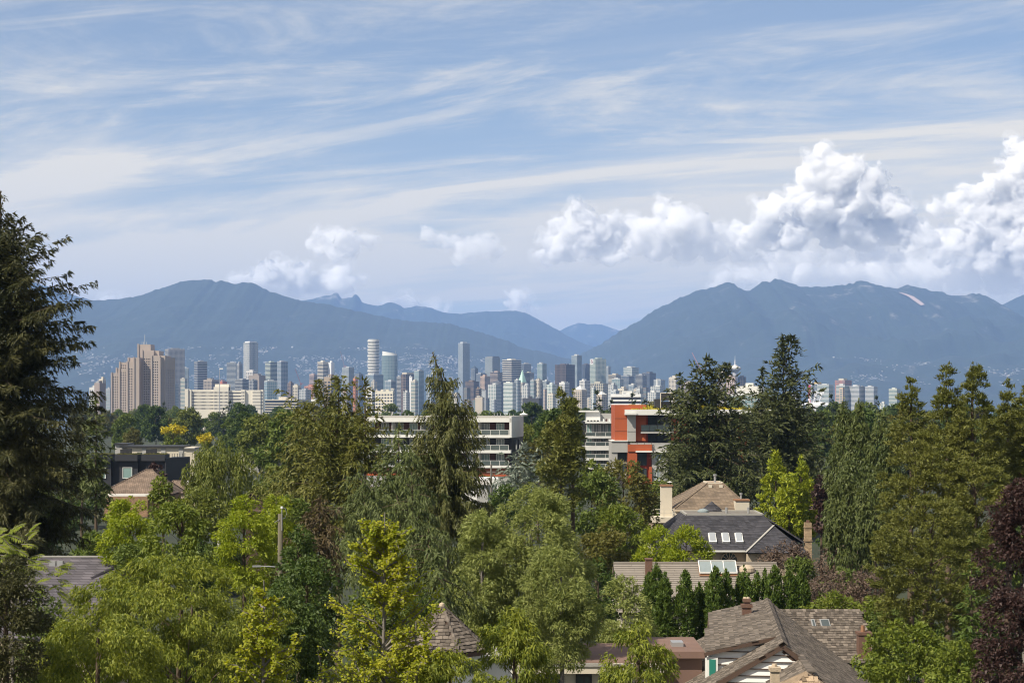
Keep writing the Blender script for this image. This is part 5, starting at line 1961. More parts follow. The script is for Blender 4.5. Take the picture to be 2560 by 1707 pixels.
def tile_house():
    h = House('tile_roof_house', 'brick house under a ribbed clay tile hip roof, beside the giant dark conifer', 330, 270)
    Z, X = h.Z, h.X
    e = Z(1234)
    E = [(X(246), 0, e), (X(432), 0, e), (X(432), 9.5, e), (X(246), 9.5, e)]
    hip(h.r, E, [(X(350), 4.7, Z(1176)), (X(364), 4.7, Z(1176))], 'tile')
    h.b('gutter', 246, 384, 1233.5, 1240, -.12, .05, 'white')
    h.b('wall', 262, 425, 1239, 1300, .45, 9, 'brick')
    h.b('lower_wall', 262, 372, 1242, 1340, -.9, .4, 'brick')
    MB().slab([(X(271), 1.0, Z(1229)), (X(281), 1.0, Z(1229)), (X(287), 2.2, Z(1217)), (X(277), 2.2, Z(1217))], .1).build('skylight', M['paleglass'], h.r).location.z += .22
    h2 = House('hip_roof_house', 'grey hipped roof house with a cream chimney below the weeping birch', 450, 285)
    X, Z = h2.X, h2.Z
    hip(h2.r, [(X(400), 0, h2.Z(1232)), (X(490), 0, h2.Z(1232)), (X(490), 7, h2.Z(1232)), (X(400), 7, h2.Z(1232))], [(X(424), 3.5, h2.Z(1203)), (X(462), 3.5, h2.Z(1203))], 'tile')
    h2.b('wall', 404, 486, 1231, 1290, .3, 6.7, 'beigewall')
    h2.b('chimney', 462, 472, 1205, 1228, 1.0, 1.8, 'offwhite')
    h2.b('chimney_cap', 460.5, 473.5, 1203, 1205.2, .9, 1.9, 'white')


def slate_house():
    h = House('slate_roof_house', 'dark slate hipped roof house with three square skylights in a row', 1830, 165)
    Z, X = h.Z, h.X
    zd, ze = Z(1294), Z(1376)
    E = [(X(1640), 0, ze), (X(1890), 0, ze), (X(1890), 15, ze), (X(1640), 15, ze)]
    k = h.k
    d0 = (zd - ze) / .62
    T4 = [(X(1729), d0, zd), (X(1924), d0, zd), (X(1924), 15 - d0, zd), (X(1729), 15 - d0, zd)]
    # planes of the truncated hip; the right end runs on past the cross wing
    fr2, br2 = (X(2024), 3.0, ze + .55), (X(2024), 15, ze)
    for nm, pts in (('roof_plane', [E[0], (X(1862), 0, ze), T4[1], T4[0]]), ('roof_plane', [E[3], E[0], T4[0], T4[3]]), ('roof_plane', [br2, E[3], T4[3], T4[2]]), ('roof_plane', [(X(1946), 0.2, ze + 1.0), fr2, br2, T4[2], T4[1]])):
        pts = [Vector(p) for p in pts]
        if len(pts) == 5:
            MB().slab([pts[1], pts[2], pts[3], pts[4]], .12).build(nm, M['slate'], h.r)
        else:
            MB().slab(pts, .12).build(nm, M['slate'], h.r)
    MB().slab([T4[1], (X(1862), 0, ze), (X(1942), 1.9, Z(1317))], .1).build('roof_plane', M['slate'], h.r)
    MB().slab([T4[1], (X(1942), 1.9, Z(1317)), (X(1942), 7.5, Z(1317) + .1), T4[2]], .1).build('roof_plane', M['slate'], h.r)
    MB().slab(T4, .1).build('flat_deck', mat_plain('deck_felt', (0.16, 0.145, 0.13), .9, var=.2), h.r).location.z -= .03
    mb = MB()
    for p, q in zip(T4, T4[1:] + T4[:1]):
        mb.bar(p, q, .2, .16)
    mb.build('deck_kerb', M['roofgrey'], h.r)
    # cross wing
    px_, pz = X(1942), Z(1317)
    MB().slab([(X(1859), -1.6, ze - .05), (X(2012), -1.6, ze - .05), (px_, 1.9, pz)], .12).build('wing_roof', M['slate'], h.r)
    MB().slab([(X(2012), -1.6, ze - .05), (X(2030), 6, ze), (px_, 7.5, pz + .1), (px_, 1.9, pz)], .12).build('wing_roof', M['slate'], h.r)
    MB().slab([(px_, 1.9, pz), (px_, 7.5, pz + .1), (X(1862), 1.5, ze + .5), (X(1859), -1.6, ze - .05)], .12).build('wing_roof', M['slate'], h.r)
    MB().bar((X(1859), -1.6, ze), (px_, 1.9, pz + .03), .2, .06).build('valley_cap', M['roofgrey'], h.r)
    MB().bar((X(1745), -.05, ze - .04), (X(1890), -.05, ze - .04), .14, .14).build('gutter', M['white'], h.r)
    for x0 in (1776, 1809.5, 1843):
        sl_ = (zd - ze) / d0
        ya, yb = (Z(1361) - ze) / sl_ , (Z(1341) - ze) / sl_
        # the slope is seen foreshortened: place by height
        za, zb = ze + ya * sl_, ze + yb * sl_
        f = MB().slab([(X(x0), ya, za + .2), (X(x0 + 19), ya, za + .2), (X(x0 + 19), yb, zb + .2), (X(x0), yb, zb + .2)], .2).build('skylight', M['white'], h.r)
        MB().slab([(X(x0 + 2.5), ya + .1, za + .27), (X(x0 + 16.5), ya + .1, za + .27), (X(x0 + 16.5), yb - .1, zb + .25), (X(x0 + 2.5), yb - .1, zb + .25)], .04).build('pane', mat_plain('skylight_pane', (.27, .29, .32), .25, var=.1), f)
    h.b('wall', 1660, 1885, 1377, 1500, .6, 14, 'beigewall')
    h.b('wing_wall', 1866, 2005, 1376.5, 1500, -1.0, 8, 'beigewall')
    # arched window
    f, cx_, cz, R_ = .5, X(1825), Z(1402), 21 * k
    n = 14
    arc = [(cx_ + R_ * math.cos(math.pi * i / n), cz + R_ * math.sin(math.pi * i / n)) for i in range(n + 1)]
    o = MB().poly([(x, f - .04, z) for x, z in arc]).build('arched_window', M['glass'], h.r)
    mb = MB()
    for a_ in (35, 65, 90, 115, 145):
        mb.bar((cx_, f - .08, cz), (cx_ + R_ * math.cos(math.radians(a_)), f - .08, cz + R_ * math.sin(math.radians(a_))), .05)
    for p, q in zip(arc[:-1], arc[1:]):
        mb.bar((p[0], f - .08, p[1]), (q[0], f - .08, q[1]), .09)
    mb.build('glazing_bar', M['beigewall'], o)
    c = h.b('chimney', 2026, 2043, 1312, 1420, 3, 3.7, 'chimbrick')
    h.b('chimney_band', 2025, 2044, 1322, 1325, 2.95, 3.75, 'chimbrick', c)
    h.b('chimney_band', 2024.5, 2044.5, 1356, 1359, 2.93, 3.78, 'chimbrick', c)
    h.b('flue', 2031, 2038, 1306, 1312, 3.2, 3.5, 'redbrick', c)
    for x, y in ((1838, 1287), (1895, 1290)):
        MB().tube([(X(x), d0 + 2, zd), (X(x), d0 + 2, zd + .55)], [.12, .12], 8).build('vent_pipe', M['metal'], h.r)
    MB().lathe([(.55, 0), (.5, .15), (.3, .28), (.0, .34)], 16).build('skylight_dome', M['paleglass'], h.r, (X(1783), d0 + 4, zd))
    MB().lathe([(1.1, 0), (.0, .9)], 10).build('lantern_roof', M['slate'], h.r, (X(1812), d0 + 6, zd))
    h.b('balcony_parapet', 1834, 1907, 1401, 1420, -3.4, -3.2, 'offwhite')


def brown_house():
    h = House('brown_roof_house', 'tan stucco house with a brown hipped shingle roof, chimney stacks and a small balcony', 1780, 192)
    Z, X = h.Z, h.X
    ze = Z(1273)
    E = [(X(1683), 0, ze), (X(1880), 0, ze), (X(1880), 12, ze), (X(1683), 12, ze)]
    T4 = [(X(1778), 4.2, Z(1212)), (X(1818), 4.2, Z(1212)), (X(1818), 7.5, Z(1212)), (X(1778), 7.5, Z(1212))]
    T4 = [(p[0], p[1], ze + 2.55) for p in T4]
    for a, b, c, d_ in ((E[0], E[1], T4[1], T4[0]), (E[1], E[2], T4[2], T4[1]), (E[2], E[3], T4[3], T4[2]), (E[3], E[0], T4[0], T4[3])):
        MB().slab([a, b, c, d_], .12).build('roof_plane', M['brownshingle'], h.r)
    for a, b in zip(E, T4):
        MB().bar(a, b, .22, .08).build('ridge_cap', M['brownshingle'], h.r)
    MB().slab(T4, .12).build('flat_deck', M['rust'], h.r)
    mb = MB()
    for p, q in zip(T4, T4[1:] + T4[:1]):
        mb.bar(p, q, .12, .2)
    mb.build('deck_kerb', M['offwhite'], h.r)
    h.b('fascia', 1683, 1880, 1273.4, 1277.5, -.06, .1, 'beigewall')
    h.b('wall', 1690, 1874, 1277, 1360, .5, 11.5, 'offwhite')
    c = h.b('chimney', 1654, 1682, 1216, 1300, .8, 1.9, 'offwhite')
    h.b('chimney_cap', 1652.5, 1684, 1212.5, 1216, .7, 2.0, 'rust', c)
    MB().lathe([(.28, 0), (.26, .02), (.05, .09)], 14).build('satellite_dish', M['white'], h.r, (X(1677), 1.2, Z(1206)))
    MB().tube([(X(1677), 1.2, Z(1213)), (X(1677), 1.2, Z(1207))], [.03, .03], 6).build('dish_stand', M['metal'], h.r)
    c2 = h.b('chimney', 1837, 1871.5, 1251, 1300, -.6, 1.0, 'offwhite')
    h.b('chimney_cap', 1836, 1873, 1247.5, 1251, -.7, 1.1, 'rust', c2)
    MB().tube([(X(1853), .2, Z(1247)), (X(1853), .2, Z(1236)), (X(1853), .2, Z(1235.9)), (X(1853), .2, Z(1232))], [.1, .1, .16, .16], 8).build('flue_pipe', M['metal'], c2)
    MB().tube([(X(1802), 5.5, T4[0][2]), (X(1802), 5.5, T4[0][2] + .7), (X(1802), 5.5, T4[0][2] + .72), (X(1802), 5.5, T4[0][2] + .9)], [.12, .12, .2, .2], 8).build('flue_pipe', M['metal'], h.r)
    for x in (1785, 1812):
        MB().box(X(x) - .18, X(x) + .18, 3.4, 3.7, ze + 2.1, ze + 2.4).build('roof_vent', M['offwhite'], h.r)
    # balcony
    h.b('balcony', 1629, 1689, 1291, 1304, -1.6, 1.4, 'offwhite')
    h.rail(1630, 1684, 1270, 1291, -1.5, 1.0, 'offwhite', None)
    h.b('rail_bar', 1630, 1684, 1279, 1280.5, -1.53, -1.47, 'offwhite')
    MB().slab([(X(1606), -2.2, Z(1318)), (X(1690), -2.2, Z(1318)), (X(1690), 0.4, Z(1300)), (X(1632), 0.4, Z(1300))], .1).build('lean_to_roof', M['brownshingle'], h.r)
    h.b('lean_to_wall', 1612, 1690, 1317, 1380, -1.9, .4, 'offwhite')
    h.b('porch_block', 1690, 1760, 1284, 1300, -1.0, .4, 'offwhite')


def grey_bungalow():
    h = House('bungalow', 'low house with a long grey shingle roof and white rooflight box above the clipped conifers', 1735, 126)
    Z, X = h.Z, h.X
    zr = Z(1406)
    pitch = .42
    run = 6.4
    n = 26
    mb_ = []
    for i in range(n):
        f0, f1 = i / n, (i + 1) / n
        y0, y1 = -run * f0, -run * f1
        z0, z1 = zr - run * f0 * pitch, zr - run * f1 * pitch
        xl, xr = X(1534) - .01 * i, X(1941) + .01 * i
        o = MB()
        rr = random.Random(i)
        x = xl
        while x < xr:
            w_ = min(rr.uniform(1.0, 2.6), xr - x)
            dz = rr.uniform(0, .012)
            o.slab([(x, y1 - .05, z1 + .03 + dz), (x + w_ - .012, y1 - .05, z1 + .03 + dz), (x + w_ - .012, y0, z0 + .012), (x, y0, z0 + .012)], .02)
            x += w_
        tag(o.build('shingle_course', M['greyshingle'], h.r), kind='stuff')
    MB().slab([(X(1534), -run, zr - run * pitch), (X(1941), -run, zr - run * pitch), (X(1941), 0, zr), (X(1534), 0, zr)], .15).build('front_slope', M['darkbrownroof'], h.r).location.z -= .03
    MB().slab([(X(1534), 0, zr), (X(1941), 0, zr), (X(1941), 6, zr - 6 * pitch), (X(1534), 6, zr - 6 * pitch)], .15).build('back_slope', M['greyshingle'], h.r)
    MB().bar((X(1534), 0, zr + .03), (X(1941), 0, zr + .03), .3, .05).build('ridge_cap', M['greyshingle'], h.r)
    MB().box(X(1538), X(1937), -run + .5, 5.5, 0, zr - run * pitch + .1).build('wall', M['offwhite'], h.r)
    c = MB().box(X(1609), X(1626), -1.9, -1.3, zr - 1.6, Z(1393)).build('chimney', M['redbrick'], h.r)
    MB().box(X(1608), X(1627), -1.95, -1.25, Z(1393), Z(1390)).build('chimney_cap', M['redbrick'], c)
    # rooflight box of three panes
    ya, yb = -1.75, -.75
    za, zb = zr + ya * pitch, zr + yb * pitch
    base = MB().slab([(X(1742), ya - .2, za - .05), (X(1835), ya - .2, za - .05), (X(1835), yb, zb + .32), (X(1742), yb, zb + .32)], .2).build('rooflight', M['rust'], h.r)
    base.location.z += .1
    for i in range(3):
        xa, xb = 1743 + i * 30.5, 1743 + (i + 1) * 30.5
        MB().slab([(X(xa + 1.4), ya - .1, za + .12), (X(xb - 1.4), ya - .1, za + .12), (X(xb - 1.4), yb, zb + .38), (X(xa + 1.4), yb, zb + .38)], .05).build('pane', M['paleglass'], base)
    mb = MB()
    for i in range(4):
        xx = X(1743 + i * 30.5)
        mb.bar((xx, ya - .12, za + .13), (xx, yb + .02, zb + .42), .06, .06)
    mb.bar((X(1742), yb, zb + .42), (X(1835), yb, zb + .42), .07, .07)
    mb.bar((X(1742), ya - .12, za + .13), (X(1835), ya - .12, za + .13), .09, .09)
    mb.build('rooflight_frame', M['white'], base)
    MB().lathe([(.55, 0), (.52, .25), (.3, .42), (0, .48)], 16).build('dome_vent', M['beigewall'], h.r, (X(1862), -1.1, zr - .5))


dark_houses()
tile_house()
slate_house()
brown_house()
grey_bungalow()


# --- cedar shake roofs
_shake = {}


def shake_mesh(mat):
    if mat not in _shake:
        mb = MB()
        # unit shake: u -0.5..0.5, v 0 (butt) .. 1 (head), butt end thick
        mb.add([(-.5, 0, 0), (.5, 0, 0), (.5, 1, -.35), (-.5, 1, -.35), (-.48, 0, 1), (.48, 0, 1), (.5, 1, -.1), (-.5, 1, -.1)], [(0, 3, 2, 1), (4, 5, 6, 7), (0, 1, 5, 4), (1, 2, 6, 5), (2, 3, 7, 6), (3, 0, 4, 7)])
        _shake[mat] = mb.mesh('shingle', M[mat])
    return _shake[mat]


def shake_roof(root, poly, u, expo, width, mat, budget, seed, thick=.03, backing=True):
    """lay shakes course by course over a planar roof polygon; the first `budget` are parts, the rest one mesh"""
    rng = random.Random(seed)
    poly = [Vector(p) for p in poly]
    u = Vector(u).normalized()
    n = (poly[1] - poly[0]).cross(poly[2] - poly[0]).normalized()
    if n.z < 0:
        n = -n
    v = n.cross(u).normalized()
    if v.z < 0:
        v, u = -v, -u
    o = poly[0]
    pl = MB().slab(poly, .10).build('roof_plane', M['darkbrownroof'], root) if backing else root
    Q = [((p - o).dot(u), (p - o).dot(v)) for p in poly]

    def inside(a, b):
        c = False
        for i in range(len(Q)):
            (x1, y1), (x2, y2) = Q[i], Q[i - 1]
            if (y1 > b) != (y2 > b) and a < (x2 - x1) * (b - y1) / (y2 - y1) + x1:
                c = not c
        return c

    umin, umax = min(q[0] for q in Q), max(q[0] for q in Q)
    vmin, vmax = min(q[1] for q in Q), max(q[1] for q in Q)
    me = shake_mesh(mat)
    rest = MB()
    R3 = Matrix((u, v, n)).transposed().to_4x4()
    b = vmin
    cells = []
    while b < vmax:
        a = umin - rng.uniform(0, width)
        while a < umax:
            w_ = width * rng.uniform(.65, 1.35)
            if inside(a + w_ / 2, b + expo * .5):
                cells.append((a + w_ / 2, b + rng.uniform(-.015, .015), w_))
            a += w_
        b += expo
    cnt = 0
    for a, bb, w_ in cells:
        S = Matrix.Diagonal((w_ * .96, expo * 1.35, thick * rng.uniform(.7, 1.4), 1))
        mw = Matrix.Translation(o + u * a + v * (bb - expo * .1) + n * (thick * .5)) @ R3 @ Matrix.Rotation(rng.uniform(-.02, .02), 4, 'Z') @ S
        if cnt < budget:
            c = link_mesh('shingle', me, pl)
            c.matrix_local = mw
        else:
            rest.add([mw @ x.co for x in me.vertices], [tuple(p.vertices) for p in me.polygons])
        cnt += 1
    if rest.v:
        tag(rest.build('shingle_field', M[mat], pl), kind='stuff')
    return max(0, budget - cnt)


def siding(root, outline_fn, z0, z1, y_of, mat, bh=.27):
    """white lap boards, one part each: outline_fn(z) gives the left and right end at height z"""
    z = z0
    while z < z1 - .02:
        zt = min(z + bh, z1)
        (a0, b0), (a1, b1) = outline_fn(z + .01), outline_fn(zt)
        if b0 - a0 > .05:
            mb = MB()
            A = [y_of(a0, z), y_of(b0, z), y_of(b1, zt), y_of(a1, zt)]
            fw = Vector((0, -.05, 0))
            mb.add([A[0] + fw, A[1] + fw, A[2], A[3], A[0] + Vector((0, .05, 0)), A[1] + Vector((0, .05, 0)), A[2] + Vector((0, .05, 0)), A[3] + Vector((0, .05, 0))], [(0, 1, 2, 3), (0, 4, 5, 1), (3, 2, 6, 7), (0, 3, 7, 4), (1, 5, 6, 2), (4, 7, 6, 5)])
            bo = mb.build('board', M[mat], root)
            MB().bar(A[0] + fw * 1.3 + Vector((.02, 0, .012)), A[1] + fw * 1.3 + Vector((-.02, 0, .012)), .03, .035).build('board_shadow_line', M['bargeboard'], bo)  # dark bar stands in for the shadow line under each lap
        z = zt


M['siding'] = mat_plain('weathered_white_boards', (0.68, 0.68, 0.66), 0.7, var=0.22, scale=1.2, stretch=(0.35, 1, 3))
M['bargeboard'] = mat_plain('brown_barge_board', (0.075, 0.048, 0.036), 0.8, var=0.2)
M['stone'] = mat_plain('pale_stone', (0.42, 0.34, 0.25), 0.9, var=0.35, scale=6, bump=0.5)


def gable_house():
    r = empty('shake_roof_house', (11.5, 78, ground_z(78)))
    tag(r, 'white boarded gable house under steep weathered cedar shake roofs, chimneys on top', 'house')
    O = Vector(r.location)
    B, F_ = Vector((12.2, 88, 10.45)) - O, Vector((10.6, 72, 10.5)) - O
    rd = (F_ - B).normalized()
    p = Vector((.995, -.1, 0))
    dn = Vector((0, 0, -1))
    side = lambda base, s, pit: base + p * s + dn * abs(s) * pit
    over = rd * .22
    left = .35
    # main planes
    rem = 300
    Lpit, Rpit = .60, .80
    rem = shake_roof(r, [F_ + over, side(F_ + over, -4.9, Lpit), side(B, -4.9, Lpit), B], rd, .21, .19, 'shake', 0, 1)
    shake_roof(r, [F_ + over, B - rd * .3, side(B - rd * .3, 5.2, Rpit), side(F_ + over, 5.2, Rpit)], rd, .21, .19, 'shake', 70, 2)
    # shed dormer
    D0 = F_ - rd * 2.6
    dl = lambda base, s: base + p * s + dn * (abs(s) * .25) + Vector((0, 0, .03))
    shake_roof(r, [D0 + rd * .24, dl(D0 + rd * .24, -2.98), dl(B - rd * .2, -2.8), B - rd * .2], rd, .21, .19, 'shake', 170, 3)
    # dormer front wall boards
    wl_ = lambda a, z: D0 + p * a + Vector((0, 0, z))
    tri = lambda z: (-2.95, max(-2.95, -max(0.0, -z) / Lpit)) if z > -.89 else (-min(2.95, -z / .3 if z < 0 else 0), -(-z) / Lpit)

    def dorm(z):                       # heights below the ridge: left end the corner, or the dormer eave line; right end on the main slope
        a0 = -2.95
        top_lim = -(-z) / .30          # where the dormer roof is this low
        right_ = z / Lpit              # main slope
        return (max(a0, -2.95), max(min(0, right_), -2.95)) if z < -.9 else (max(-2.95, z / .30 if z < 0 else 0), min(0, z / Lpit))
    # z/.30 is further out than z/Lpit, so the strip between them is wall
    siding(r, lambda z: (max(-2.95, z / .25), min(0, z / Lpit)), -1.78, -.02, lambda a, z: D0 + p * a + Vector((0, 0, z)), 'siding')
    MB().slab([D0 + p * -2.88 - rd * .05, D0 + p * -2.6 - rd * 12.0, D0 + p * -2.6 - rd * 12.0 + Vector((0, 0, -1.9)), D0 + p * -2.88 - rd * .05 + Vector((0, 0, -1.9))], .1).build('dormer_cheek', M['siding'], r).location.z = -.9
    MB().bar(dl(D0 + rd * .26, 0) - Vector((0, 0, .1)), dl(D0 + rd * .26, -3.05) - Vector((0, 0, .07)), .06, .13).build('barge_board', M['bargeboard'], r)
    # window at the dormer corner
    q = D0 + p * -2.9 + rd * .12 + Vector((0, 0, -1.75))
    wf = MB().obox(q + Vector((.18, 0, .42)), p * .22, rd * .08, Vector((0, 0, .42))).build('window', M['white'], r)
    MB().obox(q + Vector((.18, 0, .42)) + rd * .09, p * .13, rd * .01, Vector((0, 0, .33))).build('blind', mat_plain('teal_blind', (0.02, 0.17, 0.13), .6), wf)
    MB().bar(D0 + p * -2.98 + rd * .1 + Vector((0, 0, -2.2)), D0 + p * -2.98 + rd * .1 + Vector((0, 0, -.95)), .07).build('corner_board', M['white'], r)
    # front gable
    G = F_ + rd * .1
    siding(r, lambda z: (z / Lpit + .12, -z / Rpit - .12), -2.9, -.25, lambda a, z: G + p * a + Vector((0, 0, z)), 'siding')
    for s, pit in ((-4.9, Lpit), (5.2, Rpit)):
        a, b = F_ + over * 1.06 - Vector((0, 0, .10)), side(F_ + over * 1.06, s, pit) - Vector((0, 0, .10))
        MB().bar(a, b, .07, .18).build('barge_board', M['bargeboard'], r)
        MB().bar(a + Vector((0, .12, -.2)), b + Vector((0, .12, -.2)), .05, .12).build('barge_board', M['white'] if s < 0 else M['bargeboard'], r)
    mb = MB()
    i = 0
    while i * .22 < (B - F_).length:
        c = F_ + over - rd * (i * .22)
        for sg, pit in ((-1, Lpit), (1, Rpit)):
            mb.obox(c + p * sg * .09 + Vector((0, 0, .05)), rd * .13, p * .1 + Vector((0, 0, -sg * .1 * pit)), Vector((0, 0, .018)))
        i += 1
    tag(mb.build('ridge_shingles', M['shake'], r), kind='stuff')
    # front right cross gable
    a, b = Vector((11.3, 72.2, 9.95)) - O, Vector((11.1, 68.0, 9.9)) - O
    gr = (b - a).normalized()
    pr = Vector((.999, -.05, 0))
    s2 = lambda q, s: q + pr * s + dn * abs(s) * .72
    shake_roof(r, [b, s2(b, -3.2), s2(a, -3.2), a], gr, .21, .19, 'shake', 60, 5)
    shake_roof(r, [a, s2(a, 4), s2(b, 4), b], gr, .21, .19, 'shake', 0, 6)
    MB().bar(b + gr * .03 - Vector((0, 0, .1)), s2(b, -3.2) + gr * .03 - Vector((0, 0, .1)), .06, .22).build('barge_board', M['bargeboard'], r)
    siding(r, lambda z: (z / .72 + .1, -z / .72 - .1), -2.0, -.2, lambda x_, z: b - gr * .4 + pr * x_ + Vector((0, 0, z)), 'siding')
    mb = MB()
    for i in range(20):
        mb.obox(a.lerp(b, i / 20) + Vector((0, 0, .05)), gr * .12, pr * .14, Vector((0, 0, .02)))
    tag(mb.build('ridge_shingles', M['shake'], r), kind='stuff')
    # right wing: two stepped roofs running back
    x0, x1 = at(2022, 0, 95).x - O.x, at(2152, 0, 95).x - O.x
    shake_roof(r, [(x0 - 2, 95 - O.y, 9.15 - O.z), (x1, 95 - O.y, 9.15 - O.z), (x1, 91.5 - O.y, 7.4 - O.z), (x0 - 2, 91.5 - O.y, 7.4 - O.z)], (1, 0, 0), .21, .2, 'shake', 0, 7)
    for xa, xb in ((2027, 2037), (2049, 2073)):
        X0, X1 = at(xa, 0, 94).x - O.x, at(xb, 0, 94).x - O.x
        f = MB().slab([(X0, 94.1 - O.y, 8.82 - O.z), (X1, 94.1 - O.y, 8.82 - O.z), (X1, 92.9 - O.y, 8.22 - O.z), (X0, 92.9 - O.y, 8.22 - O.z)], .12).build('skylight', M['metal'], r)
        MB().slab([(X0 + .06, 94.0 - O.y, 8.80 - O.z), (X1 - .06, 94.0 - O.y, 8.80 - O.z), (X1 - .06, 93.0 - O.y, 8.30 - O.z), (X0 + .06, 93.0 - O.y, 8.30 - O.z)], .03).build('pane', M['glass'], f)
    x0, x1 = at(1990, 0, 91).x - O.x, at(2151, 0, 91).x - O.x
    shake_roof(r, [(x0, 91 - O.y, 8.8 - O.z), (x1, 91 - O.y, 8.8 - O.z), (x1, 88.2 - O.y, 7.4 - O.z), (x0, 88.2 - O.y, 7.4 - O.z)], (1, 0, 0), .21, .2, 'shake', 0, 8)
    MB().box(x0 - 2.5, x1 - .3, 88.6 - O.y, 95 - O.y, 0, 7.35 - O.z).build('wing_wall', M['siding'], r)
    # chimneys
    def stack(xa, xb, y0, y1, d, pots, nm='chimney', mat='redbrick', cap=.1):
        a, b = at(xa, y0, d) - O, at(xb, y1, d) - O
        c = MB().box(a.x, b.x, a.y, a.y + (b.x - a.x), b.z - .5, a.z).build(nm, M[mat], r)
        MB().box(a.x - .05, b.x + .05, a.y - .05, a.y + (b.x - a.x) + .05, a.z - .02, a.z + .12).build('chimney_cap', M[mat], c)
        for i, (f, h_, m_) in enumerate(pots):
            xx = a.x + (b.x - a.x) * f
            MB().tube([(xx, a.y + .25, a.z + .1), (xx, a.y + .25, a.z + .12 + h_)], [.11, .09], 8).build('flue_pot', M[m_], c)
    stack(1857, 1878.5, 1517, 1566, 84, [])
    stack(1861, 1875, 1503, 1517, 84.05, [(.3, .06, 'stone'), (.7, .06, 'stone')])
    stack(2147, 2178, 1586, 1640, 88.5, [(.4, .3, 'rust')])
    stack(1928, 1949, 1676, 1720, 66, [(.5, .1, 'stone')], 'chimney', 'stone')
    # body
    MB().prism([tuple((side(F_, -4.4, 0))[:2]), tuple((side(F_, 4.6, 0))[:2]), tuple((side(B, 4.6, 0))[:2]), tuple((side(B, -4.4, 0))[:2])], 0, F_.z - 3.9).build('wall', M['siding'], r)
    # left lean-to
    shake_roof(r, [(at(1722, 0, 77).x - O.x, 74 - O.y, 8.0 - O.z), (at(1775, 0, 77).x - O.x, 74 - O.y, 8.6 - O.z), (at(1775, 0, 80).x - O.x, 80 - O.y, 8.75 - O.z), (at(1722, 0, 80).x - O.x, 80 - O.y, 8.1 - O.z)], (0, -1, 0), .21, .19, 'shake', 0, 9)
    # tan hip roof in front
    r2 = empty('hip_roof_house', (at(2020, 0, 61).x, 61, ground_z(61)))
    tag(r2, 'tan shake hip roof cut by the bottom edge before the boarded gable house', 'house')
    O2 = Vector(r2.location)
    zt = 11.05 - O2.z
    for i, (xc, w_) in enumerate(((2022, 70),)):
        X0, X1, Xc = at(xc - w_, 0, 60).x - O2.x, at(xc + w_, 0, 60).x - O2.x, at(xc, 0, 60).x - O2.x
        zz_ = zt - i * .12
        yy = i * .25
        Pk, Pb = (Xc, -.6 + yy, zz_), (Xc + .05, -.1 + yy, zz_)
        shake_roof(r2, [(X0, -1.4 + yy, zz_ - .6), (X1, -1.4 + yy, zz_ - .6), Pk], (1, 0, 0), .2, .19, 'shake_tan', 30 if i == 0 else 0, 11 + i)
        MB().slab([(X0, -1.4 + yy, zz_ - .6), Pk, Pb, (X0, .7 + yy, zz_ - .6)], .08).build('roof_plane', M['shake_tan'], r2)
        MB().slab([(X1, -1.4 + yy, zz_ - .6), (X1, .7 + yy, zz_ - .6), Pb, Pk], .08).build('roof_plane', M['shake_tan'], r2)
    MB().box(-.8, 1.0, -1, .4, 0, zt - .75).build('wall', M['offwhite'], r2)


gable_house()


def flat_house():
    h = House('flat_roof_house', 'low flat house with a brick red roof and pale fascia below the willow', 1500, 76)
    X, Z = h.X, h.Z
    z = Z(1655)
    MB().box(X(1200), X(1660), 0, 6, z - .25, z).build('roof_deck', M['terra'], h.r)
    MB().box(X(1200), X(1662), -.3, -.02, z - .42, z - .02).build('fascia', M['offwhite'], h.r)
    MB().box(X(1330), X(1520), -.36, -.31, z - .12, z + .02).build('flashing', M['roofgrey'], h.r)
    MB().box(X(1210), X(1655), .2, 5.8, 0, z - .3).build('wall', M['offwhite'], h.r)
    for x in (1365, 1440, 1500):
        h.window(x, x + 40, 1686, 1730, .15, 'glass', 'dark', 2)
    z2 = Z(1632)
    MB().box(X(1640), X(1765), .5, 5.2, z2 - .28, z2).build('upper_roof', M['terra'], h.r)
    MB().box(X(1645), X(1760), .8, 5.0, 0, z2 - .29).build('upper_wall', M['terra'], h.r)
    MB().box(X(1690), X(1720), 2.0, 2.8, z2, z2 + .18).build('roof_hatch', M['metal'], h.r)


flat_house()


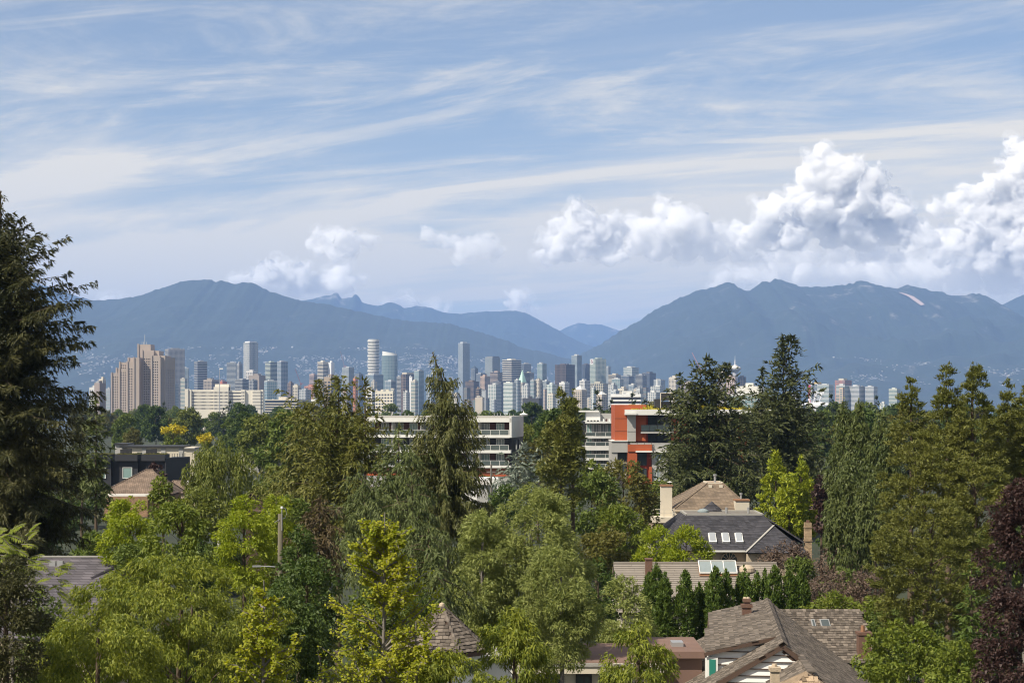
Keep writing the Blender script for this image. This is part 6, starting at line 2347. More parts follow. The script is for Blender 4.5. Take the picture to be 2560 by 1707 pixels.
def turret_house():
    d = 62
    r = empty('turret_house', (at(1102, 0, d).x, d + 1.0, ground_z(d)))
    tag(r, 'white walled turret with an eight sided shake roof, peeping behind the yellow leaved tree', 'house')
    O = Vector(r.location)
    apex = at(1102, 1520, d) - O + Vector((0, 1, 0))
    apex.x, apex.y = 0, 0
    R_, drop = 1.62, 1.45
    ring = [Vector((R_ * math.cos(math.radians(22.5 + 45 * i)), R_ * math.sin(math.radians(22.5 + 45 * i)), apex.z - drop)) for i in range(8)]
    for i in range(8):
        a, b = ring[i], ring[(i + 1) % 8]
        shake_roof(r, [a, b, apex], b - a, .15, .18, 'shake', 38, 40 + i, thick=.028)
        mb = MB()
        for j in range(13):
            f = j / 13
            c = a.lerp(apex, f + .03)
            mb.obox(c + Vector((0, 0, .05)), (apex - a).normalized() * .085, (apex - a).cross(Vector((0, 0, 1))).normalized() * .042, Vector((0, 0, .01)))
        tag(mb.build('hip_shingles', M['shake'], r), kind='stuff')
    MB().lathe([(.12, apex.z - .1), (.09, apex.z + .05), (.0, apex.z + .1)], 8).build('finial', M['stone'], r)
    n = 8
    w8 = [(p.x * .9, p.y * .9) for p in ring]
    MB().prism(w8, 0, apex.z - drop - .02).build('wall', M['white'], r)
    MB().prism([(p.x * 1.02, p.y * 1.02) for p in ring], apex.z - drop - .16, apex.z - drop - .03).build('eave', M['bargeboard'], r)
    for i, ang in enumerate((-90, -45, -135)):
        a = math.radians(ang)
        c = Vector((math.cos(a), math.sin(a), 0)) * (R_ * .9 * math.cos(math.radians(22.5)) + .02)
        u = Vector((-math.sin(a), math.cos(a), 0))
        zc = apex.z - drop - .62
        pts = [c + u * .42 + Vector((0, 0, zc - .12)), ] + [c + u * (.42 * math.cos(math.pi * t / 8)) + Vector((0, 0, zc + .02 + .3 * math.sin(math.pi * t / 8))) for t in range(9)] + [c - u * .42 + Vector((0, 0, zc - .12))]
        MB().poly(pts).build('arched_window', M['glass'], r)
    MB().box(-1.2, 2.4, 1.2, 4, 0, apex.z - drop - .6).build('wing_wall', M['white'], r)
    MB().box(-1.3, 2.5, 1.0, 4.2, apex.z - drop - .6, apex.z - drop - .45).build('wing_roof', M['roofgrey'], r)


turret_house()


def small_ones():
    # grey roof low on the west side
    h = House('grey_roof_house', 'purple grey shingle roof showing among leaves low on the west side', 200, 92)
    X, Z = h.X, h.Z
    zr = Z(1392)
    MB().slab([(X(95), -7.5, zr - 3.1), (X(300), -7.5, zr - 3.1), (X(300), 0, zr), (X(95), 0, zr)], .12).build('front_slope', M['purpleshingle'], h.r)
    MB().slab([(X(95), 0, zr), (X(300), 0, zr), (X(300), 4, zr - 1.7), (X(95), 4, zr - 1.7)], .12).build('back_slope', M['purpleshingle'], h.r)
    MB().slab([(X(252), -2.2, zr - .8), (X(305), -1.0, zr - .25), (X(330), 1.5, zr + .05), (X(285), 1.5, zr + .12)], .1).build('dormer_roof', M['purpleshingle'], h.r)
    MB().bar((X(95), 0, zr + .03), (X(300), 0, zr + .03), .25, .06).build('ridge_cap', M['roofgrey'], h.r)
    MB().box(X(100), X(295), -7.1, 3.6, 0, zr - 3.1).build('wall', M['beigewall'], h.r)
    for x in (160, 42 + 100):
        MB().box(X(x) - .15, X(x) + .15, -.9, -.6, zr - .45, zr - .12).build('roof_vent', M['metal'], h.r)
    # dark chalet roof
    h = House('chalet', 'dark brown pitched roof between the lime yellow tree and conifers', 650, 150)
    X, Z = h.X, h.Z
    MB().slab([(X(617), -2, Z(1270)), (X(634), -2, Z(1231)), (X(634), 5, Z(1231)), (X(617), 5, Z(1270))], .12).build('roof_plane', M['darkbrownroof'], h.r)
    MB().slab([(X(634), -2, Z(1231)), (X(690), -2, Z(1290)), (X(690), 5, Z(1290)), (X(634), 5, Z(1231))], .12).build('roof_plane', M['darkbrownroof'], h.r)
    MB().slab([(X(634), -1.2, Z(1234)), (X(700), 1.6, Z(1234)), (X(700), -1.5, Z(1275)), (X(634), -3, Z(1275))], .1).build('cross_roof', M['darkbrownroof'], h.r)
    MB().box(X(622), X(684), -1.6, 4.6, 0, Z(1272)).build('wall', M['bargeboard'], h.r)
    # white house behind the spruce foot
    h = House('white_house', 'white walled house with a small grey hip roof beside the drooping spruce foot', 1215, 250)
    X, Z = h.X, h.Z
    MB().box(X(1150), X(1246), 0, 6, 0, Z(1196)).build('wall', M['white'], h.r)
    hip(h.r, [(X(1188), -1.6, Z(1210)), (X(1224), -1.6, Z(1210)), (X(1224), 1.5, Z(1210)), (X(1188), 1.5, Z(1210))], [(X(1202), 0, Z(1199)), (X(1210), 0, Z(1199))], 'roofgrey')
    h.window(1226, 1238, 1206, 1222, -.08, 'glass', 'white', 1)
    h.b('porch', 1192, 1220, 1211, 1300, -1.3, 0, 'concrete')
    # pale flat houses showing left of the olive conifer
    h = House('flat_roof_house', 'pale flat roofed house with a white porch frame left of the olive conifer', 660, 420)
    h.b('wall', 612, 704, 1146, 1190, 0, 8, 'concrete')
    h.b('roof_edge', 600, 640, 1126, 1129.5, 1.5, 8, 'concrete')
    h.b('back_wall', 600, 640, 1129.6, 1190, 2, 8, 'offwhite')
    for x0, x1 in ((643, 647), (659, 663), (690, 694)):
        h.b('porch_post', x0, x1, 1130, 1152, -1, -.6, 'white')
    h.b('porch_beam', 637, 664, 1128, 1132.5, -1.2, -.4, 'white')
    h.b('porch_beam', 690, 706, 1128, 1133, -1.2, -.4, 'white')
    h.b('terrace_wall', 684, 704, 1152, 1157, -1.3, -.3, 'white')
    # utility pole with a street lamp arm
    d = 78
    r = empty('utility_pole', base_at(700, d))
    tag(r, 'weathered wooden utility pole with looping wires and a street lamp arm', 'pole')
    O = Vector(r.location)
    zt = at(0, 1284, d).z - O.z
    MB().tube([(0, 0, 0), (0, 0, zt * .6), (.01, 0, zt)], [.13, .115, .10], 10).build('post', mat_plain('weathered_pole', (0.105, 0.095, 0.068), .95, var=.35, scale=4, bump=.4, stretch=(1, 1, .15)), r, smooth=True)
    MB().tube([(.09, -.08, zt - .7), (.09, -.08, zt + .22), (.09, -.08, zt + .25)], [.02, .02, .035], 6).build('riser_pipe', M['metal'], r)
    MB().tube([(.09, -.08, zt + .24), (.09, -.08, zt + .32)], [.06, .05], 8).build('insulator', M['white'], r)
    wire = [(.09, -.08, zt + .3), (.24, -.05, zt + .22), (.28, 0, zt + .0), (.2, 0, zt - .18), (-.05, -.12, zt - .25), (-.22, -.05, zt - .36)]
    MB().tube(wire, [.013] * 6, 5).build('wire', M['metal'], r)
    za = at(0, 1414, d).z - O.z
    MB().tube([(0, -.1, za - .05), (-.5, -.2, za), (-.78, -.25, za + .01)], [.03, .028, .025], 6).build('lamp_arm', M['metal'], r)
    MB().obox((-.95, -.28, za + .01), (.17, .02, 0), (-.02, .07, 0), (0, 0, .03)).build('lamp_head', M['metal'], r)
    d = 240
    r = empty('utility_pole', base_at(1228, d))
    tag(r, 'slim bare utility pole before the white house and flats', 'pole')
    zt = at(0, 1160, d).z - r.location.z
    MB().tube([(0, 0, 0), (0, 0, zt)], [.16, .12], 8).build('post', bark('grey'), r)
    MB().box(-.6, .6, -.08, .08, zt - 1.1, zt - .95).build('crossarm', bark('grey'), r)
    # light mast over the hospital
    d = 2500
    r = empty('light_mast', base_at(549, d))
    tag(r, 'thin mast with a bright white flat head above the hospital roof', 'mast')
    zt = at(0, 922, d).z - r.location.z
    MB().tube([(0, 0, 0), (0, 0, zt)], [.7, .35], 8).build('post', M['metal'], r)
    MB().box(-.3, 4.6, -.8, .8, zt - .6, zt + 1.0).build('lamp_head', M['white'], r)


small_ones()
# ------------------------------------------------------------------ planting
def rg(s):
    return np.random.default_rng(s)


def plant(name, label, x, d, outline, gen, mat, seed, bk='brown', cat='tree', group=None, **kw):
    """a tree at distance d whose crown fills the measured outline"""
    s, c = gen(rg(seed), Outline(outline, d), LEAF[mat], **kw)
    return put_tree(name, label, s, c, base_at(x, d), group, bk, cat)


def ball(yt, yb, hw, top=.25, bot=.75):
    """a rounded crown outline from yt to yb"""
    return [(yt, hw * .12), (yt + (yb - yt) * .1, hw * (top + .25)), (yt + (yb - yt) * .25, hw * .8), (yt + (yb - yt) * .5, hw), (yt + (yb - yt) * .8, hw * .95), (yb, hw * bot)]


# --- giant dark conifer at the west edge
_gc = plant('giant_conifer', 'giant dark conifer filling the west edge, boughs reaching out over the city', 2, 104,
      [(478, 2), (500, 10), (530, 34), (560, 62), (600, 88), (640, 120), (700, 155), (760, 185), (800, 196), (880, 196), (950, 190), (1050, 205), (1150, 218), (1250, 230), (1330, 230), (1400, 210), (1500, 190)],
      conifer, 'dark_conifer', 3, boughs=900, per=6, cover=7.5, leaf_px=4.6, fill=.55, lw=.3, slope=.28, droop=.42, lift=.2, hang=.45, tw_len=.15, rand_br=.15)
_s, _c = clumped(rg(8), Outline([(540, 14), (600, 40), (700, 85), (800, 120), (900, 135), (1050, 150), (1200, 170), (1330, 175), (1480, 150)], 104), LEAF['dark_conifer'], cpx=34, cover=2.6, leaf_px=4.4, lw=.34, droop=.7, aspect=(1.2, 1.2, .6), limb=0)
link_mesh('inner_crown', _c, _gc)
plant('conifer_tree', 'dark green layered conifer just behind the giant conifer flank', 240, 150, [(985, 2), (1020, 14), (1060, 22), (1110, 30), (1180, 36), (1240, 40)], conifer, 'deodar', 5, boughs=120, droop=.4, hang=.3)
plant('fir_tree', 'dark fir tip at the giant conifer side beneath the skyline', 205, 210, [(1010, 2), (1060, 25), (1130, 42), (1220, 50)], conifer, 'fir', 6, boughs=100)

# --- centre conifers
plant('hemlock_tree', 'tall olive brown conifer with a ragged top in front of the skyline', 845, 128, [(940, 6), (965, 26), (1000, 45), (1040, 66), (1080, 82), (1130, 95), (1200, 105), (1280, 110), (1340, 105)],
      conifer, 'hemlock', 11, boughs=330, cover=3.4, leaf_px=5, lw=.32, slope=.45, droop=.3, hang=.4, tw_len=.34, rand_br=.32, fluff=.3, fork=((-20, .985),))
plant('hemlock_tree', 'slim olive conifer spire with a bare whip just east of the ragged topped one', 913, 126, [(948, 2), (975, 11), (1005, 20), (1040, 34), (1090, 48), (1160, 55)], conifer, 'hemlock', 10, boughs=120, slope=.4, fluff=.3, rand_br=.35)
plant('hemlock_tree', 'broad shaggy green conifer west of the ragged olive conifer', 762, 140, [(1003, 3), (1030, 24), (1060, 42), (1100, 60), (1160, 76), (1240, 88), (1300, 88)], conifer, 'hemlock', 12, boughs=240, slope=.35, droop=.4, hang=.5, fluff=.25, rand_br=.28)
plant('norway_spruce', 'drooping spruce with hanging curtains of twigs and a bent tip, centre of the view', 1116, 118, [(880, 3), (905, 10), (925, 20), (940, 30), (955, 38), (968, 22), (990, 46), (1010, 58), (1040, 74), (1075, 86), (1110, 84), (1150, 100), (1200, 106), (1250, 104), (1310, 95)],
      conifer, 'norway', 13, boughs=260, per=5, cover=6.0, leaf_px=3.6, lw=.34, whorl=.75, fill=.3, slope=-.12, droop=.22, lift=.30, hang=.9, tw_len=.07, rand_br=.10, jitter=.2, spread=.3, fluff=.05, tip_bend=-14, tw_min=1.6)
plant('deodar_cedar', 'shaggy drooping cedar between the ragged conifer and the drooping spruce', 975, 100, [(1062, 3), (1085, 24), (1120, 50), (1160, 72), (1210, 95), (1280, 112), (1360, 118), (1430, 110)], conifer, 'deodar', 14, boughs=170, per=6, leaf_px=4.8, lw=.24, slope=.3, droop=.55, hang=.7, tw_len=.3, lean=.5, rand_br=.28)
plant('deodar_cedar', 'lower drooping cedar with layered fringed boughs below the spruce', 1030, 82, [(1180, 3), (1215, 40), (1260, 75), (1310, 105), (1380, 118), (1450, 110)], conifer, 'deodar', 15, boughs=110, per=7, leaf_px=4.8, lw=.22, slope=.35, droop=.7, hang=.8, tw_len=.34)
plant('deodar_cedar', 'drooping cedar with pale bough tips just west of the largest katsura', 905, 90, [(1165, 3), (1200, 36), (1250, 70), (1310, 88), (1400, 92)], conifer, 'deodar', 16, boughs=100, per=6, leaf_px=4.8, lw=.24, slope=.35, droop=.65, hang=.7, tw_len=.32)
plant('dying_conifer', 'half dead conifer with rusty brown needles beside the utility pole', 800, 80, [(1240, 8), (1270, 45), (1310, 62), (1380, 66), (1430, 55)], conifer, 'brown', 17, bk='brown', boughs=120, cover=3.0, leaf_px=4.5, slope=.1, droop=.5, hang=.5)
plant('conifer_tree', 'dark conifer in deep shade under the drooping cedars', 1070, 72, [(1320, 5), (1370, 60), (1430, 95), (1520, 105)], conifer, 'deodar', 18, boughs=90, leaf_px=4.8, slope=.2, droop=.6, hang=.6)
plant('ivy_tree', 'dark ivy clad tree between the utility pole and the largest katsura', 765, 62, ball(1385, 1640, 110), clumped, 'deep', 19, leaf_px=3.6, lw=.7)
plant('ivy_tree', 'slim dark evergreen with fine leaves just east of the utility pole', 748, 70, ball(1310, 1500, 62), clumped, 'deep', 20, cpx=20, leaf_px=3.6, lw=.6)
plant('evergreen_shrub', 'shaded evergreen thicket beneath the broad shaggy conifer', 720, 110, ball(1240, 1420, 80), clumped, 'mid', 9, leaf_px=3.8)

plant('blue_spruce', 'silvery blue spruce in front of the white flats', 1312, 200, [(1112, 2), (1135, 22), (1160, 42), (1190, 62), (1220, 74), (1260, 76)], conifer, 'blue', 21, boughs=190, leaf_px=4.6, lw=.34, slope=.35, droop=.3, hang=.1, fluff=.2, rand_br=.22)
plant('olive_cypress', 'tall olive cypress with two tips between the white flats and orange building', 1403, 150, [(965, 5), (985, 16), (1010, 30), (1040, 44), (1080, 55), (1120, 62), (1180, 68), (1240, 62), (1290, 50)], clumped, 'olive', 22, cpx=18, leaf_px=4.4, lw=.36, droop=-.1)
plant('olive_cypress', 'narrow second tip of olive cypress, east of the two', 1430, 152, [(957, 3), (980, 12), (1010, 18), (1060, 26), (1120, 30)], clumped, 'olive', 23, cpx=14, leaf_px=4.4, lw=.36, droop=-.1)
plant('fir_tree', 'massive dark fir hiding most of the orange building', 1764, 225, [(888, 3), (912, 18), (930, 34), (958, 58), (1000, 80), (1030, 98), (1060, 106), (1100, 112), (1150, 122), (1200, 128), (1260, 120)],
      conifer, 'fir', 24, boughs=430, per=6, cover=6.0, leaf_px=3.8, whorl=.9, lw=.4, slope=.4, droop=.32, lift=.12, hang=.18, rand_br=.22, fluff=.25, fork=((22, .955),))
plant('fir_tree', 'tallest dark fir with twin tips standing before the north range', 1956, 238, [(836, 3), (862, 14), (890, 24), (925, 38), (960, 52), (1000, 66), (1040, 80), (1090, 90), (1150, 98), (1230, 96)],
      conifer, 'fir', 25, boughs=360, per=6, cover=5.6, leaf_px=3.8, whorl=.9, lw=.4, slope=.45, droop=.3, hang=.15, rand_br=.3, fluff=.25, fork=((10, .994),))
plant('fir_tree', 'shorter fir pressed against the west side of the tallest fir', 1905, 245, [(918, 2), (945, 13), (975, 24), (1010, 38), (1060, 50), (1130, 56)], conifer, 'fir', 26, boughs=150, leaf_px=3.8, lw=.4, cover=4, slope=.4, hang=.15, fluff=.25, rand_br=.28)
plant('fir_tree', 'dark fir filling behind the golden cypresses', 2020, 250, [(1050, 3), (1100, 30), (1160, 50), (1260, 60)], conifer, 'fir', 27, boughs=120, leaf_px=5, lw=.34, fluff=.25)
plant('fir_tree', 'dense dark fir skirt between the brown roof house and orange building', 1850, 240, [(1075, 8), (1110, 55), (1160, 75), (1230, 80)], conifer, 'fir', 28, boughs=140, leaf_px=5, lw=.34, fluff=.25)
plant('fir_tree', 'dark fir low behind the brown roof chimney', 1690, 245, [(1100, 5), (1140, 40), (1190, 55), (1240, 55)], conifer, 'fir', 29, boughs=100, leaf_px=5, lw=.34, fluff=.25)
for i, (x, d, o, lab) in enumerate([(1937, 176, [(1114, 2), (1145, 16), (1185, 30), (1230, 44), (1275, 53), (1320, 55), (1350, 48)], 'bright golden cypress, the taller western one of the pair'), (2003, 174, [(1128, 2), (1165, 18), (1205, 32), (1250, 43), (1300, 47), (1340, 40)], 'bright golden cypress, the eastern one of the pair by the chimney'), (1972, 172, [(1180, 10), (1215, 34), (1270, 46), (1330, 44)], 'low golden cypress bush joining the golden pair')]):
    plant('golden_cypress', lab, x, d, o, clumped, 'golden', 31 + i, cpx=9, n_mul=1.0, leaf_px=3.2, lw=.46, droop=-.1, limb=0, cover=3.4, stray=.16)
for i, (x, o, lab) in enumerate([(2110, [(992, 2), (1025, 20), (1070, 34), (1130, 48), (1220, 58), (1320, 60), (1400, 50)], 'tall dull green cypress with hanging fans, westernmost of its clump'), (2148, [(989, 2), (1020, 16), (1070, 32), (1130, 46), (1220, 55), (1300, 55)], 'tall dull green cypress with hanging fans, middle of its clump'), (2203, [(1012, 3), (1050, 24), (1100, 42), (1180, 52), (1260, 52)], 'tall dull green cypress with hanging fans, easternmost of its clump'), (2122, [(1150, 8), (1200, 45), (1270, 66), (1350, 70), (1420, 60)], 'broad lower skirted cypress in front of the hanging fan clump'), (2188, [(1180, 10), (1230, 46), (1290, 60), (1370, 56)], 'dull green cypress bush in front of the clump, toward the brown pines')]):
    plant('weeping_cypress', lab, x, 140 - i * 3, o, clumped, 'cypress', 40 + i, cpx=15, n_mul=1.1, leaf_px=3.9, lw=.36, droop=1.3, aspect=(.8, .8, 1.4), limb=0, out_bias=.3, group='weeping cypress clump', cover=3.4)

# --- the brown-green pines at the east
for i, (x, d, o, lab) in enumerate([(2275, 118, [(938, 5), (962, 22), (1000, 34), (1040, 50), (1090, 62), (1160, 70)], 'olive brown pine, shortest tip at the west of the pine stand'), (2370, 112, [(905, 6), (930, 24), (965, 34), (1000, 46), (1050, 66), (1120, 85), (1200, 98)], 'tall olive brown pine with a dense pointed top'), (2438, 110, [(902, 5), (930, 24), (965, 38), (1000, 42), (1060, 62), (1130, 85), (1200, 95)], 'tall olive brown pine with a blunt tip'), (2520, 114, [(944, 3), (970, 18), (1010, 24), (1050, 44), (1110, 66), (1200, 85)], 'olive brown pine near the frame edge with a thin tip'), (2578, 112, [(930, 5), (980, 34), (1050, 62), (1180, 85)], 'olive brown pine cut off by the frame edge'), (2315, 100, [(1080, 15), (1115, 80), (1170, 118), (1240, 132), (1320, 132), (1400, 128)], 'huge spreading olive brown pine in front of the stand'), (2325, 90, [(1235, 20), (1275, 95), (1340, 148), (1420, 168), (1500, 150), (1580, 115)], 'lower spreading olive brown pine reaching toward the clipped hedge'), (2440, 98, [(1140, 20), (1190, 85), (1280, 112), (1400, 105)], 'olive brown pine filling the middle of the stand')]):
    plant('olive_pine', lab, x, d, o, clumped, 'olive', 50 + i, cpx=12 if d > 105 else 14, n_mul=.9, leaf_px=3.3, lw=.4, shell=.3, stray=.2, droop=-.25, up=.5, aspect=(1.15, 1.15, .6), out_bias=.7, group='olive brown pines', cover=3.3)
plant('copper_beech', 'dark purple leaved copper beech at the east edge', 2560, 62, [(1195, 10), (1225, 60), (1275, 100), (1340, 125), (1420, 140), (1500, 120)], clumped, 'copper', 61, leaf_px=3.6, lw=.6, droop=.3, bk='grey')
plant('copper_beech', 'lower purple leaved boughs at the bottom east corner', 2545, 56, [(1440, 20), (1490, 80), (1570, 110), (1660, 120), (1740, 115)], clumped, 'copper', 62, leaf_px=3.6, lw=.6, droop=.4, bk='grey')
plant('young_conifer', 'slim bright green conifer leaning beside the copper beech', 2428, 66, [(1385, 2), (1440, 15), (1510, 26), (1600, 40), (1720, 50)], conifer, 'thuja', 63, boughs=110, leaf_px=4.5, slope=.3, hang=.3)
plant('beech_tree', 'fresh green broadleaf tree beside the shake roof house', 2262, 66, [(1545, 15), (1565, 60), (1600, 105), (1650, 140), (1700, 150), (1760, 150)], clumped, 'green', 64, leaf_px=3.6, lw=.6, droop=.4, bk='grey')
plant('beech_tree', 'green broadleaf crown cut by the bottom edge under the copper beech', 2395, 60, [(1600, 15), (1630, 60), (1680, 80), (1760, 85)], clumped, 'green', 65, leaf_px=3.6, lw=.6)

# --- willow and the middle broadleaves
for i, (x, d, o, lab) in enumerate([(1325, 78, [(1213, 20), (1230, 62), (1265, 105), (1320, 142), (1390, 165), (1470, 170), (1550, 165), (1640, 140)], 'big soft grey green willow filling the centre'), (1400, 72, [(1365, 20), (1400, 70), (1460, 108), (1540, 115), (1610, 100), (1670, 80)], 'lower willow lobe reaching down toward the flat red roof'), (1205, 76, [(1270, 12), (1310, 50), (1370, 80), (1440, 90), (1510, 85), (1570, 70)], 'west lobe of the willow over the turret')]):
    plant('willow_tree', lab, x, d, o, clumped, 'willow', 71 + i, cpx=24, leaf_px=4.0, lw=.32, droop=.45, up=.35, aspect=(1, 1, .9), bk='grey', cover=4.0)
plant('broadleaf_tree', 'dark branching broadleaf tree below the orange building', 1560, 172, [(1145, 8), (1165, 45), (1200, 78), (1250, 92), (1310, 90), (1340, 70)], clumped, 'rust', 74, cpx=20, leaf_px=3.8, lw=.5, cover=2.6)
plant('broadleaf_tree', 'olive broadleaf tree left of the dark branching one', 1490, 165, ball(1180, 1340, 78), clumped, 'mid', 75, cpx=22, lw=.5)
plant('green_shrub', 'round fresh green tree under the dark branching broadleaf', 1545, 150, ball(1265, 1390, 90), clumped, 'green', 76, cpx=22, leaf_px=3.6, lw=.5)
plant('rusty_shrub', 'rusty green shrub in front of the round green tree', 1505, 134, ball(1312, 1430, 76), clumped, 'rust', 77, cpx=22, leaf_px=3.6, lw=.5)
plant('maple_tree', 'bright yellow green maple in front of the slate house, west part', 1638, 142, [(1303, 3), (1325, 28), (1350, 48), (1380, 62), (1420, 66), (1440, 55)], clumped, 'lime', 78, cpx=16, leaf_px=3.6, lw=.42, droop=-.3)
plant('maple_tree', 'bright yellow green maple in front of the slate house, east part', 1715, 140, [(1308, 3), (1330, 32), (1355, 55), (1380, 75), (1415, 82), (1440, 70)], clumped, 'lime', 79, cpx=16, leaf_px=3.6, lw=.42, droop=-.3)
plant('broadleaf_tree', 'deep green tree crowding the end of the long grey shingle roof', 1490, 100, ball(1395, 1560, 70), clumped, 'deep', 80, cpx=22, leaf_px=3.6, lw=.5)
plant('broadleaf_tree', 'mid green tree in front of the long grey shingle roof, west end', 1560, 96, [(1436, 8), (1460, 45), (1500, 70), (1560, 80), (1640, 70)], clumped, 'willow', 81, cpx=22, leaf_px=3.6, lw=.4)
plant('broadleaf_tree', 'fresh green shrub tree just west of the orange building', 1478, 260, ball(1150, 1240, 44), clumped, 'green', 82, cpx=16, lw=.5)
plant('broadleaf_tree', 'dark green tree hiding the base of the orange building', 1640, 240, ball(1195, 1300, 50), clumped, 'green', 83, cpx=18, lw=.5)
plant('broadleaf_tree', 'dark green tree at the foot of the white flats', 1345, 230, ball(1150, 1260, 50), clumped, 'deep', 84, cpx=18, lw=.5)
plant('broadleaf_tree', 'leafy tree hiding the ground floor of the white flats', 1080, 260, ball(1180, 1300, 90), clumped, 'mid', 85, cpx=20, lw=.5)
plant('broadleaf_tree', 'dark shrub tree below the blue spruce', 1265, 190, ball(1215, 1290, 50), clumped, 'deep', 86, cpx=18, lw=.5)

# --- clipped conical hedge
for i, (x, y, w, d) in enumerate([(1622, 1425, 44, 104), (1640, 1404, 46, 103), (1662, 1428, 52, 101), (1713, 1423, 58, 101), (1748, 1455, 44, 102), (1772, 1440, 40, 103), (1789, 1413, 50, 101), (1816, 1420, 48, 101.5), (1850, 1432, 40, 102), (1860, 1408, 34, 104), (1872, 1432, 38, 102), (1893, 1424, 34, 103), (1913, 1418, 34, 103.5), (1936, 1408, 52, 102), (1974, 1420, 44, 102), (2003, 1424, 52, 102)]):
    ords = ['first', 'second', 'third', 'fourth', 'fifth', 'sixth', 'seventh', 'eighth', 'ninth', 'tenth', 'eleventh', 'twelfth', 'thirteenth', 'fourteenth', 'fifteenth', 'last']
    h2 = w / 2 * 1.25
    plant('thuja', f'{ords[i]} narrow dark green conical thuja in the hedge row, counted from the willow', x, d, [(y, 1.5), (y + 20, h2 * .45), (y + 50, h2 * .72), (y + 100, h2 * .95), (y + 160, h2), (y + 215, h2 * .9)], clumped, 'thuja', 90 + i, cpx=7, n_mul=1.0, leaf_px=3.1, lw=.44, droop=-.7, limb=0, group='clipped thuja hedge', aspect=(1, 1, 1.4), cover=5.0, stray=.04, edge=.8)

# --- brambly purple-brown shrubs right of the slate house
def twiggy(name, label, x, d, ytop, wpx, mat, seed, dens=1.0):
    """leggy shrub: a tangle of fine arching bare twigs with few leaves"""
    H, R = tree_h(ytop, d), wpx / 2 * px(d)
    g = rg(seed)
    segs = [(np.array([[0, 0, 0], [.05, 0, H * .4], [0, .05, H * .75]]), np.array([.09, .06, .03]))]
    for i in range(int(150 * dens)):
        a = g.uniform(0, 2 * math.pi)
        r0, z0 = R * g.uniform(0, .5), H * g.uniform(.35, .8)
        p0 = np.array([r0 * math.cos(a), r0 * math.sin(a), z0])
        L = R * g.uniform(.3, .7)
        dv = np.array([math.cos(a + g.normal(0, .9)), math.sin(a + g.normal(0, .9)), g.uniform(-.1, .9)])
        pts = [p0]
        for s_ in range(5):
            dv = dv + g.normal(0, .28, 3) + np.array([0, 0, -.12])
            dv = dv / np.linalg.norm(dv)
            q = pts[-1] + dv * L / 4
            q[2] = min(q[2], H)
            pts.append(q)
        segs.append((np.array(pts), np.linspace(.022, .008, 6)))
    _, crown = clumped(g, Outline(ball(ytop + 6, ytop + wpx * .75, wpx / 2), d), LEAF[mat], cpx=22, cover=1.3 * dens, leaf_px=3.6, lw=.35, shell=.1, limb=0)
    return put_tree(name, label, segs, crown, base_at(x, d), 'brambly shrubs', 'dead', 'shrub')


twiggy('bramble_shrub', 'purple brown twiggy shrub at the corner of the slate house', 1960, 140, 1345, 150, 'plum', 121)
twiggy('bramble_shrub', 'tangled brown bramble mass east of the brick chimney', 2075, 136, 1360, 190, 'plum', 122, 1.3)
twiggy('bramble_shrub', 'tangled dry bramble next to the huge olive pine', 2140, 116, 1410, 200, 'plum', 123, 1.3)
twiggy('bramble_shrub', 'low brown bramble behind the last thuja', 2050, 112, 1440, 150, 'plum', 124)
plant('plum_tree', 'narrow dark purple tree glimpsed between golden and weeping cypresses', 2054, 170, ball(1165, 1330, 26), clumped, 'copper', 125, cpx=16, lw=.5)
for i, (x, d, yt, yb, hw, m, lab) in enumerate([(2075, 100, 1480, 1580, 70, 'green', 'glossy green laurel hedge east of the thuja row'), (2170, 104, 1492, 1580, 75, 'green', 'green hedge behind the shake roof wing'), (2105, 122, 1420, 1500, 60, 'mid', 'low green bush between bramble and weeping cypress'), (1995, 134, 1395, 1480, 60, 'mid', 'grey green bush at the slate house corner'), (2215, 96, 1520, 1640, 70, 'mid', 'shaded green bush under the lower olive pine')]):
    plant('laurel_shrub', lab, x, d, ball(yt, yb, hw), clumped, m, 126 + i, cpx=20, leaf_px=3.6, lw=.5, cat='shrub')

# --- west middle ground
plant('birch_tree', 'weeping birch with pale stems beside the charcoal town houses', 550, 172, [(1108, 10), (1125, 55), (1155, 88), (1200, 105), (1250, 110), (1300, 100)], clumped, 'birch', 131, cpx=20, leaf_px=4.4, lw=.28, droop=1.7, aspect=(.7, .7, 1.5), bk='white', out_bias=.3, limb=20)
plant('broadleaf_tree', 'small bright tree in front of the clay tile roof', 408, 150, [(1172, 4), (1200, 22), (1230, 32), (1270, 36), (1310, 36)], clumped, 'green', 132, cpx=14, lw=.5)
plant('broadleaf_tree', 'dark green tree at the birch foot', 500, 140, ball(1225, 1340, 85), clumped, 'birch', 133, cpx=22, lw=.45)
plant('broadleaf_tree', 'olive green tree between the birch and the conifers', 672, 150, ball(1165, 1320, 62), clumped, 'birch', 134, cpx=20, lw=.4, droop=.8)
plant('purple_tree', 'dark red leaved small tree before the charcoal houses', 388, 280, ball(1158, 1215, 28), clumped, 'copper', 135, cpx=14, lw=.5)
plant('acacia_tree', 'yellow green feathery tree before the brick wall', 325, 92, [(1240, 8), (1260, 45), (1300, 72), (1350, 82), (1420, 78)], clumped, 'lime', 136, cpx=19, leaf_px=3.4, lw=.42, droop=.5)
plant('golden_acacia', 'glowing yellow leaved tree west of the utility pole', 612, 90, [(1238, 5), (1258, 36), (1295, 66), (1345, 84), (1410, 86), (1460, 70)], clumped, 'lime', 137, cpx=19, leaf_px=3.4, lw=.42, droop=.4)
plant('golden_acacia', 'paler yellow green tree behind the utility pole', 692, 100, ball(1225, 1400, 50), clumped, 'lime', 138, cpx=18, leaf_px=3.4, lw=.42, droop=.4)
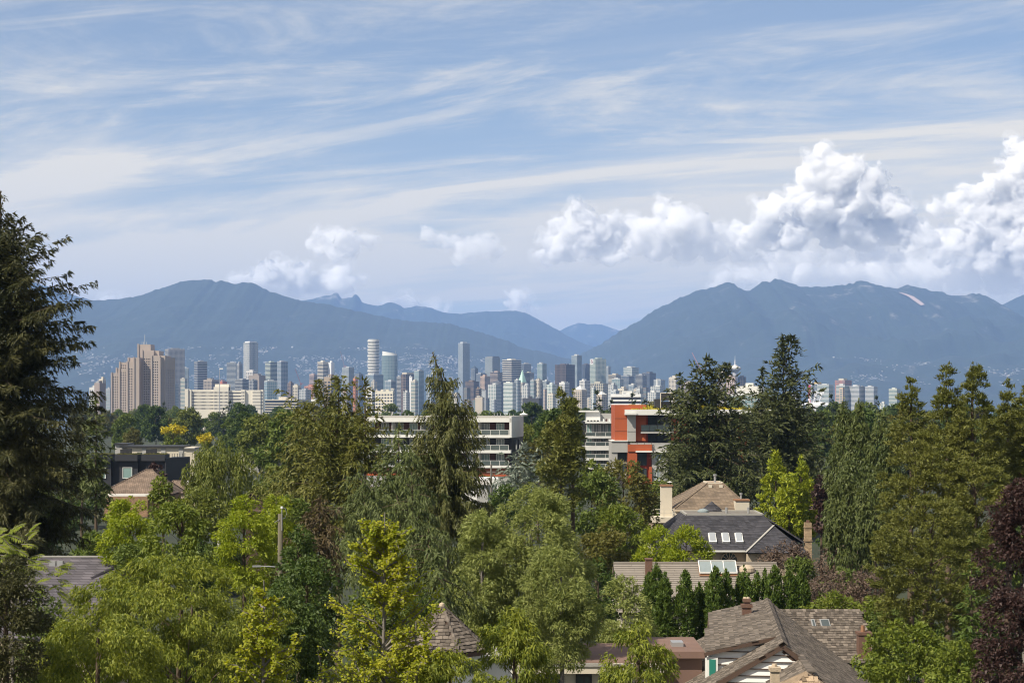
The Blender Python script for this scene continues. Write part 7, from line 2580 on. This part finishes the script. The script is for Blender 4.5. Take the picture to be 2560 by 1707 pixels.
plant('magnolia_tree', 'glossy large leaved green tree in the middle of the west foliage', 445, 76, [(1255, 15), (1280, 60), (1320, 95), (1370, 105), (1440, 105)], clumped, 'green', 139, cpx=22, leaf_px=4.4, lw=.48, droop=.8)
plant('broadleaf_tree', 'deep green tree right behind the cherry crown', 330, 84, ball(1360, 1480, 70), clumped, 'mid', 148, cpx=22, leaf_px=3.6, lw=.5)
plant('broadleaf_tree', 'mid green tree below the purple grey shingle roof', 105, 60, ball(1475, 1740, 85), clumped, 'mid', 149, cpx=24, leaf_px=3.6, lw=.5)
plant('shadowed_tree', 'black green tree in shade at the bottom west corner', 20, 44, [(1395, 30), (1430, 75), (1500, 105), (1600, 105), (1730, 95)], clumped, 'dark_conifer', 141, cpx=30, leaf_px=3.6, lw=.5)  # shadowed foliage: the shade is put into the dark needle colour
plant('cherry_tree', 'large cherry tree with drooping narrow leaves covering the bottom west', 430, 54, [(1392, 50), (1415, 140), (1450, 185), (1480, 250), (1520, 305), (1570, 320), (1650, 320), (1740, 300)], clumped, 'cherry', 142, cpx=26, leaf_px=4.0, lw=.32, droop=1.1, up=.5, aspect=(1.1, 1.1, .75), limb=14)
plant('cherry_tree', 'cherry boughs along the bottom west edge', 250, 46, [(1540, 60), (1575, 150), (1630, 190), (1740, 190)], clumped, 'cherry', 143, cpx=28, leaf_px=4.2, lw=.32, droop=1.2, up=.5, aspect=(1.1, 1.1, .75), limb=10)
plant('cherry_tree', 'darker leaved tree in the middle of the bottom west foliage', 700, 56, [(1470, 40), (1510, 100), (1580, 130), (1740, 130)], clumped, 'deep', 144, cpx=28, leaf_px=3.8, lw=.5, droop=.8, limb=10)
plant('cherry_tree', 'cherry tree with yellowish drooping leaves before the flat red roof', 1278, 49, [(1515, 8), (1540, 45), (1580, 80), (1630, 108), (1690, 122), (1740, 122)], clumped, 'cherry', 145, cpx=24, n_mul=.9, leaf_px=5.0, lw=.28, droop=1.2, up=.5, cover=3.0, limb=20)
plant('cherry_tree', 'cherry tree with yellowish leaves right before the boarded gable house', 1595, 50, [(1552, 5), (1575, 36), (1610, 70), (1650, 95), (1700, 108), (1740, 108)], clumped, 'cherry', 146, cpx=24, n_mul=.9, leaf_px=5.0, lw=.28, droop=1.2, up=.5, cover=3.0, limb=20)
plant('cherry_tree', 'low cherry boughs along the bottom edge below the turret', 1125, 46, [(1632, 20), (1655, 80), (1690, 110), (1740, 120)], clumped, 'cherry', 147, cpx=26, leaf_px=4.6, lw=.3, droop=1.0, limb=10)


def sumac(label, x, d, seed, fronds):
    """long pinnate fronds: leaflets in two rows along each arching stalk"""
    g = rg(seed)
    org = base_at(x, d)
    top = at(x, 1420, d) - org
    segs = [(np.array([[0, 0, 0], [.05, 0, top.z * .5], [0, 0, top.z]]), np.array([.09, .07, .04]))]
    P, D, N, L = [], [], [], []
    for (fx, fy, ln, ang, dd) in fronds:
        p0 = np.array(at(fx, fy, d + dd) - org)
        a = math.radians(ang)
        dv = np.array([math.cos(a), -.35 + g.normal(0, .2), math.sin(a)])
        dv /= np.linalg.norm(dv)
        s = np.linspace(0, 1, 8)
        Lf = ln * px(d)
        pts = p0 + dv * (Lf * s)[:, None] + np.array([0, 0, -1.0]) * (Lf * .35 * s ** 2)[:, None]
        segs.append((pts, np.linspace(.012, .004, 8)))
        n = 13
        for k in range(n):
            u = .12 + .88 * k / n
            i = min(6, int(u * 7))
            q = pts[i] * (1 - (u * 7 - i)) + pts[i + 1] * (u * 7 - i)
            ax = unit((pts[i + 1] - pts[i])[None])[0]
            sd = np.cross(ax, np.array([0, -.5, 1.0]))
            sd /= np.linalg.norm(sd)
            for sg in (-1, 1):
                P.append(q)
                D.append(sd * sg + ax * .45 + np.array([0, 0, -.35]) + g.normal(0, .08, 3))
                N.append(np.array([0, -.5, 1.0]) + g.normal(0, .15, 3))
                L.append(Lf * .27 * math.sin(math.pi * (.18 + .75 * u)))
    L = np.array(L)
    return put_tree('sumac_tree', label, segs, leaf_mesh('crown', np.array(P), np.array(D), np.array(N), L, L * .27, LEAF['sumac']), org, None, 'grey')


_g = random.Random(4)
sumac('sumac with long pinnate fronds at the west edge', 30, 50, 140, [(_g.uniform(-30, 75), _g.uniform(1325, 1440), _g.uniform(48, 72), _g.uniform(-35, 60), _g.uniform(-.6, .8)) for _ in range(46)] + [(_g.uniform(60, 150), _g.uniform(1400, 1500), _g.uniform(38, 55), _g.uniform(-30, 60), _g.uniform(-.5, .5)) for _ in range(24)])


def katsura(label, x, d, ytop, wpx, seed, n_br=60, per=70):
    """upright branches fanning from the trunk, each strung with round leaves in rows"""
    H, R = tree_h(ytop, d), wpx / 2 * px(d)
    g = rg(seed)
    segs = [(np.array([[0, 0, 0], [.05, 0, H * .5], [-.03, 0, H * .8], [0, 0, H * .985]]), np.array([.14, .09, .045, .012]))]
    P, D, N = [], [], []
    z_lo = H * .60

    def strung(pts, cnt):
        k = len(pts)
        t = g.uniform(.12, 1, cnt) * (k - 1)
        i = np.minimum(t.astype(int), k - 2)
        f = (t - i)[:, None]
        q = pts[i] * (1 - f) + pts[i + 1] * f
        ax = unit(pts[i + 1] - pts[i])
        s = unit(np.cross(ax, g.normal(size=(cnt, 3))))
        P.append(q + s * g.uniform(.01, .05, (cnt, 1)))
        D.append(s * 1.0 + ax * .25 + np.array([0, 0, -.35]) + g.normal(0, .25, (cnt, 3)))
        N.append(np.array([0, -.2, 1.0]) + g.normal(0, .5, (cnt, 3)))
    strung(np.array([[0, 0, H * .8], [0, 0, H * .9], [0, 0, H * .985]]), per)
    for b in range(n_br):
        t = g.uniform(0, 1) ** .9
        a = b * 2.4 + g.normal(0, .3)
        z0 = z_lo + (H - z_lo) * t * .9
        L = R * (1 - t * .82) * g.uniform(.7, 1.25)
        rise = L * g.uniform(.35, .85)
        o = np.array([math.cos(a), math.sin(a), 0])
        s = np.linspace(0, 1, 6)[:, None]
        pts = np.array([0, 0, z0]) + o * L * s + np.array([0, 0, 1.0]) * rise * s ** .8 + g.normal(0, .035 * R, (6, 3)) * s
        pts[:, 2] = np.minimum(pts[:, 2], H * .99)
        segs.append((pts, np.linspace(.035, .007, 6)))
        strung(pts, int(per * (.4 + L / R)))
        for k in range(5):
            u = g.uniform(.25, .9)
            p0 = pts[0] * (1 - u) + pts[-1] * u
            i = int(u * 5)
            p0 = pts[i]
            dv = unit((pts[min(i + 1, 5)] - pts[max(i - 1, 0)])[None])[0] + g.normal(0, .55, 3) + np.array([0, 0, .15])
            dv /= np.linalg.norm(dv)
            l2 = L * g.uniform(.2, .42)
            q = np.stack([p0, p0 + dv * l2 * .5 + g.normal(0, .02, 3), p0 + dv * l2])
            segs.append((q, np.array([.012, .008, .004])))
            strung(q, int(per * .4))
    P, D, N = np.concatenate(P), np.concatenate(D), np.concatenate(N)
    L = g.uniform(.045, .085, len(P))
    return put_tree('katsura_tree', label, segs, leaf_mesh('crown', P, D, N, L, L * .95, LEAF['katsura'], 'round'), base_at(x, d), None, 'grey')


katsura('upright katsura with round yellow leaves, largest tree at the bottom centre', 962, 47, 1255, 470, 151, 105, 72)
katsura('second katsura with round yellow green leaves, west of the largest one', 660, 45, 1425, 330, 152, 66, 60)

katsura('low katsura boughs hanging before the turret roof', 1040, 46, 1530, 440, 153, 66, 58)

# --- belt of far trees below the skyline
def far_proto(kind, seed):
    g = rg(seed)
    d0 = 600.0
    gz = ground_z(d0)
    yof = lambda z: HY - (z + gz - CAMZ) / px(d0)
    hp = lambda m: m / px(d0)
    if kind == 'conifer_far':
        s, c = conifer(g, Outline([(yof(20), 1), (yof(17), hp(1.0)), (yof(12), hp(2.5)), (yof(6), hp(4.0)), (yof(2), hp(4.4))], d0), LEAF['spruce'], boughs=90, cover=5, leaf_px=3.2, lw=.42, slope=.3, fluff=.25)
    else:
        m = {'round_mid': 'mid', 'round_deep': 'deep', 'round_green': 'green', 'round_birch': 'birch', 'round_rust': 'rust'}[kind]
        s, c = clumped(g, Outline(ball(yof(16), yof(2), hp(6.5)), d0), LEAF[m], cpx=11, n_mul=1.2, cover=5, leaf_px=2.6, lw=.6, limb=0)
    return tubes_mesh('trunk', s[:6], bark('brown')), c, (20 if kind == 'conifer_far' else 16)


protos = {k: [far_proto(k, 200 + 7 * i + j) for j in range(2)] for i, k in enumerate(['round_mid', 'round_deep', 'round_green', 'round_birch', 'round_rust', 'conifer_far'])}
rt = random.Random(21)
KINDN = {'round_mid': ('broadleaf_tree', 'mid green rounded tree'), 'round_deep': ('broadleaf_tree', 'deep green rounded tree'), 'round_green': ('broadleaf_tree', 'fresh green rounded tree'), 'round_birch': ('broadleaf_tree', 'yellowish green rounded tree'), 'round_rust': ('broadleaf_tree', 'olive rounded tree'), 'conifer_far': ('conifer_tree', 'dark pointed conifer')}
ZONES = [(480, 'near the stepped tan tower end'), (700, 'below the white hospital'), (960, 'behind the forked olive conifer'), (1210, 'around the drooping spruce'), (1480, 'behind the white flats'), (1900, 'behind the orange building'), (2250, 'below the eastern white towers'), (9999, 'behind the olive brown pines')]


def far_tree(kind, x, d, H, band):
    tr_, cr_, h0 = rt.choice(protos[kind])
    b = base_at(x, d)
    s = H / h0
    nm, lb = KINDN[kind]
    r = empty(nm, b, rt.uniform(0, 6.28), s)
    zone = next(z for lim, z in ZONES if x < lim)
    size = 'tall' if H > 17 else ('low' if H < 12 else 'middling')
    tag(r, f'{size} {lb} in {band} woods, {zone}', 'tree', f'{band} woodland trees')
    link_mesh('trunk', tr_, r)
    link_mesh('crown', cr_, r)


cnt = 0
for band, n, d0, d1, hs in (('far', 70, 1250, 1900, (15, 22)), ('middle', 90, 640, 1250, (11, 19)), ('nearer', 80, 300, 640, (9, 15))):
    for i in range(n):
        d = rt.uniform(d0, d1)
        x = 200 + (i + rt.random()) / n * 2400
        H = rt.uniform(*hs)
        ytop = HY + (CAMZ - ground_z(d) - H) / d * FPX
        if band == 'nearer' and (890 < x < 1320 or 1440 < x < 1960) and d < 420:
            continue
        if band == 'nearer' and x < 580 and d < 545:
            continue
        if d < 1900 and 1515 < x < 1625 and ytop < 1008:
            H *= .8
        if ytop < 1006:
            H -= (1006 - ytop) * d / FPX
        k = rt.choice(['round_mid', 'round_mid', 'round_mid', 'round_deep', 'round_deep', 'round_deep', 'round_birch', 'round_rust'] + (['conifer_far'] if band != 'far' else []))
        far_tree(k, x, d, H, band)
for x, d, y in ((1580, 700, 985), (1612, 720, 1000), (1492, 620, 978), (1528, 640, 1002), (2078, 700, 988), (2192, 720, 992), (2222, 760, 1015), (1702, 600, 950), (410, 900, 1006), (575, 950, 1003)):
    far_tree('conifer_far', x, d, tree_h(y, d), 'middle')
far_tree('round_green', 435, 1500, 22, 'far')
for i, (x, d, y, w, lab) in enumerate([(432, 520, 1060, 50, 'tree crowned with orange yellow blossom below the hospital'), (516, 540, 1082, 36, 'small tree with a flat yellow blossom top')]):
    plant('flowering_tree', lab, x, d - 10, ball(y, y + 24, w * .7), clumped, 'yellow', 160 + i, cpx=9, leaf_px=2.6, lw=.5)
    far_tree('round_green', x, d, tree_h(y + 10, d), 'nearer')

for i, (x, d, y, hw, m, lab) in enumerate([(950, 60, 1440, 110, 'mid', 'dark green tree right behind the largest katsura'), (1055, 66, 1470, 70, 'deep', 'deep green tree between the largest katsura and the turret')]):
    plant('broadleaf_tree', lab, x, d, ball(y, 1740, hw), clumped, m, 180 + i, cpx=26, leaf_px=3.6, lw=.5)
for i, (x, d, y, lab) in enumerate([(235, 128, 1330, 'shaded olive tree under the giant conifer flank'), (290, 135, 1345, 'deep green tree below the brick wall'), (480, 118, 1345, 'deep green tree behind the magnolia')]):
    plant('broadleaf_tree', lab, x, d, ball(y, y + 120, 60), clumped, ('mid', 'deep', 'deep')[i], 170 + i, cpx=20, leaf_px=3.6, lw=.5)

# --- understorey that closes the gaps between gardens
def bush_proto(m, seed):
    d0 = 180.0
    gz = ground_z(d0)
    yof = lambda z: HY - (z + gz - CAMZ) / px(d0)
    return clumped(rg(seed), Outline(ball(yof(6.0), yof(.3), 3.6 / px(d0)), d0), LEAF[m], cpx=18, cover=3.6, leaf_px=3.6, lw=.5, limb=0)


bp_ = [(m, [bush_proto(m, 300 + 3 * i + j) for j in range(2)]) for i, m in enumerate(('mid', 'deep', 'birch'))]
bp_ = [(m, [(tubes_mesh('trunk', s_[:1], bark('brown')), c_) for s_, c_ in l_]) for m, l_ in bp_]
rb = random.Random(77)
BW = {'mid': 'mid green', 'deep': 'deep green', 'birch': 'olive green'}
for i in range(64):
    d = rb.choice([rb.uniform(92, 130), rb.uniform(130, 190), rb.uniform(190, 330)])
    x = rb.uniform(-60, 2640)
    if d < 135 and 1500 < x < 2060:
        continue
    if d < 100 and 1300 < x < 2200:
        continue
    H = rb.uniform(4.0, 6.5)
    if 1480 < x < 2080:
        H = min(H, 3.8)
    m, l_ = rb.choice(bp_)
    t_, c_ = rb.choice(l_)
    r = empty('garden_shrub', base_at(x, d), rb.uniform(-.6, .6), H / 6.0)
    near = min([(130, 'the giant conifer'), (320, 'the clay tile house'), (560, 'the weeping birch'), (700, 'the utility pole'), (850, 'the ragged olive conifer'), (1010, 'the drooping cedars'), (1200, 'the drooping spruce'), (1330, 'the willow'), (1430, 'the olive cypress'), (1570, 'the dark branching broadleaf'), (1760, 'the massive fir'), (1960, 'the golden cypresses'), (2140, 'the weeping cypresses'), (2400, 'the olive brown pines')], key=lambda q: abs(q[0] - x))[1]
    tag(r, f'{BW[m]} garden shrub in the understorey beside {near}', 'shrub', 'understorey garden shrubs')
    link_mesh('trunk', t_, r)
    link_mesh('crown', c_, r)

# say which one is meant where several look alike
by = {}
for o in bpy.data.objects:
    if o.parent is None and o.get('group') in ('far woodland trees', 'middle woodland trees', 'nearer woodland trees', 'understorey garden shrubs'):
        by.setdefault(o['label'], []).append(o)
_ord = ['first', 'second', 'third', 'fourth', 'fifth', 'sixth', 'seventh', 'eighth']
for lab, os_ in by.items():
    if len(os_) > 1:
        os_.sort(key=lambda o: o.location.x / o.location.y)
        for i, o in enumerate(os_):
            o['label'] = f'{_ord[min(i, 7)]} {lab}' + (', counted from the west' if len(lab.split()) < 11 else '')
